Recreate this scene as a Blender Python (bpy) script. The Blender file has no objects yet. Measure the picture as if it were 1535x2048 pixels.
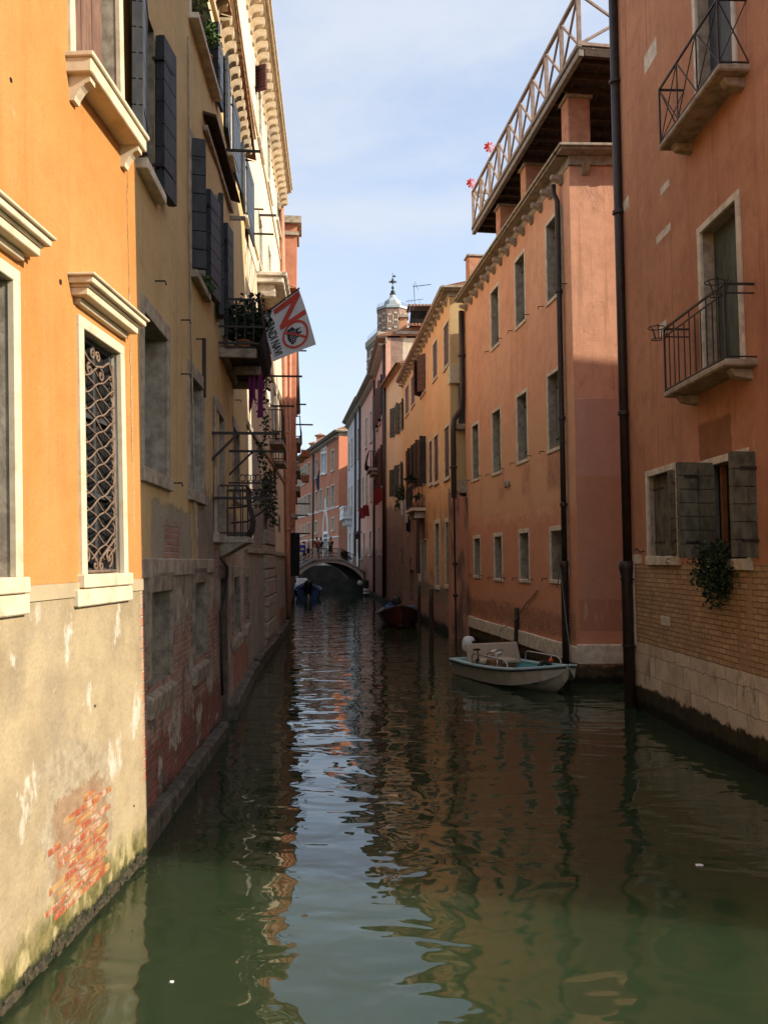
import bpy, math, random
import numpy as np
from mathutils import Vector, Matrix
random.seed(7)
R = math.radians
scene = bpy.context.scene
COL = scene.collection

# ------------------------------------------------------------------ camera
CAMZ, FPX, TILT = 2.7, 1656.0, math.atan((1122 - 1024) / 1656.0)
cam_d = bpy.data.cameras.new('camera')
cam = bpy.data.objects.new('camera', cam_d)
COL.objects.link(cam)
cam.location = (0, 0, CAMZ)
cam.rotation_euler = (R(90) + TILT, 0, 0)
cam_d.sensor_fit = 'VERTICAL'
cam_d.sensor_height = 36.0
cam_d.lens = FPX / 2048 * 36.0
cam_d.clip_start = 0.05
cam_d.clip_end = 6000
scene.camera = cam

# ------------------------------------------------------------------ light
SUN_AZ, SUN_EL = R(17), R(28)          # sun stands right of and a little behind the viewer
SDIR = Vector((math.cos(SUN_AZ) * math.cos(SUN_EL), -math.sin(SUN_AZ) * math.cos(SUN_EL), math.sin(SUN_EL)))
sd = bpy.data.lights.new('sun', 'SUN')
sd.energy = 3.0
sd.angle = R(0.55)
sd.color = (1.0, 0.9, 0.74)
sun = bpy.data.objects.new('sun', sd)
COL.objects.link(sun)
sun.rotation_euler = SDIR.to_track_quat('Z', 'Y').to_euler()
sun.location = (60, -20, 60)

world = bpy.data.worlds.new('World')
scene.world = world
world.use_nodes = True
wn = world.node_tree
wn.nodes.clear()
wo = wn.nodes.new('ShaderNodeOutputWorld')
wb = wn.nodes.new('ShaderNodeBackground')
sky = wn.nodes.new('ShaderNodeTexSky')
sky.sky_type = 'NISHITA'
sky.sun_disc = False
sky.sun_elevation = SUN_EL
sky.sun_rotation = math.atan2(SDIR.x, SDIR.y)
sky.air_density = 1.0
sky.dust_density = 1.6
sky.ozone_density = 1.2
# thin streaky cloud mixed over the sky
tc = wn.nodes.new('ShaderNodeTexCoord')
mp = wn.nodes.new('ShaderNodeMapping')
mp.inputs['Scale'].default_value = (1.0, 0.8, 2.6)
mp.inputs['Rotation'].default_value = (0.2, 0.35, 0.5)
nz = wn.nodes.new('ShaderNodeTexNoise')
nz.inputs['Scale'].default_value = 2.6
nz.inputs['Detail'].default_value = 7
nz.inputs['Roughness'].default_value = 0.58
nz.inputs['Distortion'].default_value = 0.35
mr = wn.nodes.new('ShaderNodeMapRange')
mr.interpolation_type = 'SMOOTHSTEP'
mr.inputs['From Min'].default_value = 0.30
mr.inputs['From Max'].default_value = 0.72
mr.inputs['To Min'].default_value = 0.42
mr.inputs['To Max'].default_value = 0.92
mx = wn.nodes.new('ShaderNodeMix')
mx.data_type = 'RGBA'
mx.inputs['B'].default_value = (2.40, 2.58, 2.92, 1)
wn.links.new(tc.outputs['Generated'], mp.inputs['Vector'])
wn.links.new(mp.outputs['Vector'], nz.inputs['Vector'])
wn.links.new(nz.outputs['Fac'], mr.inputs['Value'])
wn.links.new(mr.outputs['Result'], mx.inputs['Factor'])
wn.links.new(sky.outputs['Color'], mx.inputs['A'])
wn.links.new(mx.outputs['Result'], wb.inputs['Color'])
wb.inputs['Strength'].default_value = 0.13
wn.links.new(wb.outputs['Background'], wo.inputs['Surface'])

scene.view_settings.view_transform = 'Standard'
scene.view_settings.look = 'None'
scene.view_settings.gamma = 1.0
scene.view_settings.exposure = 1.32
cy = scene.cycles
cy.max_bounces = 9
cy.diffuse_bounces = 6
cy.glossy_bounces = 4
cy.transparent_max_bounces = 8
cy.caustics_reflective = False
cy.caustics_refractive = False
cy.sample_clamp_indirect = 8

# ------------------------------------------------------------------ helpers
CT, ST = math.cos(TILT), math.sin(TILT)


def ray(px, py):
    x = (px - 767.5) / FPX
    y = -(py - 1024) / FPX
    return Vector((x, CT - ST * y, ST + CT * y))


def at(px, py, D):
    r = ray(px, py)
    return Vector((0, 0, CAMZ)) + r * (D / r.y)


def on_water(px, py, z=0.0):
    r = ray(px, py)
    return Vector((0, 0, CAMZ)) + r * ((z - CAMZ) / r.z)


class MB:
    """collects faces; build() links them as one mesh object"""
    def __init__(s):
        s.v, s.f, s.uv = [], [], []

    def face(s, pts, uv=None):
        i = len(s.v)
        s.v += [Vector(p) for p in pts]
        s.f.append(tuple(range(i, i + len(pts))))
        s.uv.append(uv)

    def hexa(s, p):                       # 8 points: bottom ring, top ring
        i = len(s.v)
        s.v += [Vector(q) for q in p]
        for q in ((3, 2, 1, 0), (4, 5, 6, 7), (0, 1, 5, 4), (1, 2, 6, 5), (2, 3, 7, 6), (3, 0, 4, 7)):
            s.f.append(tuple(i + k for k in q))
            s.uv.append(None)

    def box(s, c, d):
        x, y, z = c
        a, b, e = d[0] / 2, d[1] / 2, d[2] / 2
        s.hexa([(x - a, y - b, z - e), (x + a, y - b, z - e), (x + a, y + b, z - e), (x - a, y + b, z - e),
                (x - a, y - b, z + e), (x + a, y - b, z + e), (x + a, y + b, z + e), (x - a, y + b, z + e)])

    def fbox(s, F, s0, s1, z0, z1, o0, o1, z0b=None, z1b=None):
        """box in facade coordinates; z0b/z1b = heights at the far end"""
        z0b = z0 if z0b is None else z0b
        z1b = z1 if z1b is None else z1b
        s.hexa([F.P(s0, z0, o0), F.P(s1, z0b, o0), F.P(s1, z0b, o1), F.P(s0, z0, o1),
                F.P(s0, z1, o0), F.P(s1, z1b, o0), F.P(s1, z1b, o1), F.P(s0, z1, o1)])

    def beam(s, a, b, w, h=None, up=(0, 0, 1)):
        h = w if h is None else h
        a, b = Vector(a), Vector(b)
        d = (b - a).normalized()
        up = Vector(up)
        if abs(d.dot(up)) > 0.98:
            up = Vector((0, 1, 0)) if abs(d.y) < 0.9 else Vector((1, 0, 0))
        r = d.cross(up).normalized() * (w / 2)
        q = d.cross(r).normalized() * (h / 2)
        s.hexa([a - r - q, a + r - q, a + r + q, a - r + q, b - r - q, b + r - q, b + r + q, b - r + q])

    def tube(s, pts, rad, n=6, closed=False):
        pts = [Vector(p) for p in pts]
        m = len(pts)
        base = len(s.v)
        up = None
        for i, p in enumerate(pts):
            if closed:
                d = pts[(i + 1) % m] - pts[i - 1]
            else:
                d = pts[min(i + 1, m - 1)] - pts[max(i - 1, 0)]
            d.normalize()
            if up is None:
                up = Vector((0, 0, 1)) if abs(d.z) < 0.9 else Vector((1, 0, 0))
            x = d.cross(up)
            if x.length < 1e-4:
                x = d.cross(Vector((0.3, 0.8, 0.1)))
            x.normalize()
            y = x.cross(d).normalized()
            up = y
            rr = rad[i] if isinstance(rad, (list, tuple)) else rad
            for k in range(n):
                a = 2 * math.pi * k / n
                s.v.append(p + x * (rr * math.cos(a)) + y * (rr * math.sin(a)))
        rng_ = m if closed else m - 1
        for i in range(rng_):
            j = (i + 1) % m
            for k in range(n):
                l = (k + 1) % n
                s.f.append((base + i * n + k, base + i * n + l, base + j * n + l, base + j * n + k))
                s.uv.append(None)
        if not closed:
            s.f.append(tuple(base + k for k in reversed(range(n))))
            s.uv.append(None)
            s.f.append(tuple(base + (m - 1) * n + k for k in range(n)))
            s.uv.append(None)

    def lathe(s, c, prof, n=12):
        s.tube_rings([(Vector((c[0], c[1], c[2] + z)), r) for r, z in prof], n)

    def tube_rings(s, rings, n):
        base = len(s.v)
        for p, r in rings:
            for k in range(n):
                a = 2 * math.pi * k / n
                s.v.append(p + Vector((r * math.cos(a), r * math.sin(a), 0)))
        for i in range(len(rings) - 1):
            for k in range(n):
                l = (k + 1) % n
                s.f.append((base + i * n + k, base + i * n + l, base + (i + 1) * n + l, base + (i + 1) * n + k))
                s.uv.append(None)
        s.f.append(tuple(base + k for k in reversed(range(n))))
        s.uv.append(None)
        e = base + (len(rings) - 1) * n
        s.f.append(tuple(e + k for k in range(n)))
        s.uv.append(None)

    def build(s, name, mat, parent=None, smooth=False, bevel=0, seg=1):
        root = parent
        while root is not None and root.parent is not None:
            root = root.parent
        off = Vector(root.location) if root is not None else Vector((0, 0, 0))
        me = bpy.data.meshes.new(name)
        me.from_pydata([tuple(p - off) for p in s.v], [], s.f)
        if any(u is not None for u in s.uv):
            ul = me.uv_layers.new(name='UVMap')
            li = 0
            for f, u in zip(s.f, s.uv):
                for k in range(len(f)):
                    ul.data[li].uv = u[k] if u is not None else (0, 0)
                    li += 1
        me.materials.append(mat)
        if smooth:
            for p in me.polygons:
                p.use_smooth = True
        me.update()
        o = bpy.data.objects.new(name, me)
        COL.objects.link(o)
        o.parent = parent
        if bevel:
            b = o.modifiers.new('bevel', 'BEVEL')
            b.width = bevel
            b.segments = seg
            b.limit_method = 'ANGLE'
        return o


def tag(o, label, cat, group=None, kind=None):
    if label:
        o['label'] = label
    if cat:
        o['category'] = cat
    if group:
        o['group'] = group
    if kind:
        o['kind'] = kind
    return o


def thing(name, loc, label, cat, group=None):
    o = bpy.data.objects.new(name, None)
    o.empty_display_size = 0.3
    COL.objects.link(o)
    o.location = loc
    return tag(o, label, cat, group)


def copy_tree(o, parent=None):
    c = o.copy()
    COL.objects.link(c)
    c.parent = parent
    for ch in list(o.children):
        copy_tree(ch, c)
    return c


# ------------------------------------------------------------------ materials
class NT:
    def __init__(s, name):
        s.m = bpy.data.materials.new(name)
        s.m.use_nodes = True
        s.t = s.m.node_tree
        s.t.nodes.clear()
        s.out = s.t.nodes.new('ShaderNodeOutputMaterial')
        s.b = s.t.nodes.new('ShaderNodeBsdfPrincipled')
        s.t.links.new(s.b.outputs[0], s.out.inputs['Surface'])

    def set(s, sock, v):
        if hasattr(v, 'is_output'):
            s.t.links.new(v, sock)
        elif isinstance(v, (tuple, list)) and len(v) == 3 and sock.type == 'RGBA':
            sock.default_value = (*v, 1)
        else:
            sock.default_value = v

    def n(s, typ, **kw):
        return s.t.nodes.new(typ)

    def uv(s):
        return s.n('ShaderNodeTexCoord').outputs['UV']

    def obj(s):
        return s.n('ShaderNodeTexCoord').outputs['Object']

    def map(s, vec, scale=(1, 1, 1), loc=(0, 0, 0), rot=(0, 0, 0)):
        k = s.n('ShaderNodeMapping')
        s.set(k.inputs['Vector'], vec)
        k.inputs['Scale'].default_value = scale
        k.inputs['Location'].default_value = loc
        k.inputs['Rotation'].default_value = rot
        return k.outputs[0]

    def noise(s, vec, scale, detail=3, rough=0.55, dist=0, color=False):
        k = s.n('ShaderNodeTexNoise')
        s.set(k.inputs['Vector'], vec)
        k.inputs['Scale'].default_value = scale
        k.inputs['Detail'].default_value = detail
        k.inputs['Roughness'].default_value = rough
        k.inputs['Distortion'].default_value = dist
        return k.outputs['Color' if color else 'Fac']

    def rng(s, x, a, b, c=0.0, d=1.0, smooth=True):
        k = s.n('ShaderNodeMapRange')
        k.interpolation_type = 'SMOOTHSTEP' if smooth else 'LINEAR'
        s.set(k.inputs['Value'], x)
        if a > b:                       # smoothstep wants a < b
            a, b, c, d = b, a, d, c
        k.inputs['From Min'].default_value = a
        k.inputs['From Max'].default_value = b
        k.inputs['To Min'].default_value = c
        k.inputs['To Max'].default_value = d
        return k.outputs[0]

    def math(s, op, a, b=0.0):
        k = s.n('ShaderNodeMath')
        k.operation = op
        s.set(k.inputs[0], a)
        s.set(k.inputs[1], b)
        return k.outputs[0]

    def mix(s, f, a, b, mode='MIX'):
        k = s.n('ShaderNodeMix')
        k.data_type = 'RGBA'
        k.blend_type = mode
        s.set(k.inputs['Factor'], f)
        s.set(k.inputs['A'], a)
        s.set(k.inputs['B'], b)
        return k.outputs['Result']

    def mixf(s, f, a, b):
        k = s.n('ShaderNodeMix')
        s.set(k.inputs['Factor'], f)
        s.set(k.inputs[2], a)
        s.set(k.inputs[3], b)
        return k.outputs[0]

    def sep(s, v):
        k = s.n('ShaderNodeSeparateXYZ')
        s.set(k.inputs[0], v)
        return k.outputs[0], k.outputs[1], k.outputs[2]

    def bump(s, h, dist, strength=1.0):
        k = s.n('ShaderNodeBump')
        k.inputs['Strength'].default_value = strength
        k.inputs['Distance'].default_value = dist
        s.set(k.inputs['Height'], h)
        s.t.links.new(k.outputs[0], s.b.inputs['Normal'])

    def fin(s, color, rough=0.85, spec=0.25):
        s.set(s.b.inputs['Base Color'], color)
        s.set(s.b.inputs['Roughness'], rough)
        s.b.inputs['Specular IOR Level'].default_value = spec
        return s.m


def sc3(c, k):
    return tuple(min(1.0, x * k) for x in c)


def wall_mat(name, c1, c2, streak=None, layers=(), bump=0.010, seed=0.0, mid=0.55, fine_amt=0.35, grime=0.55):
    """weathered plaster in wall coordinates (u along the wall, v height, metres) with layered bands, patches and bricks"""
    t = NT(name)
    uv = t.uv()
    q = t.map(uv, loc=(seed * 3.1, seed * 1.7, seed))
    s_, z_, _ = t.sep(uv)
    big = t.noise(q, 0.45, 4, 0.6)
    md = t.noise(q, 2.4, 6, 0.68)
    fine = t.noise(q, 34, 3, 0.6)
    warp = t.mix(0.5, t.noise(q, 1.7, 7, 0.7, color=True), t.noise(q, 6.5, 5, 0.7, color=True))
    wx, wy, _ = t.sep(warp)
    col = t.mix(t.rng(big, 0.36, 0.64), c1, c2)
    col = t.mix(t.rng(md, 0.42, 0.78, 0, mid), col, sc3(c1, 0.62))
    col = t.mix(t.rng(md, 0.42, 0.2, 0, mid * 0.8), col, sc3(c2, 1.22))
    if streak:
        sk = t.noise(t.map(q, scale=(3.4, 0.22, 1)), 1.0, 6, 0.66)
        col = t.mix(t.rng(sk, 0.5, 0.78, 0, streak[1]), col, streak[0])
    col = t.mix(t.rng(fine, 0.3, 0.75, 0, fine_amt), col, t.mix(0.5, col, sc3(c1, 0.5)))
    drip = t.noise(t.map(q, scale=(7.5, 0.30, 1), loc=(4, 2, 0)), 1.0, 5, 0.62)
    col = t.mix(t.rng(drip, 0.54, 0.76, 0, grime * 0.75), col, t.mix(1.0, col, (0.60, 0.56, 0.50), 'MULTIPLY'))
    col = t.mix(t.rng(drip, 0.44, 0.24, 0, grime * 0.45), col, t.mix(1.0, col, (1.22, 1.2, 1.17), 'MULTIPLY'))
    spk = t.noise(t.map(q, scale=(1.2, 0.8, 1), loc=(9, 5, 0)), 5.5, 6, 0.7)
    col = t.mix(t.rng(spk, 0.56, 0.72, 0, grime * 0.6), col, t.mix(1.0, col, (0.68, 0.62, 0.56), 'MULTIPLY'))
    col = t.mix(t.rng(spk, 0.40, 0.28, 0, grime * 0.5), col, t.mix(0.35, t.mix(1.0, col, (1.2, 1.2, 1.2), 'MULTIPLY'), (0.6, 0.55, 0.48)))
    h = t.math('ADD', t.math('MULTIPLY', fine, 0.22), t.math('MULTIPLY', md, 0.8))
    for L in layers:
        kind = L[0]
        fill = L[-1]
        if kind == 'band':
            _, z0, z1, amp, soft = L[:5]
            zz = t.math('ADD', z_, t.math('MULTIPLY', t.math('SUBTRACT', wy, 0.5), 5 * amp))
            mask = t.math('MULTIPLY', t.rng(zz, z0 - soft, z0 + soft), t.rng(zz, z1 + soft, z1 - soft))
        elif kind == 'blob':
            _, s0, s1, z0, z1, amp, soft = L[:7]
            ss = t.math('ADD', s_, t.math('MULTIPLY', t.math('SUBTRACT', wx, 0.5), 5 * amp))
            zz = t.math('ADD', z_, t.math('MULTIPLY', t.math('SUBTRACT', wy, 0.5), 5 * amp))
            mask = t.math('MULTIPLY', t.math('MULTIPLY', t.rng(ss, s0 - soft, s0 + soft), t.rng(ss, s1 + soft, s1 - soft)),
                          t.math('MULTIPLY', t.rng(zz, z0 - soft, z0 + soft), t.rng(zz, z1 + soft, z1 - soft)))
        else:                           # spots
            _, scale, lo, hi, stretch, z0, z1, soft = L[:8]
            ns = t.noise(t.map(q, scale=(*stretch, 1), loc=(scale, 3, 0)), scale, 7, 0.62)
            mask = t.rng(ns, lo, hi)
            if z1 < 90:
                mask = t.math('MULTIPLY', mask, t.rng(z_, z1 + soft, z1 - soft))
            if z0 > -5:
                mask = t.math('MULTIPLY', mask, t.rng(z_, z0 - soft, z0 + soft))
        if fill[0] == 'brick':
            _, b1, b2, mo, bw, bh, ms = fill
            k = t.n('ShaderNodeTexBrick')
            wv = t.n('ShaderNodeVectorMath')
            wv.operation = 'ADD'
            sm = t.noise(q, 6.0, 2, 0.5, color=True)
            wv2 = t.n('ShaderNodeVectorMath')
            wv2.operation = 'SCALE'
            t.set(wv2.inputs[0], sm)
            wv2.inputs['Scale'].default_value = bh * 0.28
            t.set(wv.inputs[0], uv)
            t.set(wv.inputs[1], wv2.outputs[0])
            t.set(k.inputs['Vector'], wv.outputs[0])
            t.set(k.inputs['Color1'], b1)
            t.set(k.inputs['Color2'], b2)
            t.set(k.inputs['Mortar'], mo)
            k.inputs['Scale'].default_value = 1.0
            k.inputs['Mortar Size'].default_value = ms
            k.inputs['Mortar Smooth'].default_value = 0.35
            k.inputs['Brick Width'].default_value = bw
            k.inputs['Row Height'].default_value = bh
            bc = t.mix(t.rng(md, 0.35, 0.72, 0, 0.55), k.outputs['Color'], sc3(b2, 0.55))
            bc = t.mix(t.rng(fine, 0.45, 0.8, 0, 0.5), bc, sc3(mo, 0.9))
            h2 = t.math('ADD', t.math('MULTIPLY', t.math('SUBTRACT', 1.0, k.outputs['Fac']), 0.85), t.math('MULTIPLY', md, 0.35))
            h2 = t.math('SUBTRACT', h2, 0.9)
        else:
            _, f1, f2, fs = fill
            fn = t.noise(q, fs, 6, 0.68)
            bc = t.mix(t.rng(fn, 0.35, 0.68), f1, f2)
            bc = t.mix(t.rng(fine, 0.35, 0.8, 0, 0.35), bc, sc3(f1, 0.55))
            h2 = t.math('SUBTRACT', t.math('ADD', t.math('MULTIPLY', fn, 0.7), t.math('MULTIPLY', fine, 0.3)), 0.35)
        col = t.mix(mask, col, bc)
        h = t.mixf(mask, h, h2)
    t.bump(h, bump)
    return t.fin(col, 0.9, 0.15)


def simple_mat(name, c1, c2=None, scale=6, rough=0.8, bump=0.0, spec=0.3, stretch=(1, 1, 1), metal=0, detail=5, lo=0.35, hi=0.68):
    t = NT(name)
    c2 = c2 or sc3(c1, 0.7)
    ob = t.map(t.obj(), scale=stretch)
    nn = t.noise(ob, scale, detail, 0.65)
    col = t.mix(t.rng(nn, lo, hi), c1, c2)
    if bump:
        t.bump(nn, bump)
    t.b.inputs['Metallic'].default_value = metal
    return t.fin(col, rough, spec)


def hexc(h):
    """sRGB hex to linear"""
    v = [int(h[i:i + 2], 16) / 255 for i in (0, 2, 4)]
    return tuple(x / 12.92 if x <= 0.04045 else ((x + 0.055) / 1.055) ** 2.4 for x in v)


M = {}
M['stone'] = simple_mat('istrian_stone', (0.70, 0.63, 0.51), (0.48, 0.42, 0.33), 5, 0.85, 0.006)
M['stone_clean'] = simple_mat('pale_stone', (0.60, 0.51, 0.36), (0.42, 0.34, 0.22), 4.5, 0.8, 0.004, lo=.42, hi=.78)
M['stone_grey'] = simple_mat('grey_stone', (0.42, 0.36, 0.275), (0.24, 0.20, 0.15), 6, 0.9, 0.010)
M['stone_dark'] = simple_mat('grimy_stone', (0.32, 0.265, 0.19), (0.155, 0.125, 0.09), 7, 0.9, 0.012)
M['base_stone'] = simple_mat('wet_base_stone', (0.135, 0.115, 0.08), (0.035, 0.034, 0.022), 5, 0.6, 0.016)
M['glass'] = simple_mat('dark_window_glass', (0.012, 0.013, 0.014), (0.02, 0.02, 0.02), 2, 0.12, 0, 0.5)
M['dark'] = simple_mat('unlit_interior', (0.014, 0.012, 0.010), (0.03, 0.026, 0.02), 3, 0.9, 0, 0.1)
M['shut_dark'] = simple_mat('charcoal_shutter_paint', (0.028, 0.030, 0.034), (0.05, 0.052, 0.055), 9, 0.6, 0.002, 0.3, (1, 1, 0.4))
M['shut_blue'] = simple_mat('slate_blue_shutter_paint', (0.045, 0.058, 0.075), (0.03, 0.035, 0.045), 9, 0.55, 0.002, 0.35)
M['shut_green'] = simple_mat('faded_green_shutter_paint', (0.085, 0.105, 0.085), (0.05, 0.06, 0.05), 8, 0.7, 0.003, 0.25, (1, 1, .3))
M['shut_grey'] = simple_mat('grey_green_shutter_paint', (0.20, 0.235, 0.21), (0.13, 0.155, 0.14), 8, 0.7, 0.003, 0.25, (1, 1, .3))
M['shut_olive'] = simple_mat('weathered_olive_shutter_paint', (0.15, 0.145, 0.105), (0.065, 0.062, 0.048), 9, 0.8, 0.005, 0.2, (1, 1, .4))
M['shut_brown'] = simple_mat('brown_shutter_paint', (0.11, 0.055, 0.035), (0.075, 0.035, 0.024), 8, 0.65, 0.002, 0.3)
M['shut_wood'] = simple_mat('bare_brown_shutter_wood', (0.21, 0.12, 0.082), (0.12, 0.068, 0.05), 5, 0.8, 0.004, 0.2, (2.5, 2.5, .5))
M['shut_maroon'] = simple_mat('maroon_shutter_paint', (0.07, 0.018, 0.018), (0.05, 0.014, 0.015), 8, 0.6)
M['iron'] = simple_mat('black_iron', (0.018, 0.016, 0.015), (0.04, 0.028, 0.022), 14, 0.6, 0.002, 0.4)
M['iron_rust'] = simple_mat('rusty_grille_iron', (0.20, 0.135, 0.095), (0.12, 0.075, 0.05), 16, 0.75, 0.002, 0.3)
M['pipe'] = simple_mat('dark_brown_pipe_paint', (0.022, 0.014, 0.011), (0.045, 0.026, 0.019), 5, 0.5, 0.002, 0.45)
M['pipe_red'] = simple_mat('salmon_pipe_paint', (0.50, 0.24, 0.15), (0.40, 0.18, 0.11), 5, 0.6)
M['tile'] = simple_mat('terracotta_roof_tile', (0.38, 0.18, 0.10), (0.19, 0.11, 0.07), 9, 0.9, 0.008)
M['cornice'] = simple_mat('cream_cornice_paint', (0.62, 0.50, 0.34), (0.44, 0.34, 0.22), 5, 0.85, 0.004)
M['cornice_grey'] = simple_mat('grey_cornice_stone', (0.42, 0.36, 0.28), (0.26, 0.22, 0.17), 6, 0.85, 0.005)
M['timber'] = simple_mat('weathered_terrace_timber', (0.36, 0.27, 0.215), (0.25, 0.18, 0.14), 7, 0.75, 0.003, 0.2, (1, 1, 1))
M['timber_dark'] = simple_mat('dark_deck_timber', (0.085, 0.055, 0.04), (0.05, 0.032, 0.024), 7, 0.8, 0.003, 0.2)
M['timber_pale'] = simple_mat('pale_deck_beam', (0.30, 0.26, 0.22), (0.20, 0.17, 0.14), 7, 0.75, 0.003, 0.2)
M['leaf'] = simple_mat('plant_leaf', (0.045, 0.085, 0.022), (0.018, 0.045, 0.012), 12, 0.6, 0, 0.3)
M['leaf_dark'] = simple_mat('ivy_leaf', (0.03, 0.055, 0.018), (0.012, 0.028, 0.010), 12, 0.6, 0, 0.3)
M['leaf_light'] = simple_mat('fern_leaf', (0.11, 0.18, 0.035), (0.05, 0.10, 0.02), 12, 0.6, 0, 0.3)
M['stem'] = simple_mat('plant_stem', (0.09, 0.07, 0.035), (0.05, 0.04, 0.02), 12, 0.8)
M['terracotta'] = simple_mat('terracotta_pot', (0.42, 0.17, 0.08), (0.30, 0.12, 0.06), 8, 0.8)
M['white'] = simple_mat('white_paint', (0.78, 0.78, 0.76), (0.66, 0.66, 0.63), 5, 0.5)
M['cream_cloth'] = simple_mat('white_cloth', (0.72, 0.69, 0.63), (0.60, 0.57, 0.52), 6, 0.9)
M['purple'] = simple_mat('purple_cloth', (0.22, 0.035, 0.15), (0.13, 0.02, 0.09), 5, 0.9)
M['red_cloth'] = simple_mat('red_cloth', (0.27, 0.035, 0.03), (0.18, 0.022, 0.02), 6, 0.9)
M['blue_cloth'] = simple_mat('blue_cloth', (0.03, 0.05, 0.16), (0.02, 0.03, 0.09), 6, 0.9)
M['navy'] = simple_mat('navy_cloth', (0.02, 0.025, 0.05), (0.012, 0.014, 0.03), 6, 0.9)
M['dust'] = simple_mat('grey_brown_sheet', (0.07, 0.055, 0.05), (0.05, 0.04, 0.036), 5, 0.9)
M['black'] = simple_mat('black_cloth', (0.012, 0.012, 0.013), (0.02, 0.02, 0.02), 6, 0.8)
M['skin'] = simple_mat('skin', (0.48, 0.27, 0.18), (0.42, 0.22, 0.14), 6, 0.55)
M['hair'] = simple_mat('dark_hair', (0.018, 0.012, 0.009), (0.03, 0.02, 0.015), 20, 0.5)
M['flag_white'] = simple_mat('flag_cloth', (0.62, 0.61, 0.60), (0.55, 0.54, 0.53), 4, 0.9)
M['flag_red'] = simple_mat('flag_print_red', (0.55, 0.075, 0.05), (0.48, 0.06, 0.045), 6, 0.9)
M['flag_black'] = simple_mat('flag_print_black', (0.02, 0.02, 0.022), (0.035, 0.035, 0.04), 6, 0.9)
M['green'] = simple_mat('green_plastic', (0.02, 0.16, 0.05), (0.015, 0.12, 0.04), 6, 0.5)
M['aqua'] = simple_mat('aqua_boat_paint', (0.17, 0.42, 0.46), (0.13, 0.34, 0.38), 5, 0.5)
M['hull'] = simple_mat('grimy_white_hull', (0.46, 0.43, 0.34), (0.36, 0.33, 0.26), 3, 0.5)
M['cushion'] = simple_mat('beige_seat_vinyl', (0.50, 0.41, 0.30), (0.42, 0.34, 0.25), 6, 0.6)
M['chrome'] = simple_mat('steel_tube', (0.6, 0.6, 0.6), (0.5, 0.5, 0.5), 6, 0.25, 0, 0.5, metal=1)
M['rubber'] = simple_mat('black_rubber', (0.012, 0.012, 0.012), (0.02, 0.02, 0.02), 6, 0.5)
M['maroon'] = simple_mat('dark_red_hull_paint', (0.085, 0.018, 0.014), (0.055, 0.013, 0.011), 5, 0.5)
M['boat_wood'] = simple_mat('grey_brown_boat_timber', (0.16, 0.12, 0.09), (0.09, 0.07, 0.055), 8, 0.7)
M['blue_paint'] = simple_mat('blue_boat_paint', (0.025, 0.07, 0.19), (0.018, 0.045, 0.13), 5, 0.4)
M['sky_paint'] = simple_mat('light_blue_boat_paint', (0.16, 0.36, 0.62), (0.12, 0.28, 0.5), 5, 0.5)
M['tarp'] = simple_mat('dark_blue_tarpaulin', (0.025, 0.03, 0.10), (0.018, 0.02, 0.06), 4, 0.7, 0.004)
M['sign_blue'] = simple_mat('blue_sign_enamel', (0.01, 0.06, 0.36), (0.01, 0.05, 0.3), 4, 0.4)
M['pole_wood'] = simple_mat('wet_mooring_timber', (0.05, 0.032, 0.022), (0.03, 0.02, 0.014), 8, 0.7, 0.004)
M['rope'] = simple_mat('grey_green_rope', (0.14, 0.16, 0.13), (0.09, 0.10, 0.08), 20, 0.9)
M['buoy'] = simple_mat('dirty_white_buoy', (0.62, 0.60, 0.52), (0.5, 0.48, 0.4), 4, 0.6)
M['lead'] = simple_mat('pale_lead_roof', (0.42, 0.46, 0.47), (0.33, 0.36, 0.37), 4, 0.6)
M['tower_brick'] = simple_mat('tower_brick', (0.30, 0.195, 0.145), (0.20, 0.13, 0.10), 2.2, 0.9, 0.02)
M['pink_petal'] = simple_mat('red_pinwheel_film', (0.85, 0.10, 0.09), (0.75, 0.07, 0.07), 6, 0.6)
M['brown_wood'] = simple_mat('varnished_wood', (0.20, 0.10, 0.045), (0.13, 0.06, 0.03), 7, 0.5)

BR = dict(b1=(0.34, 0.115, 0.06), b2=(0.24, 0.085, 0.05), mo=(0.40, 0.34, 0.26))
RED_BRICK = ('brick', (0.36, 0.12, 0.06), (0.25, 0.085, 0.05), (0.36, 0.30, 0.23), 0.26, 0.075, 0.010)
OLD_BRICK = ('brick', (0.44, 0.23, 0.165), (0.30, 0.155, 0.11), (0.42, 0.36, 0.29), 0.24, 0.072, 0.012)
PINK_BRICK = ('brick', (0.43, 0.25, 0.185), (0.31, 0.18, 0.135), (0.40, 0.33, 0.26), 0.25, 0.07, 0.012)
GREY_BRICK = ('brick', (0.42, 0.36, 0.30), (0.32, 0.275, 0.225), (0.23, 0.195, 0.16), 0.25, 0.075, 0.010)
TAN_BRICK = ('brick', (0.56, 0.38, 0.215), (0.42, 0.27, 0.15), (0.24, 0.155, 0.09), 0.24, 0.078, 0.009)
ALGAE = ('col', (0.014, 0.018, 0.008), (0.035, 0.04, 0.018), 5)
MOSS = ('col', (0.085, 0.08, 0.024), (0.21, 0.17, 0.072), 6)
# ------------------------------------------------------------------ facades
UP = Vector((0, 0, 1))


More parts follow.
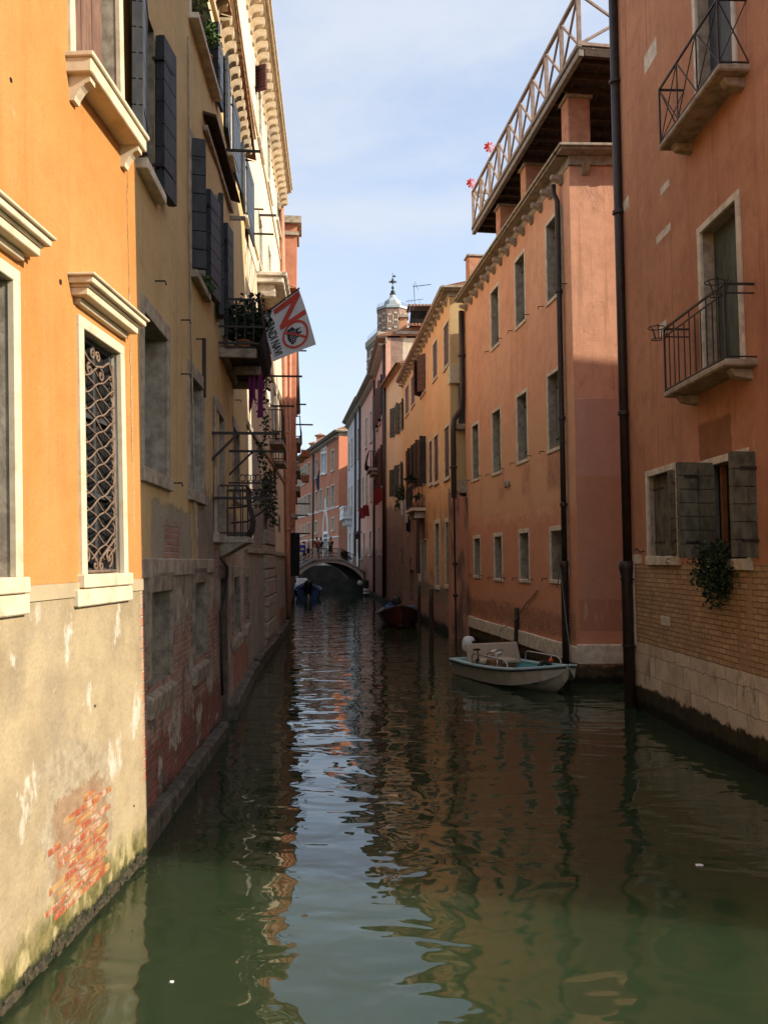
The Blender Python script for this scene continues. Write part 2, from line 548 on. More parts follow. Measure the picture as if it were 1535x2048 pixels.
class Facade:
    def __init__(s, O, E, lean=0.0, side='L'):
        s.O = Vector((*O, 0))
        e = Vector((*E, 0))
        s.u = (e - s.O).normalized()
        s.L = (e - s.O).length
        s.n = Vector((s.u.y, -s.u.x, 0)) if side == 'L' else Vector((-s.u.y, s.u.x, 0))
        s.lean = lean
        s.w = UP + s.n * lean

    def P(s, a, z, o=0.0):
        return s.O + s.u * a + s.w * z + s.n * o

    def pix(s, px, py, o=0.0):
        r = ray(px, py)
        A = np.array([list(s.u), list(s.w), list(-r)]).T
        b = Vector((0, 0, CAMZ)) - s.O - s.n * o
        k = np.linalg.solve(A, np.array(list(b)))
        return float(k[0]), float(k[1])

    def ln(s, px, o=0.0, py=1122):
        return s.pix(px, py, o)[0]


class House:
    def __init__(s, name, F, label, z1, z0=-1.5, mat=None, back=8.0, backdir=None, ends=(True, True)):
        s.F, s.z0, s.z1, s.mat = F, z0, z1, mat
        s.back = Vector(backdir) * back if backdir else F.n * -back
        s.root = thing(name, F.P(F.L / 2, 0, 0), label, 'house')
        s.holes = []
        s.extra = []
        s.ends = ends

    def wall(s):
        F = s.F
        S = sorted(set([0.0, F.L] + [min(max(v, 0), F.L) for h in s.holes for v in h[:2]]))
        Z = sorted(set([s.z0, s.z1] + [min(max(v, s.z0), s.z1) for h in s.holes for v in h[2:4]]))
        mb = MB()
        for a, b in zip(S, S[1:]):
            if b - a < 1e-5:
                continue
            for c, d in zip(Z, Z[1:]):
                if d - c < 1e-5:
                    continue
                m, k = (a + b) / 2, (c + d) / 2
                if any(h[0] < m < h[1] and h[2] < k < h[3] for h in s.holes):
                    continue
                mb.face([F.P(a, c), F.P(b, c), F.P(b, d), F.P(a, d)], [(a, c), (b, c), (b, d), (a, d)])
        bk = s.back
        L = bk.length
        for a, en in ((0.0, s.ends[0]), (F.L, s.ends[1])):
            if not en:
                continue
            sg = -1 if a == 0 else 1
            p, q = F.P(a, s.z0), F.P(a, s.z1)
            mb.face([p, q, q + bk, p + bk], [(a, s.z0), (a, s.z1), (a + sg * L, s.z1), (a + sg * L, s.z0)])
        p = [F.P(0, s.z0) + bk, F.P(F.L, s.z0) + bk, F.P(F.L, s.z1) + bk, F.P(0, s.z1) + bk]
        mb.face(p, [(0, s.z0), (F.L, s.z0), (F.L, s.z1), (0, s.z1)])
        p = [F.P(0, s.z1), F.P(F.L, s.z1), F.P(F.L, s.z1) + bk, F.P(0, s.z1) + bk]
        mb.face(p, [(0, s.z1 - .01), (F.L, s.z1 - .01), (F.L, s.z1), (0, s.z1)])
        s.wall_o = mb.build('wall', s.mat, s.root)
        return s.wall_o

    def roof(s, rise=1.6, over=0.35, mat=None, z=None):
        """single-pitch tiled roof with ribs of tiles"""
        F = s.F
        z = s.z1 if z is None else z
        mb = MB()
        L = s.back.length
        bd = s.back.normalized()
        n = max(4, int(F.L / 0.22))
        th = 0.06
        pts = []
        for i in range(n * 2 + 1):
            a = -0.1 + (F.L + 0.2) * i / (n * 2)
            pts.append((a, 0.05 if i % 2 else 0.0))
        for (a, e), (b, g) in zip(pts, pts[1:]):
            p0 = F.P(a, z + 0.02 + e, over)
            p1 = F.P(b, z + 0.02 + g, over)
            q0 = F.P(a, z + 0.02 + e + rise, 0) + bd * (L * .55)
            q1 = F.P(b, z + 0.02 + g + rise, 0) + bd * (L * .55)
            mb.face([p0, p1, q1, q0])
            d = Vector((0, 0, th))
            mb.face([p0, p0 - d, p1 - d, p1])
            r0 = F.P(a, z + 0.02 + e, 0) + bd * (L + over)
            r1 = F.P(b, z + 0.02 + g, 0) + bd * (L + over)
            mb.face([q0, q1, r1, r0])
        for a in (-0.1, F.L + 0.1):
            mb.face([F.P(a, z, over), F.P(a, z + rise, 0) + bd * (L * .55), F.P(a, z, 0) + bd * (L + over)])
        return mb.build('roof', mat or M['tile'], s.root)

    # ---- openings
    def op(s, pxn, yt, yb, pxf):
        s0, zt = s.F.pix(pxn, yt)
        _, zb = s.F.pix(pxn, yb)
        s1, _ = s.F.pix(pxf, (yt + yb) / 2)
        return s0, s1, zb, zt


def leaf(F, parent, hs, z0, z1, w, ang, direc, mat, o=0.03, th=0.045, boards=6, vertical=False, arch=False, hinges=True, name='shutter'):
    """one shutter leaf hinged at hs; ang 0 = flat along the wall in direction direc, 90 = straight out"""
    ca, sa = math.cos(R(ang)), math.sin(R(ang))

    def Q(x, z, y):
        return F.P(hs + direc * (x * ca - y * sa), z, o + x * sa + y * ca)
    mb = MB()
    back = 0.4 * th
    mb.hexa([Q(0, z0, 0), Q(w, z0, 0), Q(w, z0, back), Q(0, z0, back), Q(0, z1, 0), Q(w, z1, 0), Q(w, z1, back), Q(0, z1, back)])
    g = 0.012
    for k in range(boards):
        if vertical:
            a, b = w * k / boards + g / 2, w * (k + 1) / boards - g / 2
            c, d = z0, z1
        else:
            a, b = 0.0, w
            c, d = z0 + (z1 - z0) * k / boards + g / 2, z0 + (z1 - z0) * (k + 1) / boards - g / 2
        for y0, y1 in ((back, th), (-th + back, 0)):
            mb.hexa([Q(a, c, y0), Q(b, c, y0), Q(b, c, y1), Q(a, c, y1), Q(a, d, y0), Q(b, d, y0), Q(b, d, y1), Q(a, d, y1)])
    ob = mb.build(name, mat, parent)
    if hinges:
        for f in (0.16, 0.84):
            hb = MB()
            z = z0 + (z1 - z0) * f
            hb.hexa([Q(-.03, z - .018, -th - .006), Q(w * .7, z - .018, -th - .006), Q(w * .7, z - .018, th + .006), Q(-.03, z - .018, th + .006),
                     Q(-.03, z + .018, -th - .006), Q(w * .7, z + .018, -th - .006), Q(w * .7, z + .018, th + .006), Q(-.03, z + .018, th + .006)])
            hb.build('hinge', M['iron'], parent)
    return ob


def window(H, o, fw=0.10, fp=0.025, fmat='stone', depth=0.22, pane='glass', lining=None, sill=None, sillmat=None,
           closed=None, boards=5, vertical=False, bars=True, lintel=None, name='window', top_arch=False, mull=None, thick=0.03,
           gap=None):
    """opening o=(s0,s1,zb,zt): hole in the wall, pane set back, stone surround, sill, closed shutters"""
    F, (s0, s1, zb, zt) = H.F, o
    H.holes.append((s0, s1, zb, zt))
    mb = MB()
    d = -depth
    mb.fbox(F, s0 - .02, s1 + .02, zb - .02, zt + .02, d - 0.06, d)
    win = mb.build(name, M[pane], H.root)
    fb = MB()
    t = thick
    lin = lining or fmat
    if fw > 0:
        fb.fbox(F, s0 - fw, s0 + .006, zb, zt, -0.02, fp)
        fb.fbox(F, s1 - .006, s1 + fw, zb, zt, -0.02, fp)
        fb.fbox(F, s0 - fw, s1 + fw, zt - .006, zt + fw * (lintel or 1.0), -0.02, fp)
    if fw > 0:
        fb.build('frame', M[fmat], win, bevel=0.006)
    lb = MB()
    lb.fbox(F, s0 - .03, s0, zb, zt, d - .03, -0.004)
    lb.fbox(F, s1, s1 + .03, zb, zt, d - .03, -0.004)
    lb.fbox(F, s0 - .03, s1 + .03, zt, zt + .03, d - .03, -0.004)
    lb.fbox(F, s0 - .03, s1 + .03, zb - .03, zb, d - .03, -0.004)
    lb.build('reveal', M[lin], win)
    if sill:
        proj, hgt, ex = sill
        sb = MB()
        sb.fbox(F, s0 - ex, s1 + ex, zb - hgt, zb + .004, -0.10, proj)
        sb.build('sill', M[sillmat or fmat], win, bevel=0.008)
    if mull:
        g = MB()
        w = s1 - s0
        a0, a1 = s0 + .01, s1 - .01
        for a in (a0, (s0 + s1) / 2 - .025, a1 - .05):
            g.fbox(F, a, a + .05, zb + .01, zt - .01, d + .003, d + .05)
        for k in range(4):
            z = zb + (zt - zb) * k / 3
            z = min(max(z, zb + .03), zt - .03)
            g.fbox(F, a0, a1, z - .02, z + .02, d + .001, d + .045)
        g.build('sash', M[mull], win)
    if closed:
        w = s1 - s0
        gp = 0.006
        for k in range(2):
            a = s0 + .008 if k == 0 else s1 - .008
            leaf(F, win, a, zb + .012, zt - .012, w / 2 - .008 - gp / 2, 0, 1 if k == 0 else -1, M[closed], o=d + (gap or 0.05), boards=boards,
                 vertical=vertical, hinges=False)
        for f in (0.15, 0.85):
            z = zb + (zt - zb) * f
            for k in (0, 1):
                hb = MB()
                a = s0 + .0 if k == 0 else s1 - w * .36
                hb.fbox(F, a, a + w * .36, z - .018, z + .018, d + (gap or 0.05) + .046, d + (gap or 0.05) + .058)
                hb.build('hinge', M['iron'], win)
    return win


def wall_hook(H, s, z, parent=None):
    mb = MB()
    F = H.F
    mb.tube([F.P(s, z, -.02), F.P(s, z, .14), F.P(s, z - .05, .15)], 0.009, 5)
    return mb


def cornice(H, z, prof, mat='cornice', br=None, zb=None, s0=None, s1=None, near_return=None):
    """prof: list of (height, projection) from bottom up; br=(spacing, w, h, proj, drop)"""
    F = H.F
    s0 = -0.05 if s0 is None else s0
    s1 = F.L + 0.05 if s1 is None else s1
    zb = z if zb is None else zb
    mb = MB()
    k = 0.0
    for h, p in prof:
        mb.fbox(F, s0, s1, z + k, z + k + h + .002, -0.1, p, zb + k, zb + k + h + .002)
        if near_return:
            v = H.back.normalized()
            q = F.P(s0, z + k, 0)
            e = -F.u * (p + 0.0)
            a = [q + e, q + e + v * near_return, q + v * near_return + F.u * .1, q + F.u * .1]
            a[0] = F.P(s0, z + k, p) + e
            a[3] = F.P(s0, z + k, p) + F.u * .1
            up = F.w * (h + .0015)
            mb.hexa(a + [x + up for x in a])
        k += h
    c = mb.build('cornice', M[mat], H.root, bevel=0.008)
    if br:
        sp, w, h, p, drop = br
        n = max(1, int((s1 - s0 - .2) / sp))
        b = MB()
        m = 5
        # one scrolled bracket in its own frame: x along the wall, y outward, z down from 0
        side = [(0, 0), (p, 0), (p, -h * .32), (p * .86, -h * .48), (p * .55, -h * .55), (p * .3, -h * .72), (p * .16, -h), (0, -h)]
        for sg in (-w / 2, w / 2):
            pts = [(sg, y, zz) for y, zz in side]
            b.face(pts if sg > 0 else pts[::-1])
        for i in range(len(side)):
            (y0, a0), (y1, a1) = side[i], side[(i + 1) % len(side)]
            b.face([(-w / 2, y0, a0), (-w / 2, y1, a1), (w / 2, y1, a1), (w / 2, y0, a0)])
        proto = b.build('bracket', M[mat], None)
        rz = math.atan2(-F.n.x, F.n.y)
        off = Vector(H.root.location)
        for i in range(n):
            a = s0 + .15 + (s1 - s0 - .3) * (i + 0.5) / n
            zz = z + (zb - z) * (a - s0) / (s1 - s0)
            o = proto if i == 0 else proto.copy()
            if i:
                COL.objects.link(o)
            o.parent = c
            o.location = F.P(a, zz - drop, 0) - off
            o.rotation_euler = (0, 0, rz)
    return c


def drainpipe(H, pts, r=0.055, mat='pipe', collars=()):
    mb = MB()
    mb.tube(pts, r, 10)
    o = mb.build('drainpipe', M[mat], H.root, smooth=True)
    cb = MB()
    pts = [Vector(p) for p in pts]
    for f in collars:
        for a, b in zip(pts, pts[1:]):
            if min(a.z, b.z) <= f <= max(a.z, b.z) and abs(a.z - b.z) > .01:
                p = a + (b - a) * ((f - a.z) / (b.z - a.z))
                cb.tube([p - UP * .05, p - UP * .03, p + UP * .03, p + UP * .05], [r * 1.05, r * 1.4, r * 1.4, r * 1.05], 10)
                break
    if cb.f:
        cb.build('collar', M[mat], o, smooth=False)
    return o


def chimney(H, c, w, d, z0, z1, mat, cap='slab'):
    mb = MB()
    c = Vector(c)
    mb.box((c.x, c.y, (z0 + z1) / 2), (w, d, z1 - z0))
    o = mb.build('chimney', mat, H.root, bevel=.01)
    k = MB()
    if cap == 'slab':
        k.box((c.x, c.y, z1 + .06), (w + .24, d + .24, .12))
        k.box((c.x, c.y, z1 + .16), (w + .1, d + .1, .1))
    else:                               # little pitched hat on a flared collar
        a = w / 2 + .25
        k.box((c.x, c.y, z1 + .05), (w + .1, d + .1, .1))
        k.hexa([(c.x - a, c.y - a, z1 + .12), (c.x + a, c.y - a, z1 + .12), (c.x + a, c.y + a, z1 + .12), (c.x - a, c.y + a, z1 + .12),
                (c.x - .04, c.y - .04, z1 + .5), (c.x + .04, c.y - .04, z1 + .5), (c.x + .04, c.y + .04, z1 + .5), (c.x - .04, c.y + .04, z1 + .5)])
    k.build('cap', M['tile'] if cap != 'slab' else M['cornice_grey'], o)
    return o


def foliage(mb, c, rad, n, size, droop=0.0, squash=1.0, rnd=random):
    c = Vector(c)
    for _ in range(n):
        while True:
            p = Vector((rnd.uniform(-1, 1), rnd.uniform(-1, 1), rnd.uniform(-1, 1)))
            if 0.15 < p.length < 1:
                break
        p = Vector((p.x * rad[0], p.y * rad[1], p.z * rad[2]))
        p.z -= droop * (p.x * p.x + p.y * p.y) / (rad[0] ** 2)
        d = Vector((rnd.uniform(-1, 1), rnd.uniform(-1, 1), rnd.uniform(-.9, .6))).normalized()
        s = size * rnd.uniform(0.6, 1.35)
        x = d.cross(Vector((rnd.uniform(-1, 1), rnd.uniform(-1, 1), rnd.uniform(-1, 1)))).normalized() * s * 0.42
        q = c + p
        mb.face([q, q + d * s * .5 + x, q + d * s, q + d * s * .5 - x])


def plant(name, base, rad, n, size, label, cat='plant', group=None, pot=None, mat='leaf', droop=0.0, up=0.0, stems=6):
    t = thing(name, base, label, cat, group)
    b = Vector(base)
    if pot:
        r, h = pot
        p = MB()
        p.lathe(b, [(r * .7, 0), (r * .95, h * .82), (r * 1.1, h * .83), (r * 1.1, h), (r * .9, h), (r * .88, h * .9)], 12)
        p.build('pot', M['terracotta'], t, smooth=False)
        b = b + UP * h
    c = b + UP * up
    s = MB()
    for _ in range(stems):
        e = c + Vector((random.uniform(-.7, .7) * rad[0], random.uniform(-.7, .7) * rad[1], random.uniform(-.2, .7) * rad[2]))
        s.tube([b, (b + e) / 2 + UP * .03, e], 0.006, 4)
    s.build('stem', M['stem'], t)
    f = MB()
    for _ in range(max(3, n // 60)):    # clumps with gaps between them
        o = Vector((random.uniform(-.6, .6) * rad[0], random.uniform(-.6, .6) * rad[1], random.uniform(-.6, .6) * rad[2]))
        foliage(f, c + o, (rad[0] * .5, rad[1] * .5, rad[2] * .5), 60, size, droop)
    f.build('foliage', M[mat], t)
    return t


def iron_bar(H, a, b, r=0.018, name='clothes_bracket', strut=None):
    mb = MB()
    mb.beam(a, b, r * 2)
    if strut:
        mb.beam(strut[0], strut[1], r * 1.7)
    return mb.build(name, M['iron'], H.root)
# ------------------------------------------------------------------ the setting: water, canal bed, ground
def blob(F, pxa, ya, pxb, yb):
    ym, xm = (ya + yb) / 2, (pxa + pxb) / 2
    sa, sb = F.pix(pxa, ym)[0], F.pix(pxb, ym)[0]
    za, zb = F.pix(xm, ya)[1], F.pix(xm, yb)[1]
    return min(sa, sb), max(sa, sb), min(za, zb), max(za, zb)


t = NT('canal_water')
ob = t.obj()
sx, sy, _ = t.sep(ob)
lo = t.noise(t.map(ob, scale=(0.85, 1.25, 1)), 1.25, 2, 0.42, 0.6)
mi = t.noise(t.map(ob, scale=(0.6, 1.5, 1), rot=(0, 0, .15)), 2.9, 1, 0.45, 0.5)
fi = t.noise(t.map(ob, scale=(0.55, 1.6, 1), rot=(0, 0, -.1)), 8.0, 1, 0.4)
far = t.rng(sy, 9, 26, 0.0, 1.0)
patch = t.rng(t.noise(ob, 0.28, 3, 0.5), 0.38, 0.66, 0.35, 1.0)
h = t.math('MULTIPLY', lo, 0.034)
h = t.math('ADD', h, t.math('MULTIPLY', mi, t.math('ADD', 0.0045, t.math('MULTIPLY', far, t.math('MULTIPLY', patch, 0.0046)))))
h = t.math('ADD', h, t.math('MULTIPLY', fi, t.math('MULTIPLY', t.math('ADD', 0.05, far), t.math('MULTIPLY', patch, 0.0008))))
t.bump(h, 1.0)
t.b.inputs['IOR'].default_value = 1.52
silt = t.noise(ob, 0.5, 4, 0.6)
t.b.subsurface_method = 'BURLEY'
t.b.inputs['Subsurface Weight'].default_value = 1.0
t.b.inputs['Subsurface Radius'].default_value = (1.5, 1.7, 1.2)
t.b.inputs['Subsurface Scale'].default_value = 1.0
M['water'] = t.fin(t.mix(silt, (0.021, 0.035, 0.016), (0.029, 0.045, 0.020)), 0.004, 0.5)
mb = MB()
mb.face([(-60, -40, 0), (60, -40, 0), (60, 160, 0), (-60, 160, 0)])
tag(mb.build('canal_water', M['water']), 'still green canal water reflecting the houses and the sky', 'water', None, 'structure')
M['mud'] = simple_mat('canal_mud', (0.05, 0.05, 0.03))
mb = MB()
mb.face([(-3000, -3000, -2), (3000, -3000, -2), (3000, 3000, -2), (-3000, 3000, -2)])
tag(mb.build('ground', M['mud']), 'muddy ground under the canal and the town', 'ground', None, 'structure')

M['quay'] = simple_mat('shade_dark_quay_stone', (0.045, 0.038, 0.032), (0.02, 0.018, 0.015), 1.5, .8, .02)  # added quay, coloured dark to stand in for shade under the arch
mb = MB()
mb.box((-11.5, 88.5, .55), (20, 19, 3.4))
tag(mb.build('pavement', M['quay'], None, bevel=.05), 'quay block before the red palace, coloured dark for the shade under the bridge arch', 'pavement', None, 'structure')
# ------------------------------------------------------------------ orange house, near left
F1 = Facade((-2.68, -3.0), (-2.16, 7.75), -0.037, 'L')
zs = F1.pix(160, 1165)[1]            # plaster ends, cement strip begins
zl = F1.pix(160, 1193)[1]
bk = blob(F1, 98, 1560, 212, 1800)
m1 = wall_mat('orange_plaster', (0.435, 0.19, 0.052), (0.475, 0.225, 0.072), ((0.50, 0.255, 0.10), 0.5), [
    ('spots', 1.6, 0.60, 0.72, (2.5, .5), zs, zs + 1.3, .6, ('col', (0.40, 0.155, 0.055), (0.45, 0.185, 0.07), 4)),
    ('band', -3, zs, 0.012, 0.012, ('col', (0.33, 0.265, 0.165), (0.275, 0.215, 0.13), 2.5)),
    ('band', -3, zl, 0.012, 0.008, ('col', (0.385, 0.305, 0.185), (0.265, 0.205, 0.125), 1.7)),
    ('spots', 1.1, 0.50, 0.66, (1.2, .7), -1, zl - .1, .25, ('col', (0.25, 0.20, 0.135), (0.34, 0.27, 0.175), 3)),
    ('spots', 2.3, 0.57, 0.64, (1.2, .6), .9, zl - .05, .15, ('col', (0.54, 0.49, 0.41), (0.42, 0.37, 0.29), 6)),
    ('blob', bk[0] - .05, bk[1] + .10, bk[2] - .1, bk[3] + .2, .30, .05, ('col', (0.36, 0.30, 0.21), (0.24, 0.185, 0.12), 7)),
    ('blob', bk[0] + .08, bk[1], bk[2], bk[3] - .05, .16, .02, ('col', (0.30, 0.20, 0.12), (0.22, 0.14, 0.085), 9)),
    ('blob', F1.L - .215, F1.L - .205, 3.6, 8.2, .035, .006, ('col', (0.10, 0.06, 0.03), (0.30, 0.17, 0.09), 9)),
    ('blob', F1.L - .20, F1.L - .185, 3.0, 5.2, .03, .006, ('col', (0.5, 0.42, 0.3), (0.36, 0.25, 0.13), 9)),
    ('blob', F1.L - .06, F1.L + .4, .7, zl + .05, .05, .02, ('brick', (0.46, 0.15, 0.07), (0.48, 0.30, 0.20), (0.5, 0.42, 0.32), .3, .1, .012)),
    ('band', -3, .30, .13, .12, MOSS),
    ('spots', 3.1, 0.48, 0.62, (1.5, .8), -2, .42, .12, ('col', (0.42, 0.34, 0.18), (0.30, 0.25, 0.12), 6)),
    ('band', -3, .10, .09, .035, ALGAE),
], 0.018, 1.3, 0.35, 0.25, 0.35)
H1 = House('orange_house', F1, 'sunlit orange plaster house with a barred window and bare cement base beside the water', 12.0, mat=m1)
ob1 = H1.op(161, 655, 1150, 240)
wbar = window(H1, ob1, fw=0.085, fp=0.03, fmat='stone_clean', lining='stone', depth=0.11, pane='glass', sill=(0.06, 0.10, 0.12), mull='shut_dark')
sp = F1.ln(24) - (ob1[1] - ob1[0])
ob2 = (sp, F1.ln(24, 0, 900), ob1[2], ob1[3])
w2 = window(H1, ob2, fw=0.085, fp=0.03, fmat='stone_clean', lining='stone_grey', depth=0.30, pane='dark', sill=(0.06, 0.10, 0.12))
for w_, o_ in ((wbar, ob1), (w2, ob2)):
    mb = MB()
    z = o_[3] + 0.16
    for hgt, p, ex in ((.05, .05, .10), (.06, .13, .16), (.022, .15, .175), (.05, .19, .205), (.022, .215, .23)):
        mb.fbox(F1, o_[0] - ex, o_[1] + ex, z, z + hgt + .001, -.05, p)
        z += hgt
    mb.build('pediment', M['stone_clean'], w_, bevel=.006)
    sb = MB()
    sb.fbox(F1, o_[0] - .20, o_[1] + .14, o_[2] - .24, o_[2] - .108, -.05, .045)
    sb.build('apron', M['stone_clean'], w_, bevel=.01)
ob3 = H1.op(137, -430, 112, 231)
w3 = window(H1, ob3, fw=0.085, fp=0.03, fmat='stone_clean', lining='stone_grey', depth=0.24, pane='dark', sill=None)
leaf(F1, w3, ob3[0] + .01, ob3[2] + .02, ob3[3] - .02, (ob3[1] - ob3[0]) - .06, 0, 1, M['shut_wood'], o=-.17, boards=4, vertical=True, hinges=False)
mb = MB()
mb.fbox(F1, ob3[0] - .12, ob3[1] + .16, ob3[2] - .155, ob3[2] - .035, -.05, .20)
mb.fbox(F1, ob3[0] - .14, ob3[1] + .18, ob3[2] - .04, ob3[2] + .003, -.05, .225)
mb.build('sill', M['stone_clean'], w3, bevel=.008)
for a in (ob3[0] - .02, ob3[1] + .06):
    mb = MB()
    z = ob3[2] - .155
    side = [(0, 0), (.17, 0), (.17, -.05), (.13, -.065), (.09, -.10), (.05, -.16), (.04, -.2), (0, -.2)]
    for k in (0, .1):
        mb.face([F1.P(a + k - .05, z + zz, y) for y, zz in (side if k else side[::-1])])
    for (y0, a0), (y1, a1) in zip(side, side[1:] + side[:1]):
        mb.face([F1.P(a - .05, z + a0, y0), F1.P(a + .05, z + a0, y0), F1.P(a + .05, z + a1, y1), F1.P(a - .05, z + a1, y1)])
    mb.build('bracket', M['stone_clean'], w3)
# the iron grille: two sets of wavy diagonals, scrolls at top, bottom and along the far side
gb = MB()
s0, s1, zb, zt = ob1
W = s1 - s0
a0, a1 = s0 + .012, s1 - .03
og = -0.045
zz0, zz1 = zb + .17, zt - .27
nrow = 11
ph = (zz1 - zz0) / nrow
wd = a1 - a0


def gp(fx, z, o=0):
    return F1.P(a0 + wd * fx, z, og + o)


for k in range(-3, nrow + 1):
    for sgn in (1, -1):
        pts = []
        for i in range(25):
            f = i / 24
            z = zz0 + ph * (k + 2.4 * f) if sgn > 0 else zz0 + ph * (k + 2.4 * (1 - f))
            z += .010 * math.sin(f * math.pi * 5)
            if zz0 - .06 <= z <= zz1 + .04:
                pts.append(gp(f, z, .012 * sgn))
        if len(pts) > 2:
            gb.tube(pts, .0085, 5)


def scroll(cx, cz, r, turns, start, sgn, o=0.0):
    pts = []
    for i in range(int(18 * turns)):
        a = start + sgn * i / 18 * 2 * math.pi
        rr = r * (1 - i / (18 * turns) * .8)
        pts.append(F1.P(cx + rr * math.cos(a), cz + rr * math.sin(a), og + o))
    gb.tube(pts, .011, 5)


mid = (a0 + a1) / 2
for sg in (1, -1):
    scroll(mid + sg * .055, zt - .13, .05, 1.4, math.pi if sg > 0 else 0, -sg)
    scroll(mid + sg * .12, zt - .27, .055, 1.3, math.pi / 2, -sg)
    gb.tube([F1.P(mid, zt - .22, og), F1.P(mid + sg * wd * .2, zt - .19, og), F1.P(mid + sg * wd * .38, zt - .12, og), F1.P(mid + sg * wd * .48, zt - .2, og),
             F1.P(mid + sg * wd * .5, zt - .4, og)], .012, 5)
    scroll(mid + sg * wd * .30, zb + .14, .085, 1.3, -math.pi / 2, sg)
    scroll(mid + sg * .06, zb + .07, .045, 1.2, math.pi / 2, sg)
    gb.tube([F1.P(mid + sg * .02, zb + .02, og), F1.P(mid + sg * .04, zb + .12, og), F1.P(mid + sg * wd * .25, zb + .2, og), F1.P(mid + sg * wd * .5, zb + .3, og)], .011, 5)
for k in range(nrow):
    z = zz0 + ph * (k + .5)
    gb.tube([F1.P(a1 - .05, z - ph * .4, og), F1.P(a1 - .005, z - ph * .15, og), F1.P(a1 - .03, z, og), F1.P(a1 - .005, z + ph * .15, og), F1.P(a1 - .05, z + ph * .4, og)], .009, 5)
gb.fbox(F1, a0, a1, zb + .01, zb + .035, og - .012, og + .012)
for a in (a0, a1):
    gb.fbox(F1, a - .008, a + .008, zb + .01, zt - .12, og - .01, og + .01)
gb.build('grille', M['iron_rust'], wbar, smooth=True)
mb = MB()
mb.fbox(F1, 0, F1.L - .005, zl, zs, -.05, .014)
mb.build('plinth_strip', simple_mat('cement_strip', (0.40, 0.32, 0.20), (0.33, 0.26, 0.16), 3, .9, .008), H1.root)
mb = MB()                               # ragged mussel-crusted foot of the wall
mb.fbox(F1, 2.5, F1.L, -.6, .015, -.05, .006)
for i in range(420):
    a = random.uniform(2.5, F1.L - .1)
    w_, z_ = random.uniform(.03, .16), random.uniform(-.03, .085) * random.uniform(.4, 1.2)
    mb.fbox(F1, a, min(a + w_, F1.L), z_ - .02, z_ + random.uniform(.008, .035), -.05, random.uniform(.003, .03))
mb.build('footing', simple_mat('mussel_crust', (0.018, 0.017, 0.010), (0.07, 0.055, 0.03), 22, .75, .02), H1.root, bevel=.008)
t = NT('exposed_patch_brick')
ob_ = t.obj()
n1_ = t.noise(t.map(ob_, scale=(1, 1, 2.2)), 5.5, 1, 0.4)
n2_ = t.noise(ob_, 19, 6, 0.7)
n3_ = t.noise(t.map(ob_, loc=(3, 1, 2)), 7, 5, 0.7)
cb_ = t.mix(t.rng(n1_, .40, .52), (0.30, 0.075, 0.038), (0.33, 0.125, 0.05))
cb_ = t.mix(t.rng(n1_, .54, .60), cb_, (0.37, 0.22, 0.085))
cb_ = t.mix(t.rng(n2_, .45, .75, 0, .6), cb_, (0.20, 0.07, 0.04))
cb_ = t.mix(t.rng(n3_, .50, .64, 0, .85), cb_, (0.40, 0.33, 0.25))
t.bump(n2_, .012)
M['patch_brick'] = t.fin(cb_, .92, .1)
mb = MB()
rw = .066
bs0, bs1, bz0, bz1 = bk
for r_ in range(int((bz1 - bz0) / rw) - 1):
    z_ = bz0 + r_ * rw
    f_ = r_ * rw / (bz1 - bz0)
    lo_, hi_ = bs0 + .10 + .10 * abs(f_ - .35) + .75 * max(0, f_ - .45), bs1 - .02 - .15 * max(0, .3 - f_) - .1 * max(0, f_ - .7)
    a = lo_ + random.uniform(-.12, .05) - (.11 if r_ % 2 else 0)
    while a < hi_:
        w_ = random.choice((.20, .20, .21, .10))
        edge = a < lo_ + .05 or a + w_ > hi_ - .02 or f_ > .85
        if random.random() > (.35 if edge else .06):
            d_ = random.uniform(.0015, .006)
            j = lambda: random.uniform(-.006, .006)
            mb.hexa([F1.P(a + j(), z_ + j(), -.04), F1.P(a + w_ - .012 + j(), z_ + j(), -.04), F1.P(a + w_ - .012 + j(), z_ + j(), d_ + j() * .4), F1.P(a + j(), z_ + j(), d_ + j() * .4),
                     F1.P(a + j(), z_ + rw - .012 + j(), -.04), F1.P(a + w_ - .012 + j(), z_ + rw - .012 + j(), -.04), F1.P(a + w_ - .012 + j(), z_ + rw - .012 + j(), d_ + j() * .4), F1.P(a + j(), z_ + rw - .012 + j(), d_ + j() * .4)])
        a += w_
mb.build('exposed_brickwork', M['patch_brick'], H1.root, bevel=.006)
for px, y, rr in ((121, 564, .022), (22, 160, .018), (190, 1412, .012), (268, 1612, .012)):
    mb = MB()
    s, z = F1.pix(px, y)
    mb.tube([F1.P(s, z, -.03), F1.P(s, z, .004)], [rr, rr], 8)
    mb.build('wall_hole', M['dark'], H1.root)
H1.wall()
H1.roof()

# ------------------------------------------------------------------ yellow house, second on the left (two facets of one building)
F2 = Facade((-2.31, 7.75), (-2.555, 13.2), -0.018, 'L')
F2b = Facade((-2.555, 13.2), (-3.086, 19.1), -0.018, 'L')
zb_ = F2.pix(345, 1152)[1]


def yellow(name, F, seed, extra):
    return wall_mat(name, (0.53, 0.385, 0.185), (0.59, 0.44, 0.225), ((0.45, 0.33, 0.165), 0.6), [
        ('spots', 1.0, 0.54, 0.70, (1.8, .45), 2.4, 4.6, .6, ('col', (0.42, 0.33, 0.20), (0.34, 0.27, 0.175), 3)),
    ] + extra + [
        ('band', -3, .22, .16, .10, ALGAE)], 0.020, seed, 0.45, 0.3, 0.85)


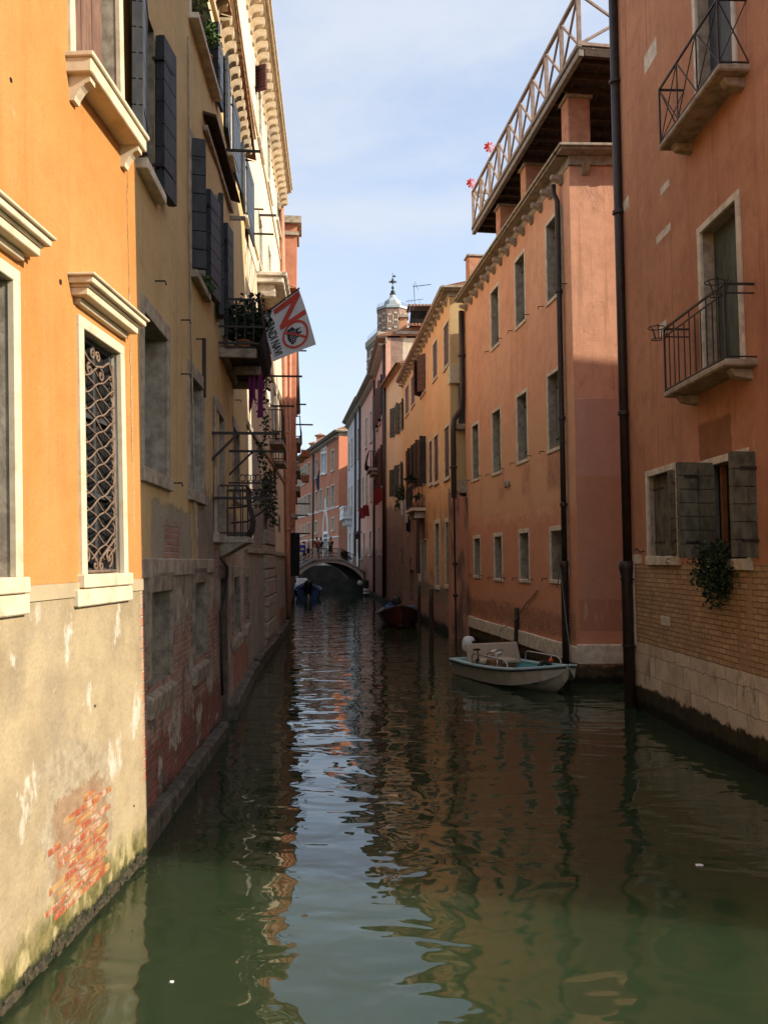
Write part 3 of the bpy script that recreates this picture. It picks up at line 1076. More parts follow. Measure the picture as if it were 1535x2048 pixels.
gpz = blob(F2, 303, 1015, 383, 1128)
gp2 = blob(F2, 395, 985, 424, 1150)
m2 = yellow('yellow_plaster', F2, 2.1, [
    ('blob', gpz[0], gpz[1], gpz[2] - .3, gpz[3], .10, .04, ('col', (0.30, 0.26, 0.195), (0.37, 0.315, 0.23), 3)),
    ('blob', gp2[0], 9, gp2[2] - .3, gp2[3], .22, .05, ('col', (0.30, 0.245, 0.18), (0.22, 0.185, 0.14), 3)),
    ('blob', gpz[0] + .62, gpz[1] - .75, gpz[2], gpz[2] + .45, .14, .02, OLD_BRICK),
    ('blob', F2.L - .62, 9, zb_ - 1, zb_ + 1.4, .18, .03, PINK_BRICK),
    ('band', -3, zb_, .02, .02, ('col', (0.33, 0.285, 0.21), (0.23, 0.195, 0.145), 3)),
    ('band', -3, 2.0, .32, .03, OLD_BRICK),
    ('band', -3, .85, .28, .07, ('brick', (0.33, 0.095, 0.06), (0.23, 0.07, 0.05), (0.23, 0.18, 0.14), .24, .072, .011)),
    ('spots', 1.9, .55, .585, (1, .7), -1, zb_, .1, ('col', (0.48, 0.42, 0.33), (0.30, 0.26, 0.20), 5)),
    ('spots', 3.6, .56, .60, (1.3, .8), -1, zb_ - .1, .2, ('col', (0.20, 0.165, 0.125), (0.12, 0.10, 0.08), 8)),
])
m2b = yellow('yellow_plaster_peeling', F2b, 5.4, [
    ('blob', -1, 2.6, 2.0, 3.6, .3, .05, ('col', (0.33, 0.245, 0.165), (0.25, 0.19, 0.135), 3)),
    ('blob', -1, .55, -2, 3.1, .25, .03, PINK_BRICK),
    ('blob', 2.6, 9, -2, 3.5, .35, .03, PINK_BRICK),
    ('band', -3, zb_ - .4, .05, .02, ('col', (0.26, 0.225, 0.18), (0.18, 0.155, 0.125), 3)),
    ('band', -3, 2.0, .35, .03, OLD_BRICK),
    ('spots', 1.4, .52, .56, (1.2, .6), -1, 3.4, .3, ('col', (0.44, 0.385, 0.31), (0.28, 0.24, 0.195), 5)),
    ('spots', 3.2, .56, .60, (1.3, .8), -1, 3.2, .3, ('col', (0.18, 0.15, 0.115), (0.11, 0.09, 0.07), 8)),
    ('blob', 2.2, 9, -2, .95, .25, .05, RED_BRICK),
])
H2 = House('yellow_house', F2, 'stained yellow house with charcoal shutters, plant balcony and crumbling brick base', 11.6, mat=m2)
H2b = House('unused', F2b, 'x', 12.0, mat=m2b)
bpy.data.objects.remove(H2b.root)
H2b.root = H2.root

o = H2.op(274, -30, 320, 308)
w = window(H2, o, fw=0, depth=.28, pane='dark', lining='stone_dark', sill=(.12, .10, .06), sillmat='stone')
leaf(F2, w, o[1] + .02, o[2] + .03, o[3] - .02, F2.ln(344, .1, 330) - o[1] - .03, 7, 1, M['shut_dark'], o=.05, boards=7, th=.06)
leaf(F2, w, o[0] - .02, o[2] + .03, o[3] - .02, .5, 8, -1, M['shut_dark'], o=.05, boards=7, th=.06)
leaf(F2, w, o[0] + .03, o[2] + .03, o[3] - .02, .30, 70, 1, M['shut_dark'], o=-.24, boards=7, hinges=False)
# tall shuttered window and the balcony door under the little awning
o = H2.op(381, 275, 540, 406)
w = window(H2, o, fw=0.08, depth=.25, pane='dark', fmat='stone_grey', sill=(.10, .10, .08))
leaf(F2, w, o[0] + .0, o[2] + .03, o[3] - .02, .18, 78, 1, M['shut_dark'], o=.02, boards=7, th=.05)
leaf(F2, w, o[1] + .03, o[2] + .03, o[3] - .25, .55, 6, 1, M['shut_dark'], o=.05, boards=7, th=.06)
o = H2b.op(433, 400, 640, 444)
w = window(H2b, o, fw=0.07, depth=.25, pane='glass', fmat='stone_grey', name='door')
leaf(F2b, w, o[1] + .03, o[2] + .03, o[3] - .02, .42, 8, 1, M['shut_dark'], o=.05, boards=7, th=.05)
leaf(F2b, w, o[0] - .03, o[2] + .03, o[3] - .02, .30, 8, -1, M['shut_dark'], o=.05, boards=7, th=.05)
# upper floor
o = H2.op(378, -420, 28, 421)
w = window(H2, (o[0], o[1], o[2], 11.2), fw=.08, depth=.22, pane='glass', sill=(.14, .08, .12))
leaf(F2, w, o[1] + .02, o[2] + .03, 11.15, F2.ln(436, 0, 200) - F2.ln(424, 0, 190), 3, 1, M['shut_blue'], o=.03, boards=7, th=.03)
leaf(F2, w, o[1] - .05, o[2] + .03, 11.15, .20, 70, -1, M['shut_dark'], o=-.05, boards=7, th=.04, hinges=False)
for a, b, c, d, e in ((455, 150, 300, 461, 471), (486, 288, 425, 490, 499)):
    o = H2b.op(a, b, c, d)
    w = window(H2b, o, fw=.07, depth=.22, pane='glass', sill=(.1, .07, .06))
    wl = F2b.ln(e, 0, c + 30) - o[1]
    leaf(F2b, w, o[0] - .02, o[2] + .02, o[3] - .02, wl * .8, 2, -1, M['shut_blue'], o=.025, boards=7, th=.03)
    leaf(F2b, w, o[1] + .02, o[2] + .02, o[3] - .02, wl, 3, 1, M['shut_blue'], o=.025, boards=7, th=.03)
# middle floor, deep stone reveals
for H_, (a, b, c, d), nm, pn in ((H2, (286, 622, 935, 334), 'window', 'dark'), (H2, (378, 746, 978, 405), 'window', 'dark'),
                                 (H2b, (431, 815, 1066, 447), 'door', 'dark'), (H2b, (465, 850, 985, 478), 'window', 'dark')):
    o = H_.op(a, b, c, d)
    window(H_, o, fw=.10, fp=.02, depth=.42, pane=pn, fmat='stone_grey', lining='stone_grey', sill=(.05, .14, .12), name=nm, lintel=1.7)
# ground floor openings with heavy sills
for H_, (a, b, c, d) in ((H2, (299, 1185, 1375, 340)), (H2, (387, 1166, 1322, 409)), (H2b, (465, 1155, 1270, 478)), (H2b, (488, 1154, 1246, 496))):
    o = H_.op(a, b, c, d)
    w = window(H_, o, fw=.09, fp=.03, depth=.55, pane='dark', fmat='stone_dark', lining='stone_dark', lintel=2.2, name='window')
    mb = MB()
    s0, s1, zb, zt = o
    F = H_.F
    mb.hexa([F.P(s0 - .12, zb - .32, -.2), F.P(s1 + .12, zb - .32, -.2), F.P(s1 + .12, zb - .32, .05), F.P(s0 - .12, zb - .32, .05),
             F.P(s0 - .10, zb + .0, -.2), F.P(s1 + .10, zb + .0, -.2), F.P(s1 + .10, zb - .10, .07), F.P(s0 - .10, zb - .10, .07)])
    mb.build('sill', M['stone_dark'], w, bevel=.02)
# water gate
o = H2b.op(433, 1160, 1440, 452)
H2b.holes.append((.05, o[1], -1.5, o[3]))
mb = MB()
mb.fbox(F2b, .0, o[1] + .05, -1.5, o[3] + .1, -1.0, -.9)
dr = mb.build('door', M['brown_wood'], H2.root)
mb = MB()
mb.fbox(F2b, -.02, .06, -1.5, o[3], -1.0, -.005)
mb.fbox(F2b, o[1] - .02, o[1] + .05, -1.5, o[3], -.9, .03)
mb.fbox(F2b, -.05, o[1] + .16, o[3], o[3] + .22, -.9, .05)
mb.build('frame', simple_mat('damp_gate_stone', (0.15, 0.11, 0.075), (0.07, 0.052, 0.038), 6, .85, .014), dr, bevel=.015)
# string course, base ledge
mb = MB()
mb.fbox(F2, 0, F2.L - .75, zb_, zb_ + .20, -.05, .03)
mb.build('string_course', M['stone_grey'], H2.root, bevel=.01)
mb = MB()
a = 0
while a < F2.L - .1:
    b = min(F2.L, a + random.uniform(.9, 1.5))
    mb.fbox(F2, a, b - .02, -1, .20 + random.uniform(-.03, .05), -.05, .13)
    a = b
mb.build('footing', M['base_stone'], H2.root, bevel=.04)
mb = MB()
a = o[1] + .2
while a < F2b.L - .1:
    b = min(F2b.L, a + random.uniform(.9, 1.5))
    mb.fbox(F2b, a, b - .02, -1, .24 + random.uniform(-.03, .05), -.05, .15)
    a = b
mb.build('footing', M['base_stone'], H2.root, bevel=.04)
# awning over the tall windows
mb = MB()
sa, za = F2.pix(405, 226)
sb_, zb2_ = F2b.pix(459, 400)
A0, A1 = F2.P(sa, za, .0), F2b.P(sb_, zb2_, .0)
B0, B1 = F2.P(sa, za - .06, .20), F2b.P(sb_, zb2_ - .06, .20)
d = Vector((0, 0, .04))
mb.hexa([A0, A1, B1, B0, A0 + d, A1 + d, B1 + d, B0 + d])
aw = mb.build('awning', M['timber_dark'], H2.root)
mb = MB()
mb.beam(A0 - UP * .22 + F2.n * .05, A1 - UP * .22 + F2.n * .05, .06, .08)
mb.beam(A1 - UP * .35, A1 - UP * .35 + F2.n * .30, .05, .07)
mb.build('beam', M['stone_grey'], aw)
cornice(H2, 11.5, [(.10, .06)], 'cornice', br=None)
cornice(H2b, 11.75, [(.30, .02), (.05, .26), (.08, .31)], 'cornice', br=(.42, .17, .28, .23, .0), zb=12.15, s0=-2.2, s1=F2b.L - .35)
# slatted belly balcony with flower pots
s_a, s_b = .0, 2.55
zsl = 6.19
bal = MB()
bal.fbox(F2b, s_a, s_b, zsl - .14, zsl - .02, -.05, .10)
for s in (s_a + .05, (s_a + s_b) / 2, s_b - .05):
    bal.fbox(F2b, s - .04, s + .04, zsl - .20, zsl - .05, -.05, .60)
balc = bal.build('balcony', M['stone_dark'], H2.root, bevel=.01)
sl = MB()
for k in range(26):
    s = s_a + (s_b - s_a) * (k + .5) / 26
    sl.tube([F2b.P(s, zsl - .01, .08), F2b.P(s, zsl - .03, .42), F2b.P(s, zsl - .02, .58), F2b.P(s, zsl + .08, .68), F2b.P(s, zsl + .25, .72), F2b.P(s, zsl + .45, .70), F2b.P(s, zsl + .75, .66)], .017, 5)
for z, oo in ((zsl + .75, .66), (zsl + .3, .73), (zsl + .03, .62)):
    for f0, f1 in (((s_a, oo), (s_b, oo)), ((s_a, oo), (s_a, -.02)), ((s_b, oo), (s_b, -.02))):
        sl.beam(F2b.P(f0[0], z, f0[1]), F2b.P(f1[0], z, f1[1]), .03, .03)
for k in range(1, 5):
    for s in (s_a, s_b):
        sl.beam(F2b.P(s, zsl, .14 * k), F2b.P(s, zsl + .75, .14 * k), .018)
sl.build('railing', M['iron'], balc)
fl = MB()
fl.fbox(F2b, s_a, s_b, zsl - .045, zsl - .015, .02, .30)
fl.build('floor', M['timber_dark'], balc)
# door balcony lower down
zi = F2b.pix(436, 1072)[1]
bal = MB()
bal.fbox(F2b, .0, 1.15, zi - .10, zi, -.05, .46)
bal.hexa([F2b.P(.1, zi - .32, -.02), F2b.P(1.0, zi - .32, -.02), F2b.P(1.0, zi - .30, .06), F2b.P(.1, zi - .30, .06),
          F2b.P(.02, zi - .10, -.02), F2b.P(1.1, zi - .10, -.02), F2b.P(1.1, zi - .10, .40), F2b.P(.02, zi - .10, .40)])
bo = bal.build('balcony', M['stone_grey'], H2.root, bevel=.01)
rl = MB()
for k in range(9):
    s = .04 + k * .134
    rl.tube([F2b.P(s, zi, .40), F2b.P(s, zi + .12, .47), F2b.P(s, zi + .3, .49), F2b.P(s, zi + .55, .43), F2b.P(s, zi + .82, .42)], .011, 5)
for s in (.04, 1.11):
    for k in range(1, 4):
        rl.beam(F2b.P(s, zi, k * .12), F2b.P(s, zi + .82, k * .12), .018)
    for z in (zi + .82, zi + .06):
        rl.beam(F2b.P(s, z, -.02), F2b.P(s, z, .43), .028)
for z in (zi + .82, zi + .06):
    rl.beam(F2b.P(.04, z, .42), F2b.P(1.11, z, .42), .028)
rl.build('railing', M['iron'], bo)
# iron clothes poles
for px, y, D_, ln_, st in ((424, 866, 12.5, 1.02, .42), (458, 902, 14.6, .98, .45), (430, 996, 12.9, .85, 0), (452, 300, 14.2, .62, 0), (498, 467, 18.6, .62, 0), (505, 418, 18.8, .3, 0)):
    F = F2b if px > 428 else F2
    s, z = F.pix(px, y)
    iron_bar(H2, F.P(s, z, -.03), F.P(s, z, ln_), .02, strut=(F.P(s, z - st, -.02), F.P(s, z, st * .95)) if st else None)
# scrolled lamp-like brackets beside the small balcony
mb = MB()
for s, z, k in ((1.5, zi + 1.0, 1), (1.9, zi + .75, 1)):
    mb.beam(F2b.P(s, z, -.02), F2b.P(s, z, .85), .03)
    mb.beam(F2b.P(s, z - .12, -.02), F2b.P(s, z - .12, .7), .018)
    for j in range(7):
        c = .25 + j * .09
        pts = [F2b.P(s, z + .09 + .06 * math.sin(a), c + .05 * math.cos(a)) for a in np.linspace(-2.2, 2.6, 12)]
        mb.tube(pts, .009, 4)
    mb.tube([F2b.P(s, z - .45, .0), F2b.P(s, z - .42, .3), F2b.P(s, z - .25, .55), F2b.P(s, z - .05, .8)], .018, 5)
mb.build('scroll_bracket', M['iron'], H2.root)
# cable and downpipe down the yellow wall
sc_ = F2.ln(376, .02, 300)
mb = MB()
mb.tube([F2.P(sc_, 9.6, .03), F2.P(sc_ + .02, 7.5, .03), F2.P(sc_ + .12, 5.6, .03), F2.P(sc_ + .32, 3.4, .03), F2.P(sc_ + .36, 3.0, .05)], .012, 5)
mb.build('cable', M['stone_grey'], H2.root)
mb = MB()
mb.tube([F2.P(F2.L - .3, 2.75, .05), F2.P(F2.L - .12, 2.6, .12), F2.P(F2.L - .02, 2.3, .10), F2.P(F2.L - .35, 1.9, .05), F2.P(F2.L - .2, 1.1, .04), F2.P(F2.L - .05, .6, .03)], .022, 6)
mb.build('cable', M['rubber'], H2.root, smooth=True)
for px, y in ((310, 562), (362, 640), (392, 678), (362, 748), (345, 966), (470, 800)):
    mb = MB()
    F = F2 if px < 428 else F2b
    s, z = F.pix(px, y)
    mb.tube([F.P(s, z, -.03), F.P(s, z, .11), F.P(s, z - .04, .12)], .010, 5)
    mb.build('iron_peg', M['iron'], H2.root)
sa_, za_ = F2.pix(404, 690)
mb = MB()
mb.fbox(F2, sa_, sa_ + .05, za_ - .75, za_ + .1, 0, .05)
mb.build('wall_anchor', M['pipe'], H2.root)
H2.wall()
H2b.wall()
H2.roof(1.2, .25, z=11.75)
H2b.roof(1.2, .28, z=12.2)

# ------------------------------------------------------------------ tall cream house, third on the left
F4 = Facade((-3.10, 19.1), (-3.98, 34.0), -0.024, 'L')
m4 = wall_mat('cream_plaster', (0.72, 0.57, 0.385), (0.77, 0.64, 0.46), ((0.55, 0.42, 0.27), 0.45), [
    ('blob', -1, 4.2, 4.6, 5.95, .12, .04, ('col', (0.42, 0.38, 0.31), (0.34, 0.30, 0.245), 3)),
    ('blob', -1, 9.5, -2, 4.75, .08, .03, GREY_BRICK),
    ('band', -3, 2.9, .04, .03, ('col', (0.36, 0.325, 0.265), (0.27, 0.245, 0.20), 2.5)),
    ('spots', 1.2, .52, .58, (1.6, .45), -1, 3.0, .4, ('col', (0.43, 0.395, 0.335), (0.31, 0.285, 0.235), 4)),
    ('blob', 11.0, 14.0, .2, .95, .22, .03, RED_BRICK),
    ('band', -3, .25, .2, .12, ALGAE)], 0.018, 7.7, 0.35, 0.2, 0.6)
H4 = House('cream_house', F4, 'tall sunlit cream house with a bracketed eaves cornice rising behind the yellow house', 18.2, mat=m4)
for a, b, c, d in ((514, 415, 546, 523), (534, 484, 546, 540), (513, 148, 263, 521), (531, 235, 350, 538.5), (551, 331, 427, 557), (545, 772, 858, 552), (550, 552, 610, 554.5)):
    o = H4.op(a, b, c, d)
    window(H4, o, fw=.16, fp=.04, depth=.3, pane='glass', fmat='stone', sill=(.10, .12, .2), mull='white')
o = H4.op(503, -200, 140, 510)
w = window(H4, (o[0], o[1], o[2], 17.2), fw=.14, depth=.25, pane='dark')
leaf(F4, w, o[0] + .25, o[2], 17.1, .36, 60, -1, M['shut_maroon'], o=.02, boards=8, th=.05)
# dark plant-draped opening between plaster piers, and low slots
o = H4.op(524, 972, 1065, 532)
window(H4, o, fw=.12, depth=.5, pane='dark', fmat='stone_dark', lining='stone_dark')
for a, b, c, d in ((546, 925, 985, 550), (556, 1035, 1063, 559), (549, 1150, 1188, 552)):
    o = H4.op(a, b, c, d)
    window(H4, o, fw=.10, depth=.35, pane='dark', fmat='stone_dark', lining='stone_dark')
# stone window box balcony
s0, s1 = F4.ln(514, 0, 560), F4.ln(541, 0, 560)
z0 = F4.pix(514, 566)[1]
mb = MB()
mb.fbox(F4, s0 - .1, s1 + .2, z0, z0 + .18, -.05, .75)
mb.fbox(F4, s0 - .16, s1 + .26, z0 + .18, z0 + .30, -.05, .85)
for s in (s0 + .15, (s0 + s1) / 2, s1 - .1):
    mb.fbox(F4, s - .1, s + .1, z0 - .35, z0, -.05, .5)
mb.build('balcony', M['stone'], H4.root, bevel=.02)
for a, y, dd in ((541, 886, .45), (548, 925, .4)):
    s, z = F4.pix(a, y)
    mb = MB()
    mb.fbox(F4, s - .6, s + 1.0, z - .12, z, -.05, dd)
    b_ = mb.build('balcony', M['stone_grey'], H4.root, bevel=.01)
    mb = MB()
    for k in range(14):
        mb.beam(F4.P(s - .58 + k * .12, z, dd - .04), F4.P(s - .58 + k * .12, z + 1.0, dd - .04), .018)
    for k in range(1, 4):
        mb.beam(F4.P(s - .58, z, dd * k / 4), F4.P(s - .58, z + 1.0, dd * k / 4), .018)
    for q in (z + .06, z + 1.0):
        mb.beam(F4.P(s - .6, q, dd - .04), F4.P(s + 1.0, q, dd - .04), .03)
        mb.beam(F4.P(s - .58, q, 0), F4.P(s - .58, q, dd - .04), .03)
    mb.build('railing', M['iron'], b_)
cornice(H4, 17.7, [(.42, .02), (.06, .42), (.12, .52), (.08, .58)], 'cornice', br=(.52, .2, .40, .40, .0), s0=.0)
for z in (15.2, 11.3, 8.9, 5.9, 2.9):
    mb = MB()
    mb.fbox(F4, .02, F4.L, z, z + .12, -.05, .05)
    mb.build('string_course', M['cornice'] if z > 6 else M['stone_grey'], H4.root)
# quoined pier at the waterside
s0, s1 = F4.ln(528, 0, 1250), F4.ln(545, 0, 1250)
mb = MB()
z = .5
while z < 3.6:
    hh = random.choice((.28, .42, .5))
    mb.fbox(F4, s0, s1, z, z + hh - .035, -.05, .13 + random.uniform(0, .02))
    z += hh
mb.fbox(F4, s0 + .05, s1 - .05, -1, 3.6, -.05, .09)
mb.build('pier', M['stone_grey'], H4.root, bevel=.02)
mb = MB()
a = 0.0
while a < F4.L - .2:
    b = min(F4.L, a + random.uniform(1, 1.8))
    mb.fbox(F4, a, b - .02, -1, .28 + random.uniform(-.05, .05), -.05, .16)
    a = b
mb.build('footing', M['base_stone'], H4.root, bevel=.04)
for a, y, l_ in ((536, 752, 1.1), (540, 812, .8), (514, 430, .55)):
    s, z = F4.pix(a, y)
    iron_bar(H4, F4.P(s, z, -.03), F4.P(s, z, l_), .028)
drainpipe(H4, [F4.P(F4.L - .15, 17.6, .12), F4.P(F4.L - .1, 9, .12), F4.P(F4.L - .1, 3.2, .12), F4.P(F4.L - .1, .5, .12)], .10, 'pipe_red', (4, 8, 12))
p = F4.P(9.5, 0, -1.2)
chimney(H4, (p.x, p.y, 0), .9, .9, 17.5, 21.2, M['cornice'])
H4.wall()
H4.roof(1.5, .5, z=18.35)

# ------------------------------------------------------------------ brick-red house further along the left side
F5 = Facade((-4.06, 34.4), (-6.85, 64.0), 0, 'L')
m5 = wall_mat('brick_red_plaster', (0.50, 0.20, 0.115), (0.56, 0.25, 0.15), ((0.42, 0.18, 0.10), .4), [
    ('band', -3, 2.4, .2, .1, ('col', (0.24, 0.19, 0.15), (0.17, 0.14, 0.11), 2)),
    ('band', -3, .3, .2, .12, ALGAE)], 0.016, 9.1, .35, .2)
H5 = House('brick_red_house', F5, 'brick-red house with a chimney breast and small balconies over the water, before the bridge', 14.2, mat=m5)
for s, z in ((3.5, 4), (3.5, 8), (3.5, 11), (7, 4), (7, 8), (7, 11), (11, 4), (11, 8), (11, 11), (16, 4), (16, 8)):
    window(H5, (s, s + 1.0, z, z + 1.8), fw=.15, fp=.04, depth=.3, pane='glass', sill=(.1, .1, .15))
p = F5.P(1.1, 0, .12)
mb = MB()
mb.fbox(F5, .5, 1.7, 4.4, 17.2, -.5, .36)
mb.hexa([F5.P(.7, 3.6, -.05), F5.P(1.5, 3.6, -.05), F5.P(1.5, 3.6, .02), F5.P(.7, 3.6, .02), F5.P(.5, 4.4, -.05), F5.P(1.7, 4.4, -.05), F5.P(1.7, 4.4, .36), F5.P(.5, 4.4, .36)])
ch = mb.build('chimney', simple_mat('brick_red_chimney_plaster', (0.54, 0.23, 0.135), (0.44, 0.18, 0.10), 3, .9, .01), H5.root)
mb = MB()
mb.fbox(F5, .3, 1.9, 17.2, 17.5, -.7, .55)
mb.fbox(F5, .4, 1.8, 16.7, 16.85, -.6, .45)
mb.build('cap', M['stone_grey'], ch)
for z in (8.15, 6.9, 6.0):
    mb = MB()
    mb.fbox(F5, 1.9, 5.4, z - .25, z, -.05, .55)
    for s in (2.3, 3.6, 4.9):
        mb.fbox(F5, s - .12, s + .12, z - .55, z - .25, -.05, .4)
    b_ = mb.build('balcony', M['cornice_grey'], H5.root, bevel=.02)
    if z > 7.5:
        mb = MB()
        for k in range(16):
            s = 1.95 + k * .225
            mb.tube([F5.P(s, z, .5), F5.P(s, z + .2, .6), F5.P(s, z + .5, .55), F5.P(s, z + .95, .52)], .02, 4)
        for q in (z + .95, z + .05):
            mb.beam(F5.P(1.9, q, .52), F5.P(5.4, q, .52), .04)
            mb.beam(F5.P(1.9, q, 0), F5.P(1.9, q, .52), .04)
        mb.build('railing', M['iron'], b_)
for z, l_ in ((12.0, .8), (9.6, .8), (8.7, 1.1), (6.3, .8), (5.2, 1.0), (4.7, .9), (3.9, 1.0)):
    iron_bar(H5, F5.P(1.75, z, -.03), F5.P(1.75, z, l_), .03)
mb = MB()
mb.fbox(F5, 1.2, 3.0, 2.05, 3.9, .12, .55)
mb.build('signboard', M['black'], H5.root)  # black signboard standing off the wall
mb = MB()
for k, (z, p_) in enumerate(((4.5, .45), (4.2, .3), (3.95, .15))):
    mb.fbox(F5, .45 + .08 * k, 1.75 - .08 * k, z, z + .2, -.05, p_)
mb.build('corbel', M['cornice_grey'], H5.root, bevel=.02)
cornice(H5, 13.9, [(.2, .1), (.1, .3)], 'cornice_grey', s0=1.8)
drainpipe(H5, [F5.P(.2, 13.8, .1), F5.P(.2, .4, .1)], .08, 'pipe_red')
H5.wall()
H5.roof()
# ------------------------------------------------------------------ brown-orange house, near right
G1 = Facade((4.98, 5.56), (4.67, 15.6), 0.009, 'R')
zbr = G1.pix(1290, 1128)[1]
zst = G1.pix(1300, 1290)[1]
gp_ = blob(G1, 1365, 60, 1500, 1300)
n1 = wall_mat('brown_orange_plaster', (0.46, 0.215, 0.125), (0.55, 0.275, 0.16), ((0.34, 0.155, 0.09), 0.6), [
    ('spots', 1.5, .52, .68, (2.2, .4), zbr, 12, .5, ('col', (0.54, 0.28, 0.15), (0.40, 0.195, 0.105), 4)),
    ('blob', G1.ln(1462), G1.ln(1400), 5.55, 6.35, .10, .05, ('col', (0.31, 0.145, 0.075), (0.26, 0.12, 0.065), 3)),
    ('blob', G1.ln(1470), G1.ln(1405), 3.9, 4.75, .06, .04, ('col', (0.26, 0.12, 0.06), (0.32, 0.15, 0.075), 3)),
    ('band', -3, zbr, .012, .012, TAN_BRICK),
    ('spots', 1.3, .52, .68, (2.0, .5), -1, zbr, .05, ('col', (0.44, 0.29, 0.165), (0.30, 0.19, 0.11), 5)),
    ('band', -3, zst, .012, .008, ('brick', (0.72, 0.62, 0.48), (0.56, 0.47, 0.36), (0.24, 0.19, 0.13), .62, .36, .006)),
    ('spots', 2.0, .55, .70, (1.6, .6), -1, zst - .02, .03, ('col', (0.33, 0.28, 0.20), (0.24, 0.20, 0.14), 5)),
    ('band', -3, .43, .09, .03, ('col', (0.035, 0.03, 0.016), (0.055, 0.05, 0.026), 5)),
    ('band', -3, .18, .08, .05, ('col', (0.008, 0.008, 0.005), (0.016, 0.016, 0.01), 5))], 0.018, 11.3, .5, .3, 0.9)
K1 = House('brown_orange_house', G1, 'brown-orange house with two iron balconies, olive shutters and a tan brick base', 14.3, mat=n1, back=7, backdir=(1, -.03, 0))
o = K1.op(1472, 398, 735, 1404)
wA = window(K1, o, fw=.10, fp=.03, depth=.26, pane='shut_olive', fmat='stone', lining='stone_grey', name='door')
leaf(G1, wA, o[0] + .01, o[2] + .01, o[3] - .02, (o[1] - o[0]) - .03, 0, 1, M['shut_green'], o=-.22, boards=3, vertical=True, hinges=False)
o2 = K1.op(1458, -150, 175, 1391)
wB = window(K1, o2, fw=.10, fp=.03, depth=.26, pane='shut_blue', fmat='stone', lining='stone_grey', name='door')
leaf(G1, wB, o2[0] + .01, o2[2] + .01, o2[3] - .02, (o2[1] - o2[0]) - .03, 0, 1, M['shut_blue'], o=-.22, boards=3, vertical=True, hinges=False)


def balcony(H, o, zs, ex0, ex1, proj, hgt, style):
    F, s0, s1 = H.F, o[0] - ex0, o[1] + ex1
    mb = MB()
    mb.fbox(F, s0, s1, zs - .09, zs, -.05, proj)
    b = mb.build('balcony', M['stone_grey'], H.root, bevel=.02)
    for s in (s0 + .22, s1 - .22):
        mb = MB()
        mb.hexa([F.P(s - .08, zs - .24, -.03), F.P(s + .08, zs - .24, -.03), F.P(s + .08, zs - .20, proj * .55), F.P(s - .08, zs - .20, proj * .55),
                 F.P(s - .08, zs - .09, -.03), F.P(s + .08, zs - .09, -.03), F.P(s + .08, zs - .09, proj * .7), F.P(s - .08, zs - .09, proj * .7)])
        mb.build('bracket', M['stone_grey'], b, bevel=.015)
    mb = MB()
    oo = proj - .03
    a0, a1 = s0 + .03, s1 - .03
    r = .011
    for z in ((zs + hgt, zs + hgt - .12, zs + .03) if style == 'bars' else (zs + hgt, zs + .03)):
        w_ = .028 if z == zs + hgt else .018
        mb.beam(F.P(a0, z, oo), F.P(a1, z, oo), w_)
        for a in (a0, a1):
            mb.beam(F.P(a, z, -.03), F.P(a, z, oo), w_)
    for a in (a0, a1):
        mb.beam(F.P(a, zs, oo), F.P(a, zs + hgt, oo), .026)
    if style == 'bars':
        n = 11
        for k in range(1, n):
            a = a0 + (a1 - a0) * k / n + (.03 if k in (8,) else 0)
            mb.beam(F.P(a, zs + .03, oo), F.P(a, zs + hgt - (.12 if k % 3 else .0), oo), .015)
        for a in (a0, a1):              # flower pot rings on the corners
            for zr, rr in ((zs + hgt + .02, .125), (zs + hgt - .16, .075)):
                c = F.P(a, zr, oo + .12)
                mb.tube([c + Vector((rr * math.cos(t_), rr * math.sin(t_), 0)) for t_ in np.linspace(0, 6.28, 17)[:-1]], .008, 4, closed=True)
            for t_ in np.linspace(0, 6.28, 7)[:-1]:
                c = F.P(a, 0, oo + .12)
                v = Vector((math.cos(t_), math.sin(t_), 0))
                p0 = Vector((c.x, c.y, 0)) + v * .125 + UP * (F.P(a, zs + hgt + .02, 0).z)
                p1 = Vector((c.x, c.y, 0)) + v * .075 + UP * (F.P(a, zs + hgt - .16, 0).z)
                mb.tube([p0 + v * .03 + UP * .03, p0, p1], .007, 4)
    else:
        n = 3
        for k in range(n):
            a, c = a0 + (a1 - a0) * k / n, a0 + (a1 - a0) * (k + 1) / n
            mb.beam(F.P(a, zs + .03, oo), F.P(c, zs + hgt, oo), .014)
            mb.beam(F.P(a, zs + hgt, oo), F.P(c, zs + .03, oo), .014)
            mb.beam(F.P(c, zs, oo), F.P(c, zs + hgt, oo), .016)
        for a in (a0, a1):
            mb.beam(F.P(a, zs + .03, 0), F.P(a, zs + hgt, oo), .014)
            mb.beam(F.P(a, zs + hgt, 0), F.P(a, zs + .03, oo), .014)
    mb.build('railing', M['iron'], b)
    return b


balcony(K1, o, o[2] - .02, .42, .58, .42, .98, 'bars')
balcony(K1, o2, o2[2] - .02, .42, .58, .42, .88, 'cross')
oA = K1.op(1349, 938, 1112, 1297)
w = window(K1, oA, fw=.10, fp=.025, depth=.2, pane='dark', fmat='stone', lining='stone_grey', sill=(.05, .15, .12))
leaf(G1, w, oA[1] - .02, oA[2] + .02, oA[3] - .02, (oA[1] - oA[0]) * .55, 0, -1, M['shut_olive'], o=-.14, boards=3, vertical=True, th=.05)
leaf(G1, w, oA[0] + .01, oA[2] + .02, oA[3] - .02, .16, 86, 1, M['shut_olive'], o=-.05, boards=7, th=.06)
oB = K1.op(1490, 912, 1118, 1410)
w = window(K1, oB, fw=.10, fp=.025, depth=.2, pane='dark', fmat='stone', lining='stone_grey', sill=(.05, .15, .10))
hB = G1.ln(1431)
leaf(G1, w, hB, oB[2] + .02, oB[3] + .03, .27, 88, 1, M['shut_olive'], o=.0, boards=7, th=.04, hinges=False)
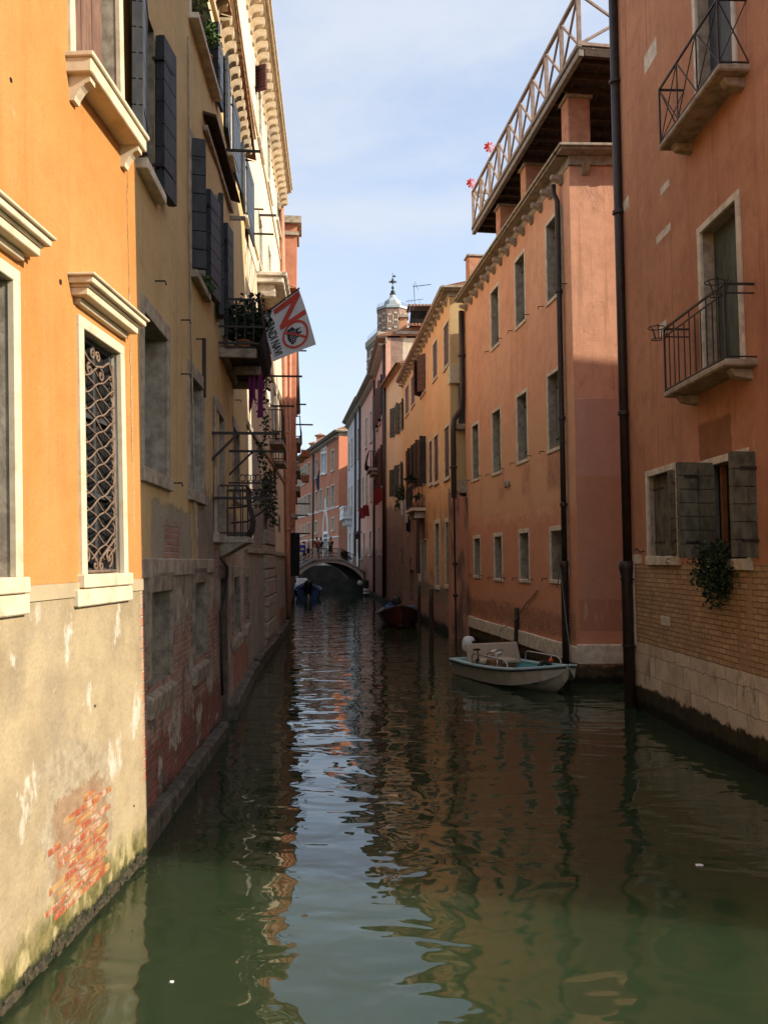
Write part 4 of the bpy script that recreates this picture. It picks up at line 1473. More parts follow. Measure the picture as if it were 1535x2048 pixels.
leaf(G1, w, hB - .03, oB[2] + .02, oB[3] + .03, .27, 94, 1, M['shut_olive'], o=.28, boards=7, th=.06)
leaf(G1, w, G1.ln(1514), oB[2] + .02, oB[3] + .03, .32, 86, -1, M['shut_olive'], o=.0, boards=6, th=.06)
mb = MB()
mb.fbox(G1, oB[0] + .28, oB[0] + .36, oB[2], oB[3], -.19, -.12)
mb.fbox(G1, oB[1] - .30, oB[1] - .24, oB[2], oB[3], -.19, -.12)
mb.build('sash', M['brown_wood'], w)
# white stones let into the plaster
for x0, y0, x1, y1 in ((1288, 132, 1313, 130), (1320, 385, 1338, 384), (1312, 482, 1341, 478), (1244, 418, 1257, 417), (1318, 662, 1332, 661)):
    s0, z = G1.pix(x0, y0)
    s1, _ = G1.pix(x1, y1)
    hz = .13 if x0 in (1320, 1312) else .22
    if x0 == 1288:
        hz = .32
    mb = MB()
    mb.fbox(G1, min(s0, s1), max(s0, s1), z - hz / 2, z + hz / 2, -.05, .004)
    mb.build('inset_stone', M['stone'], K1.root)
mb = MB()
s1 = G1.L
mb.fbox(G1, s1 - .16, s1 + .004, zst - .1, zbr + .05, -.1, .012)
mb.build('corner_stone', M['stone'], K1.root, bevel=.008)
mb = MB()
mb.fbox(G1, s1 - .55, s1 - .08, zbr - .0, zbr + .17, -.05, .010)
mb.build('inset_stone', M['stone'], K1.root, bevel=.008)
mb = MB()
sx_, zx_ = G1.pix(1330, 1242)
mb.fbox(G1, sx_ - .2, sx_ + .2, zx_ - .08, zx_ + .08, -.05, .008)
mb.build('inset_stone', M['stone'], K1.root, bevel=.008)
pp = G1.L - .02
drainpipe(K1, [G1.P(pp, 14.2, .08), G1.P(pp, 8, .08), G1.P(pp, 2.62, .08)], .082, 'pipe', (12, 9.4, 5.5))
mb = MB()
mb.tube([G1.P(pp, 2.7, .10), G1.P(pp, 2.55, .10), G1.P(pp, 2.4, .10), G1.P(pp, -.6, .10)], [.15, .14, .105, .105], 10)
pl_ = mb.build('drainpipe', M['pipe'], K1.root, smooth=True)
mb = MB()
for z in (2.38, 1.15):
    mb.tube([G1.P(pp, z, .10), G1.P(pp, z - .04, .10)], .12, 10)
    mb.beam(G1.P(pp - .16, z - .02, .03), G1.P(pp + .16, z - .02, .03), .03)
mb.build('collar', M['iron'], pl_)
mb = MB()
mb.tube([G1.P(G1.L - .75, 2.88, 0), G1.P(G1.L - .62, 2.86, .05), G1.P(G1.L - .5, 2.93, .06), G1.P(G1.L - .38, 2.9, .05)], .012, 5)
mb.build('iron_peg', M['iron'], K1.root)
for px, y in ((1345, 1118), (1388, 1118)):
    mb = MB()
    s, z = G1.pix(px, y)
    mb.tube([G1.P(s, z, -.02), G1.P(s, z, .1), G1.P(s, z - .06, .12), G1.P(s, z - .07, .07)], .01, 5)
    mb.build('iron_peg', M['iron'], K1.root)
K1.wall()
K1.roof(1.0, .3)
mb = MB()                               # unseen block added behind, its height set for the shadow on the peach wall
w0_, w1_ = G1.P(G1.L, 0, 0) + Vector((7.0, -.21, 0)), G1.P(2, 0, 0) + Vector((7.0, -.21, 0))
e_ = Vector((15, -.45, 0))
mb.hexa([w1_ - UP, w1_ + e_ - UP, w0_ + e_ - UP, w0_ - UP, w1_ + UP * 13, w1_ + e_ + UP * 13, w0_ + e_ + UP * 13, w0_ + UP * 13])
mb.build('shade_block', simple_mat('plain_brown_plaster', (0.40, 0.19, 0.10)), K1.root)

# ------------------------------------------------------------------ peach house with the roof terrace
G2 = Facade((4.32, 18.45), (2.95, 29.2), 0.008, 'R')
zpl = .98
n2 = wall_mat('peach_plaster', (0.71, 0.36, 0.225), (0.77, 0.42, 0.27), ((0.60, 0.29, 0.18), 0.5), [
    ('blob', .02, 20, 4.1, 6.75, .10, .10, ('col', (0.66, 0.38, 0.23), (0.70, 0.385, 0.235), 2)),
    ('band', -3, 3.9, .35, .25, ('col', (0.60, 0.275, 0.165), (0.66, 0.31, 0.19), 2.5)),
    ('blob', 1.05, 1.95, 4.45, 5.25, .08, .14, ('col', (0.40, 0.215, 0.14), (0.54, 0.28, 0.175), 6)),
    ('blob', 3.35, 4.1, 4.5, 5.25, .08, .14, ('col', (0.46, 0.24, 0.15), (0.58, 0.31, 0.195), 6)),
    ('blob', 5.9, 6.6, 4.55, 5.25, .07, .13, ('col', (0.46, 0.24, 0.15), (0.58, 0.31, 0.195), 6)),
    ('spots', .55, .54, .66, (1.3, .8), 2.5, 20, .5, ('col', (0.60, 0.325, 0.215), (0.66, 0.36, 0.24), 3)),
    ('blob', -12, -.01, 4.6, 6.35, .03, .015, ('col', (0.60, 0.335, 0.245), (0.56, 0.30, 0.22), 2)),
    ('blob', -12, -.01, 1.85, 4.6, .03, .02, ('col', (0.56, 0.29, 0.185), (0.51, 0.265, 0.17), 2)),
    ('blob', -12, -.01, 1.15, 1.85, .012, .01, ('col', (0.46, 0.205, 0.135), (0.50, 0.225, 0.15), 3)),
    ('spots', 2.4, .56, .70, (1.8, .5), 1.2, 3.0, .3, ('col', (0.62, 0.37, 0.24), (0.50, 0.28, 0.175), 5)),
    ('blob', .2, 20, .9, 1.45, .30, .05, ('brick', (0.54, 0.23, 0.13), (0.42, 0.165, 0.09), (0.46, 0.28, 0.18), .19, .06, .014)),
    ('band', -3, .40, .10, .05, ('col', (0.05, 0.042, 0.024), (0.10, 0.08, 0.05), 5)),
    ('band', -3, .16, .08, .05, ('col', (0.010, 0.011, 0.006), (0.02, 0.02, 0.012), 5))], 0.016, 3.7, .4, .28, 0.9)
K2 = House('peach_house', G2, 'peach house with pale-framed windows, bracketed eaves and a timber roof terrace', 11.75, mat=n2, back=9, backdir=(1, .015, 0))
for k, spec in enumerate(((1122, 408, 587, 1090), (1049, 495, 645, 1028), (997, 562, 690, 980),
                          (1122, 728, 898, 1093), (1054, 775, 923, 1032), (1001, 810, 947, 983), (957, 840, 960, 943),
                          (1126, 1052, 1168, 1099), (1058, 1058, 1166, 1037), (1004, 1066, 1163, 987), (960.5, 1071, 1157, 946.5))):
    o = K2.op(*spec)
    f = .085
    o = (o[0] + f, o[1] - f, o[2] + f, o[3] - f)
    low = k > 6
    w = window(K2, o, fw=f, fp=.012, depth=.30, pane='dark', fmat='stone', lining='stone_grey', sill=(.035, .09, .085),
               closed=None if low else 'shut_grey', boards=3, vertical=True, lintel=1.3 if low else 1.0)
    if low:
        leaf(G2, w, o[0] + .01, o[2] + .01, o[3] - .01, (o[1] - o[0]) * (.5 if k != 8 else .3), 4, 1, M['shut_grey'], o=-.27, boards=2, vertical=True, hinges=False)
    for s in (o[0] - .34, o[1] + .34):
        hk = MB()
        hk.tube([G2.P(s, o[2] + .02, -.02), G2.P(s, o[2] + .02, .13), G2.P(s, o[2] - .06, .13)], .012, 5)
        hk.build('shutter_hook', M['iron'], w)
for px, y in ((1012, 969), (1018, 967)):
    s, z = G2.pix(px, y)
    mb = MB()
    mb.tube([G2.P(s, z, -.05), G2.P(s, z, .07)], [.10, .10], 14)
    mb.build('vent', M['stone_grey'], K2.root)
# stone plinth of single blocks
mb = MB()
a = 0.0
while a < G2.L - .2:
    b = min(G2.L, a + random.uniform(1.1, 2.0))
    mb.fbox(G2, a + .01, b - .012, .42, .80 + random.uniform(-.012, .012), -.08, .05 + random.uniform(-.012, .012))
    a = b
v = K2.back.normalized()
q = G2.P(0, 0, 0)
for k in range(4):
    p0, p1 = q + v * (k * 2.2 - (.05 if k == 0 else 0)), q + v * (k * 2.2 + 2.18)
    e = Vector((0, -.05, 0))
    b_ = [p0 + e, p1 + e, p1 + Vector((0, .08, 0)), p0 + Vector((0, .08, 0))]
    mb.hexa([x + UP * .42 for x in b_] + [x + UP * .86 for x in b_])
mb.build('plinth', M['stone'], K2.root, bevel=.02)
cornice(K2, 11.72, [(.22, .02), (.05, .30), (.06, .36)], 'cornice_grey', br=(.72, .15, .20, .27, .02), near_return=4.0)
for k in range(3):                      # brackets of the return round the corner
    mb = MB()
    p = G2.P(0, 11.7, 0) + v * (.35 + k * 1.0)
    mb.hexa([p + Vector((-.08, -.05, -.2)), p + Vector((.08, -.05, -.2)), p + Vector((.08, 0, -.2)), p + Vector((-.08, 0, -.2)),
             p + Vector((-.08, -.27, 0)), p + Vector((.08, -.27, 0)), p + Vector((.08, 0, .0)), p + Vector((-.08, 0, .0))])
    mb.build('bracket', M['cornice_grey'], K2.root)
# tiled roof behind the eaves, terrace pillars, deck, railing
mb = MB()
L = K2.back.length
p = [G2.P(0.05, 11.96, -.1), G2.P(G2.L, 11.96, -.1), G2.P(G2.L, 12.7, 0) + v * 5, G2.P(0.05, 12.7, 0) + v * 5]
mb.face(p)
mb.face([p[0], p[3], G2.P(0.05, 11.9, 0) + v * 5, G2.P(0.05, 11.9, -.1)])
mb.build('roof', M['tile'], K2.root)
oo = .28
sA, zA = G2.pix(1154, 106, oo)
sB, zB = G2.pix(942, 455, oo)
zd = (zA + zB) / 2
print('terrace', sA, zA, sB, zB)
ter = MB()
dk = 5.2
for k in range(14):                     # deck boards
    a, b = oo - dk * k / 14, oo - dk * (k + 1) / 14 + .02
    ter.hexa([G2.P(sA, zd, b), G2.P(sB, zd, b), G2.P(sB, zd, a), G2.P(sA, zd, a), G2.P(sA, zd + .05, b), G2.P(sB, zd + .05, b), G2.P(sB, zd + .05, a), G2.P(sA, zd + .05, a)])
tr = ter.build('roof_terrace', M['timber_dark'], K2.root)
mb = MB()
mb.fbox(G2, sA, sB, zd - .15, zd - .003, oo - .14, oo - .02)
mb.fbox(G2, sA, sB, zd + .053, zd + .10, oo - .09, oo + .0)
mb.build('edge_beam', M['timber_pale'], tr, bevel=.008)
mb = MB()
mb.beam(G2.P(sA + .05, zd - .07, oo - .16), G2.P(sA + .05, zd - .07, -dk), .10, .13)
mb.build('edge_beam', M['timber_dark'], tr)
mb = MB()
for k in range(18):
    s = sA + .3 + (sB - sA - .5) * k / 17
    mb.beam(G2.P(s, zd - .07, oo - .15), G2.P(s, zd - .07, -dk + .1), .08, .13)
mb.build('joist', M['timber_dark'], tr)
z0, z1 = zd + .1, zd + 1.28
n = 9
posts = [sA + .05 + (sB - sA - .1) * k / n for k in range(n + 1)]
mb = MB()
for k, s in enumerate(posts):
    mb.beam(G2.P(s, zd - .05, oo - .06), G2.P(s, z1 + .03, oo - .06), .085, .085)
for z in (z1, z0 + .04):
    mb.beam(G2.P(sA, z, oo - .055), G2.P(sB, z, oo - .055), .075, .075)
for k in range(n):
    a, b = posts[k] + .04, posts[k + 1] - .04
    mb.beam(G2.P(a, z0 + .06, oo - .06), G2.P(b, z1 - .04, oo - .06), .05, .05)
    mb.beam(G2.P(a, z1 - .04, oo - .055), G2.P(b, z0 + .06, oo - .055), .045, .045)
ends_ = []
for s in (posts[0], posts[-1]):
    for z in (z1, z0 + .04):
        mb.beam(G2.P(s, z, oo - .06), G2.P(s, z, oo - dk), .07, .07)
    m = 3
    for k in range(m):
        a, b = oo - .1 - (dk - .1) * k / m, oo - .1 - (dk - .1) * (k + 1) / m
        mb.beam(G2.P(s, z0 + .06, a), G2.P(s, z1 - .04, b), .05, .05)
        mb.beam(G2.P(s, z1 - .04, a), G2.P(s, z0 + .06, b), .045, .045)
        mb.beam(G2.P(s, zd, b), G2.P(s, z1, b), .08, .08)
mb.build('railing', M['timber'], tr)
for k, (s, wd_) in enumerate(((.28, .52), (3.6, .5), (6.2, .5), (G2.L - .5, .6))):
    mb = MB()
    c0 = s - .23
    mb.fbox(G2, c0, c0 + .46, 11.97, zd - .20, -.55, -.02)
    pl_ = mb.build('pillar', n2 if False else M['peach_pillar'] if 'peach_pillar' in M else M.setdefault('peach_pillar', simple_mat('peach_pillar_plaster', (0.53, 0.26, 0.16), (0.38, 0.17, 0.10), 4, .9, .012)), tr, bevel=.02)
    mb = MB()
    mb.fbox(G2, c0 - .05, c0 + .51, zd - .20, zd - .142, -.60, .03)
    mb.build('cap', M['stone_grey'], pl_)
mb = MB()
for s in (1.6, 5.4, 9.0):               # back supports, dim under the deck
    mb.fbox(G2, s, s + .5, 11.9, zd - .2, -4.2, -3.7)
mb.build('back_wall', M['peach_pillar'], tr)
pd = G2.ln(1122, .06, 700)
drainpipe(K2, [G2.P(pd + .05, 11.55, .16), G2.P(pd + .05, 11.35, .16), G2.P(pd, 11.15, .09), G2.P(pd, 6, .09), G2.P(pd, 2.6, .09)], .062, 'pipe', (9, 6, 4))
mb = MB()
mb.tube([G2.P(pd, 2.7, .10), G2.P(pd, 2.6, .10), G2.P(pd, 2.5, .10), G2.P(pd, -.6, .10)], [.12, .11, .085, .085], 10)
mb.build('drainpipe', M['pipe'], K2.root, smooth=True)
mb = MB()
mb.tube([G2.P(pd - .12, 11.0, .03), G2.P(pd - .13, 6, .03), G2.P(pd - .12, 2.3, .03)], .012, 5)
mb.build('cable', M['stone_grey'], K2.root)
pf = G2.L - .1
drainpipe(K2, [G2.P(pf, 11.6, .12), G2.P(pf, 8.6, .12), G2.P(pf + .02, 8.1, .16), G2.P(pf + .05, 7.7, .42), G2.P(pf + .05, 7.3, .46), G2.P(pf + .05, -.6, .46)], .10, 'pipe', (10, 6, 2.6, 1.5))
K2.wall()

# ------------------------------------------------------------------ orange house, third on the right
G3 = Facade((2.44, 29.9), (1.05, 45.6), 0.004, 'R')
n3 = wall_mat('orange_ochre_plaster', (0.75, 0.45, 0.235), (0.80, 0.51, 0.28), ((0.62, 0.34, 0.155), 0.4), [
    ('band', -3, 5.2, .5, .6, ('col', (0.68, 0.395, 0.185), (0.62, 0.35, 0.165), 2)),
    ('blob', -12, -.01, 3, 20, .01, .01, ('col', (0.60, 0.44, 0.23), (0.54, 0.39, 0.20), 2)),
    ('blob', 7.2, 20, 6.8, 20, .2, .8, ('col', (0.72, 0.55, 0.28), (0.67, 0.50, 0.25), 2)),
    ('blob', 6.9, 20, -2, 5.6, .6, .06, ('brick', (0.33, 0.19, 0.12), (0.25, 0.14, 0.09), (0.36, 0.28, 0.2), .25, .075, .012)),
    ('spots', 1.1, .5, .64, (1.3, .6), -1, 5, .5, ('col', (0.36, 0.25, 0.16), (0.28, 0.20, 0.13), 4)),
    ('band', -3, 1.7, .06, .04, ('col', (0.28, 0.24, 0.17), (0.21, 0.18, 0.13), 3)),
    ('blob', -1, 20, .2, 1.1, .35, .05, OLD_BRICK),
    ('band', -3, .3, .2, .12, ALGAE)], 0.016, 4.9, .35, .2, 0.8)
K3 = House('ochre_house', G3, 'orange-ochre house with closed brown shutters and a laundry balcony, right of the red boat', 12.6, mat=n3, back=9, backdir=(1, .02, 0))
for a, b, c, d in ((897, 640, 727, 887.5), (874, 677, 751, 865.5), (829, 746, 806, 822), (817, 768, 824, 810.5)):
    o = K3.op(a, b, c, d)
    window(K3, o, fw=.07, fp=.02, depth=.12, pane='dark', closed='shut_brown', boards=4, vertical=True, sill=(.06, .1, .1), fmat='stone')
o = K3.op(851, 706, 780, 841)
w = window(K3, o, fw=.07, fp=.02, depth=.15, pane='dark', sill=(.06, .1, .1))
leaf(G3, w, o[0] + .04, o[2], o[3], .6, 25, 1, M['shut_brown'], o=.02, boards=6)
leaf(G3, w, o[1] - .04, o[2], o[3], .55, 40, -1, M['shut_brown'], o=.02, boards=6)
for a, b, c, d in ((898, 850, 953, 889), (876, 868, 962, 868), (863.5, 880, 966, 858)):
    o = K3.op(a, b, c, d)
    window(K3, o, fw=.08, fp=.02, depth=.12, pane='dark', closed='shut_brown', boards=4, vertical=True, sill=(.07, .12, .12), lintel=1.4)
for a, b, c, d in ((852, 872, 968, 845), (843, 880, 970, 838), (834, 890, 975, 830), (826, 897, 980, 822)):
    o = K3.op(a, b, c, d)
    w = window(K3, o, fw=.06, fp=.02, depth=.2, pane='dark')
    leaf(G3, w, o[0] + .0, o[2], o[3], .30, 72, -1, M['shut_dark'], o=.02, boards=6)
    leaf(G3, w, o[1] + .0, o[2], o[3], .26, 62, 1, M['shut_brown'], o=.02, boards=6)
for a, b, c, d in ((878, 1046, 1172, 870), (897.5, 1043, 1170, 891)):
    o = K3.op(a, b, c, d)
    window(K3, o, fw=.13, fp=.02, depth=.28, pane='stone_grey', fmat='stone', lining='stone_grey', sill=(.05, .15, .1), lintel=1.2)
for a, b, c, d in ((853, 1080, 1163, 847), (842, 1083, 1163, 837)):
    o = K3.op(a, b, c, d)
    window(K3, o, fw=.06, fp=.02, depth=.25, pane='shut_brown', fmat='stone')
# pointed brick doorway
o = K3.op(827, 1140, 1204, 820)
s0, s1, zb, zt = o
w = window(K3, o, fw=.18, fp=.03, depth=.35, pane='dark', fmat='tower_brick', lining='tower_brick', name='door')
mb = MB()
sm = (s0 + s1) / 2
for sg in (-1, 1):
    for k in range(6):
        f0, f1 = k / 6, (k + 1) / 6
        a0, a1 = (s1 - s0) / 2 * (1 - f0 ** 1.6), (s1 - s0) / 2 * (1 - f1 ** 1.6)
        y0, y1 = zt + f0 * .7, zt + f1 * .7
        mb.hexa([G3.P(sm + sg * a0, y0, -.05), G3.P(sm + sg * (a0 + .2), y0, -.05), G3.P(sm + sg * (a0 + .2), y0, .05), G3.P(sm + sg * a0, y0, .05),
                 G3.P(sm + sg * a1, y1, -.05), G3.P(sm + sg * (a1 + .2), y1 + .05, -.05), G3.P(sm + sg * (a1 + .2), y1 + .05, .05), G3.P(sm + sg * a1, y1, .05)])
mb.build('arch', M['tower_brick'], w)
cornice(K3, 12.40, [(.16, .02), (.05, .26), (.08, .34)], 'cornice_grey', br=(.85, .16, .18, .26, .02), near_return=.9)
K3.roof(1.2, .35, z=12.7)
# little white-framed shrine box and balcony on the end, buttress below
mb = MB()
mb.fbox(G3, -.16, .45, 9.15, 9.85, -.4, .03)
mb.build('corner_tablet', M['stone_clean'], K3.root, bevel=.02)
mb = MB()
q = G3.P(0, 0, 0)
mb.box((q.x + .36, q.y - .10, 7.55), (.5, .28, .2))
mb.build('sill', M['stone_grey'], K3.root, bevel=.02)
mb = MB()
mb.box((q.x + .40, q.y - .02, 8.45), (.26, .10, 1.55))
mb.build('window', M['shut_dark'], K3.root)
mb = MB()
pz = 4.9
b0 = G3.P(0, 0, 0)
mb.hexa([b0 + Vector((-.10, -.9, -1.5)), b0 + Vector((.62, -.9, -1.5)), b0 + Vector((.62, .3, -1.5)), b0 + Vector((-.10, .3, -1.5)),
         b0 + Vector((-.10, -.9, pz)), b0 + Vector((.62, -.9, pz)), b0 + Vector((.62, .3, pz + .45)), b0 + Vector((-.10, .3, pz + .45))])
bt = mb.build('buttress', simple_mat('stained_pink_plaster', (0.46, 0.22, 0.13), (0.15, 0.09, 0.06), 1.1, .9, .012, stretch=(2.2, 2.2, .45), lo=.42, hi=.62), K3.root)
mb = MB()
mb.box((b0.x + .42, b0.y - .55, 5.35), (.36, .5, .5))
mb.build('chimney_hood', M['stone_grey'], K3.root, bevel=.02)
s0 = G3.ln(845, 0, 1000)
zb3 = G3.pix(845, 1018)[1]
mb = MB()
mb.fbox(G3, s0 - .9, s0 + 1.6, zb3 - .14, zb3, -.05, .62)
for s in (s0 - .5, s0 + 1.2):
    mb.fbox(G3, s - .1, s + .1, zb3 - .45, zb3 - .14, -.05, .45)
bal3 = mb.build('balcony', M['stone'], K3.root, bevel=.02)
mb = MB()
for k in range(20):
    s = s0 - .88 + k * .13
    mb.beam(G3.P(s, zb3, .58), G3.P(s, zb3 + 1.0, .58), .02)
for k in range(1, 4):
    mb.beam(G3.P(s0 - .88, zb3, .15 * k), G3.P(s0 - .88, zb3 + 1.0, .15 * k), .02)
for z in (zb3 + 1.0, zb3 + .08):
    mb.beam(G3.P(s0 - .9, z, .58), G3.P(s0 + 1.6, z, .58), .035)
    mb.beam(G3.P(s0 - .88, z, 0), G3.P(s0 - .88, z, .58), .035)
mb.build('railing', M['iron'], bal3)
K3.wall()

# ------------------------------------------------------------------ yellow narrow house with green shutters
G4 = Facade((1.03, 45.6), (.12, 52.0), 0, 'R')
n4 = wall_mat('pale_yellow_plaster', (0.76, 0.63, 0.36), (0.80, 0.69, 0.42), ((0.45, 0.33, 0.16), .4), [
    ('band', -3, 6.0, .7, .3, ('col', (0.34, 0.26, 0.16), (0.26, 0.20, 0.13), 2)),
    ('band', -3, 4.6, .9, .1, ('brick', (0.30, 0.18, 0.12), (0.23, 0.14, 0.10), (0.32, 0.26, 0.2), .25, .075, .012)),
    ('band', -3, .3, .2, .12, ALGAE)], .016, 6.1, .3, .2)
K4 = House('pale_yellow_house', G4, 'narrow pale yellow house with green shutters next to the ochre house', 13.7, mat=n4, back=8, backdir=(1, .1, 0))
for a, b, c, d in ((806, 800, 860, 800), (795, 808, 868, 789)):
    o = K4.op(a, b, c, d)
    w = window(K4, o, fw=.07, depth=.15, pane='dark')
    leaf(G4, w, o[0], o[2], o[3], .5, 14, -1, M['shut_green'], o=.02, boards=6)
    leaf(G4, w, o[1], o[2], o[3], .5, 20, 1, M['shut_green'], o=.02, boards=6)
for a, b, c, d in ((804, 925, 990, 798), (793, 935, 990, 788)):
    o = K4.op(a, b, c, d)
    w = window(K4, o, fw=.07, depth=.15, pane='dark')
    leaf(G4, w, o[0], o[2], o[3], .5, 14, -1, M['shut_green'], o=.02, boards=6)
    leaf(G4, w, o[1], o[2], o[3], .5, 20, 1, M['shut_green'], o=.02, boards=6)
for a, b, c, d in ((806, 1095, 1130, 802), (791, 1085, 1120, 788)):
    o = K4.op(a, b, c, d)
    window(K4, o, fw=.1, depth=.3, pane='dark', fmat='stone_dark')
cornice(K4, 13.6, [(.1, .12), (.06, .25)], 'cornice_grey')
K4.roof(1.0, .4)
drainpipe(K4, [G4.P(6.2, 13.6, .1), G4.P(6.2, .5, .1)], .07, 'pipe')
K4.wall()

# ------------------------------------------------------------------ tall pink house and its neighbours curving left
G5 = Facade((.12, 52.0), (-.61, 61.2), 0, 'R')
n5 = wall_mat('pink_plaster', (0.66, 0.37, 0.265), (0.71, 0.42, 0.31), ((0.42, 0.23, 0.16), .45), [
    ('blob', -12, -1.35, 2, 18, .06, .04, ('col', (0.74, 0.62, 0.42), (0.60, 0.48, 0.32), 2)),
    ('blob', -1.42, -1.05, 2, 18, .03, .02, ('col', (0.66, 0.58, 0.44), (0.54, 0.46, 0.34), 2)),
    ('blob', -1.08, -.32, 2, 16.9, .04, .02, ('brick', (0.40, 0.25, 0.19), (0.32, 0.20, 0.15), (0.46, 0.37, 0.28), .25, .08, .012)),
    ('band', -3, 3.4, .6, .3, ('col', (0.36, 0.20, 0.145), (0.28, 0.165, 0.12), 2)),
    ('band', -3, .35, .2, .12, ALGAE)], .016, 8.2, .35, .2)
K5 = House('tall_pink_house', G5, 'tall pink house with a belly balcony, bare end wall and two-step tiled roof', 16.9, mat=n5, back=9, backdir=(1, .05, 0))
for s, z, hh in ((1.6, 12.2, 2.6), (4.2, 12.2, 2.6), (6.8, 12.2, 2.6), (1.6, 7.6, 2.6), (3.6, 7.6, 2.6), (5.6, 7.6, 2.6), (1.6, 3.2, 1.8), (5.0, 3.2, 1.8)):
    o = (s, s + 1.0, z, z + hh)
    w = window(K5, o, fw=.12, fp=.03, depth=.22, pane='glass', sill=(.12, .12, .12), mull='white')
    if z > 5:
        leaf(G5, w, s - .05, z, z + hh, .5, 25, -1, M['shut_dark'], o=.02, boards=8)
        leaf(G5, w, s + 1.05, z, z + hh, .5, 30, 1, M['shut_brown'], o=.02, boards=8)
cornice(K5, 16.6, [(.3, .02), (.08, .5), (.1, .6)], 'cornice_grey', br=(.45, .2, .28, .45, .0))
K5.roof(1.4, .6, z=17.0)
mb = MB()
q = G5.P(0, 0, 0)
mb.box((q.x + 4.6, q.y + 2.2, 17.9), (6.0, 3.4, 1.8))
ub = mb.build('attic', M['dark'], K5.root)
mb = MB()
for i in range(30):
    x = q.x + 1.4 + i * .215
    for zc, y0, y1, zr in ((19.0, q.y + .1, q.y + 4.5, .9), (17.55, q.y - .45, q.y + .6, .35)):
        mb.hexa([(x, y0, zc), (x + .2, y0, zc), (x + .2, y1, zc + zr), (x, y1, zc + zr), (x + .03, y0, zc + .12), (x + .17, y0, zc + .12), (x + .17, y1, zc + zr + .12), (x + .03, y1, zc + zr + .12)])
mb.build('roof', M['tile'], K5.root)
mb = MB()
mb.box((q.x + 4.6, q.y - .06, 17.2), (8.0, .2, .18))
mb.build('cornice', M['cornice_grey'], K5.root)
chimney(K5, (q.x + 1.12, q.y + .4, 0), .42, .55, 16.9, 18.25, simple_mat('orange_chimney_plaster', (0.56, 0.29, 0.16), (0.48, 0.23, 0.12), 4, .9))
p = G5.P(7.4, 0, -.6)
chimney(K5, (p.x - .2, p.y + 2.4, 0), 1.5, 1.2, 14.5, 17.6, simple_mat('pink_chimney_plaster', (0.55, 0.27, 0.18), (0.48, 0.23, 0.15), 4, .9))
s0, z0 = 4.6, 9.1
mb = MB()
mb.fbox(G5, s0, s0 + 2.6, z0 - .2, z0, -.05, .8)
mb.fbox(G5, s0 + .2, s0 + 2.4, z0 - .45, z0 - .2, -.05, .6)
mb.fbox(G5, s0 + .5, s0 + 2.1, z0 - .7, z0 - .45, -.05, .35)
bb = mb.build('balcony', M['cornice_grey'], K5.root, bevel=.02)
mb = MB()
for k in range(18):
    s = s0 + .05 + k * .147
    mb.tube([G5.P(s, z0, .74), G5.P(s, z0 + .15, .92), G5.P(s, z0 + .5, .92), G5.P(s, z0 + 1.15, .78)], .026, 4)
for k in range(1, 6):
    mb.tube([G5.P(s0 + .05, z0, .13 * k), G5.P(s0 + .05, z0 + 1.15, .13 * k)], .026, 4)
for z in (z0 + 1.15, z0 + .05):
    mb.beam(G5.P(s0, z, .77), G5.P(s0 + 2.6, z, .77), .05)
    mb.beam(G5.P(s0 + .03, z, 0), G5.P(s0 + .03, z, .77), .05)
mb.build('railing', M['iron'], bb)
drainpipe(K5, [G5.P(.25, 16.5, .12), G5.P(.25, .4, .12)], .10, 'pipe')
K5.wall()

G6 = Facade((-.61, 61.2), (-1.97, 71.7), 0, 'R')
n6 = wall_mat('salmon_plaster', (0.68, 0.37, 0.27), (0.73, 0.42, 0.31), ((0.44, 0.24, 0.17), .4), [
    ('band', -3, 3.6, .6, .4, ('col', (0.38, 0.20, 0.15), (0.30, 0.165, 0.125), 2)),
    ('band', -3, .35, .2, .12, ALGAE)], .016, 2.9, .3, .2)
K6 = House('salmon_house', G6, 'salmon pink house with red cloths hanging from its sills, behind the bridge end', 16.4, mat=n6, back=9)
for s, z, hh in ((2.5, 12, 2.4), (6, 12, 2.4), (2.5, 7.4, 2.4), (5.6, 7.4, 2.4), (8.6, 7.4, 2.4), (3, 3.2, 1.8), (7.5, 3.2, 1.8)):
    window(K6, (s, s + 1.0, z, z + hh), fw=.14, fp=.03, depth=.22, pane='glass', sill=(.12, .12, .12), mull='white')
cornice(K6, 16.3, [(.3, .02), (.08, .4), (.1, .55)], 'cornice_grey', br=(.5, .2, .26, .38, .0))
K6.roof(1.4, .6, z=16.8)
drainpipe(K6, [G6.P(.1, 16.2, .12), G6.P(.1, .4, .12)], .09, 'pipe')
K6.wall()

G7 = Facade((-1.97, 71.7), (-3.75, 85.0), 0, 'R')
n7 = wall_mat('grey_white_plaster', (0.57, 0.54, 0.54), (0.64, 0.61, 0.61), ((0.33, 0.32, 0.33), .5), [
    ('spots', 1.0, .55, .7, (1.8, .5), -1, 18, .5, ('col', (0.30, 0.29, 0.29), (0.24, 0.235, 0.24), 3)),
    ('band', -3, .35, .2, .12, ALGAE)], .016, 5.9, .3, .2)
K7 = House('grey_house', G7, 'grey-white plaster house with a pale stone balcony between the salmon house and the red palace', 16.6, mat=n7, back=8)
for s, z, hh in ((2, 12, 2.6), (5, 12, 2.6), (8, 12, 2.6), (11, 12, 2.6), (2, 7.4, 2.6), (5, 7.4, 2.6), (8, 7.4, 2.6), (11, 7.4, 2.6), (2, 3.4, 2), (6, 3.4, 2), (10, 3.4, 2)):
    window(K7, (s, s + 1.1, z, z + hh), fw=.15, fp=.03, depth=.22, pane='glass', sill=(.12, .12, .12), mull='white')
s0, z0 = 8.5, 7.0
mb = MB()
mb.fbox(G7, s0, s0 + 4.0, z0 - .25, z0, -.05, .9)
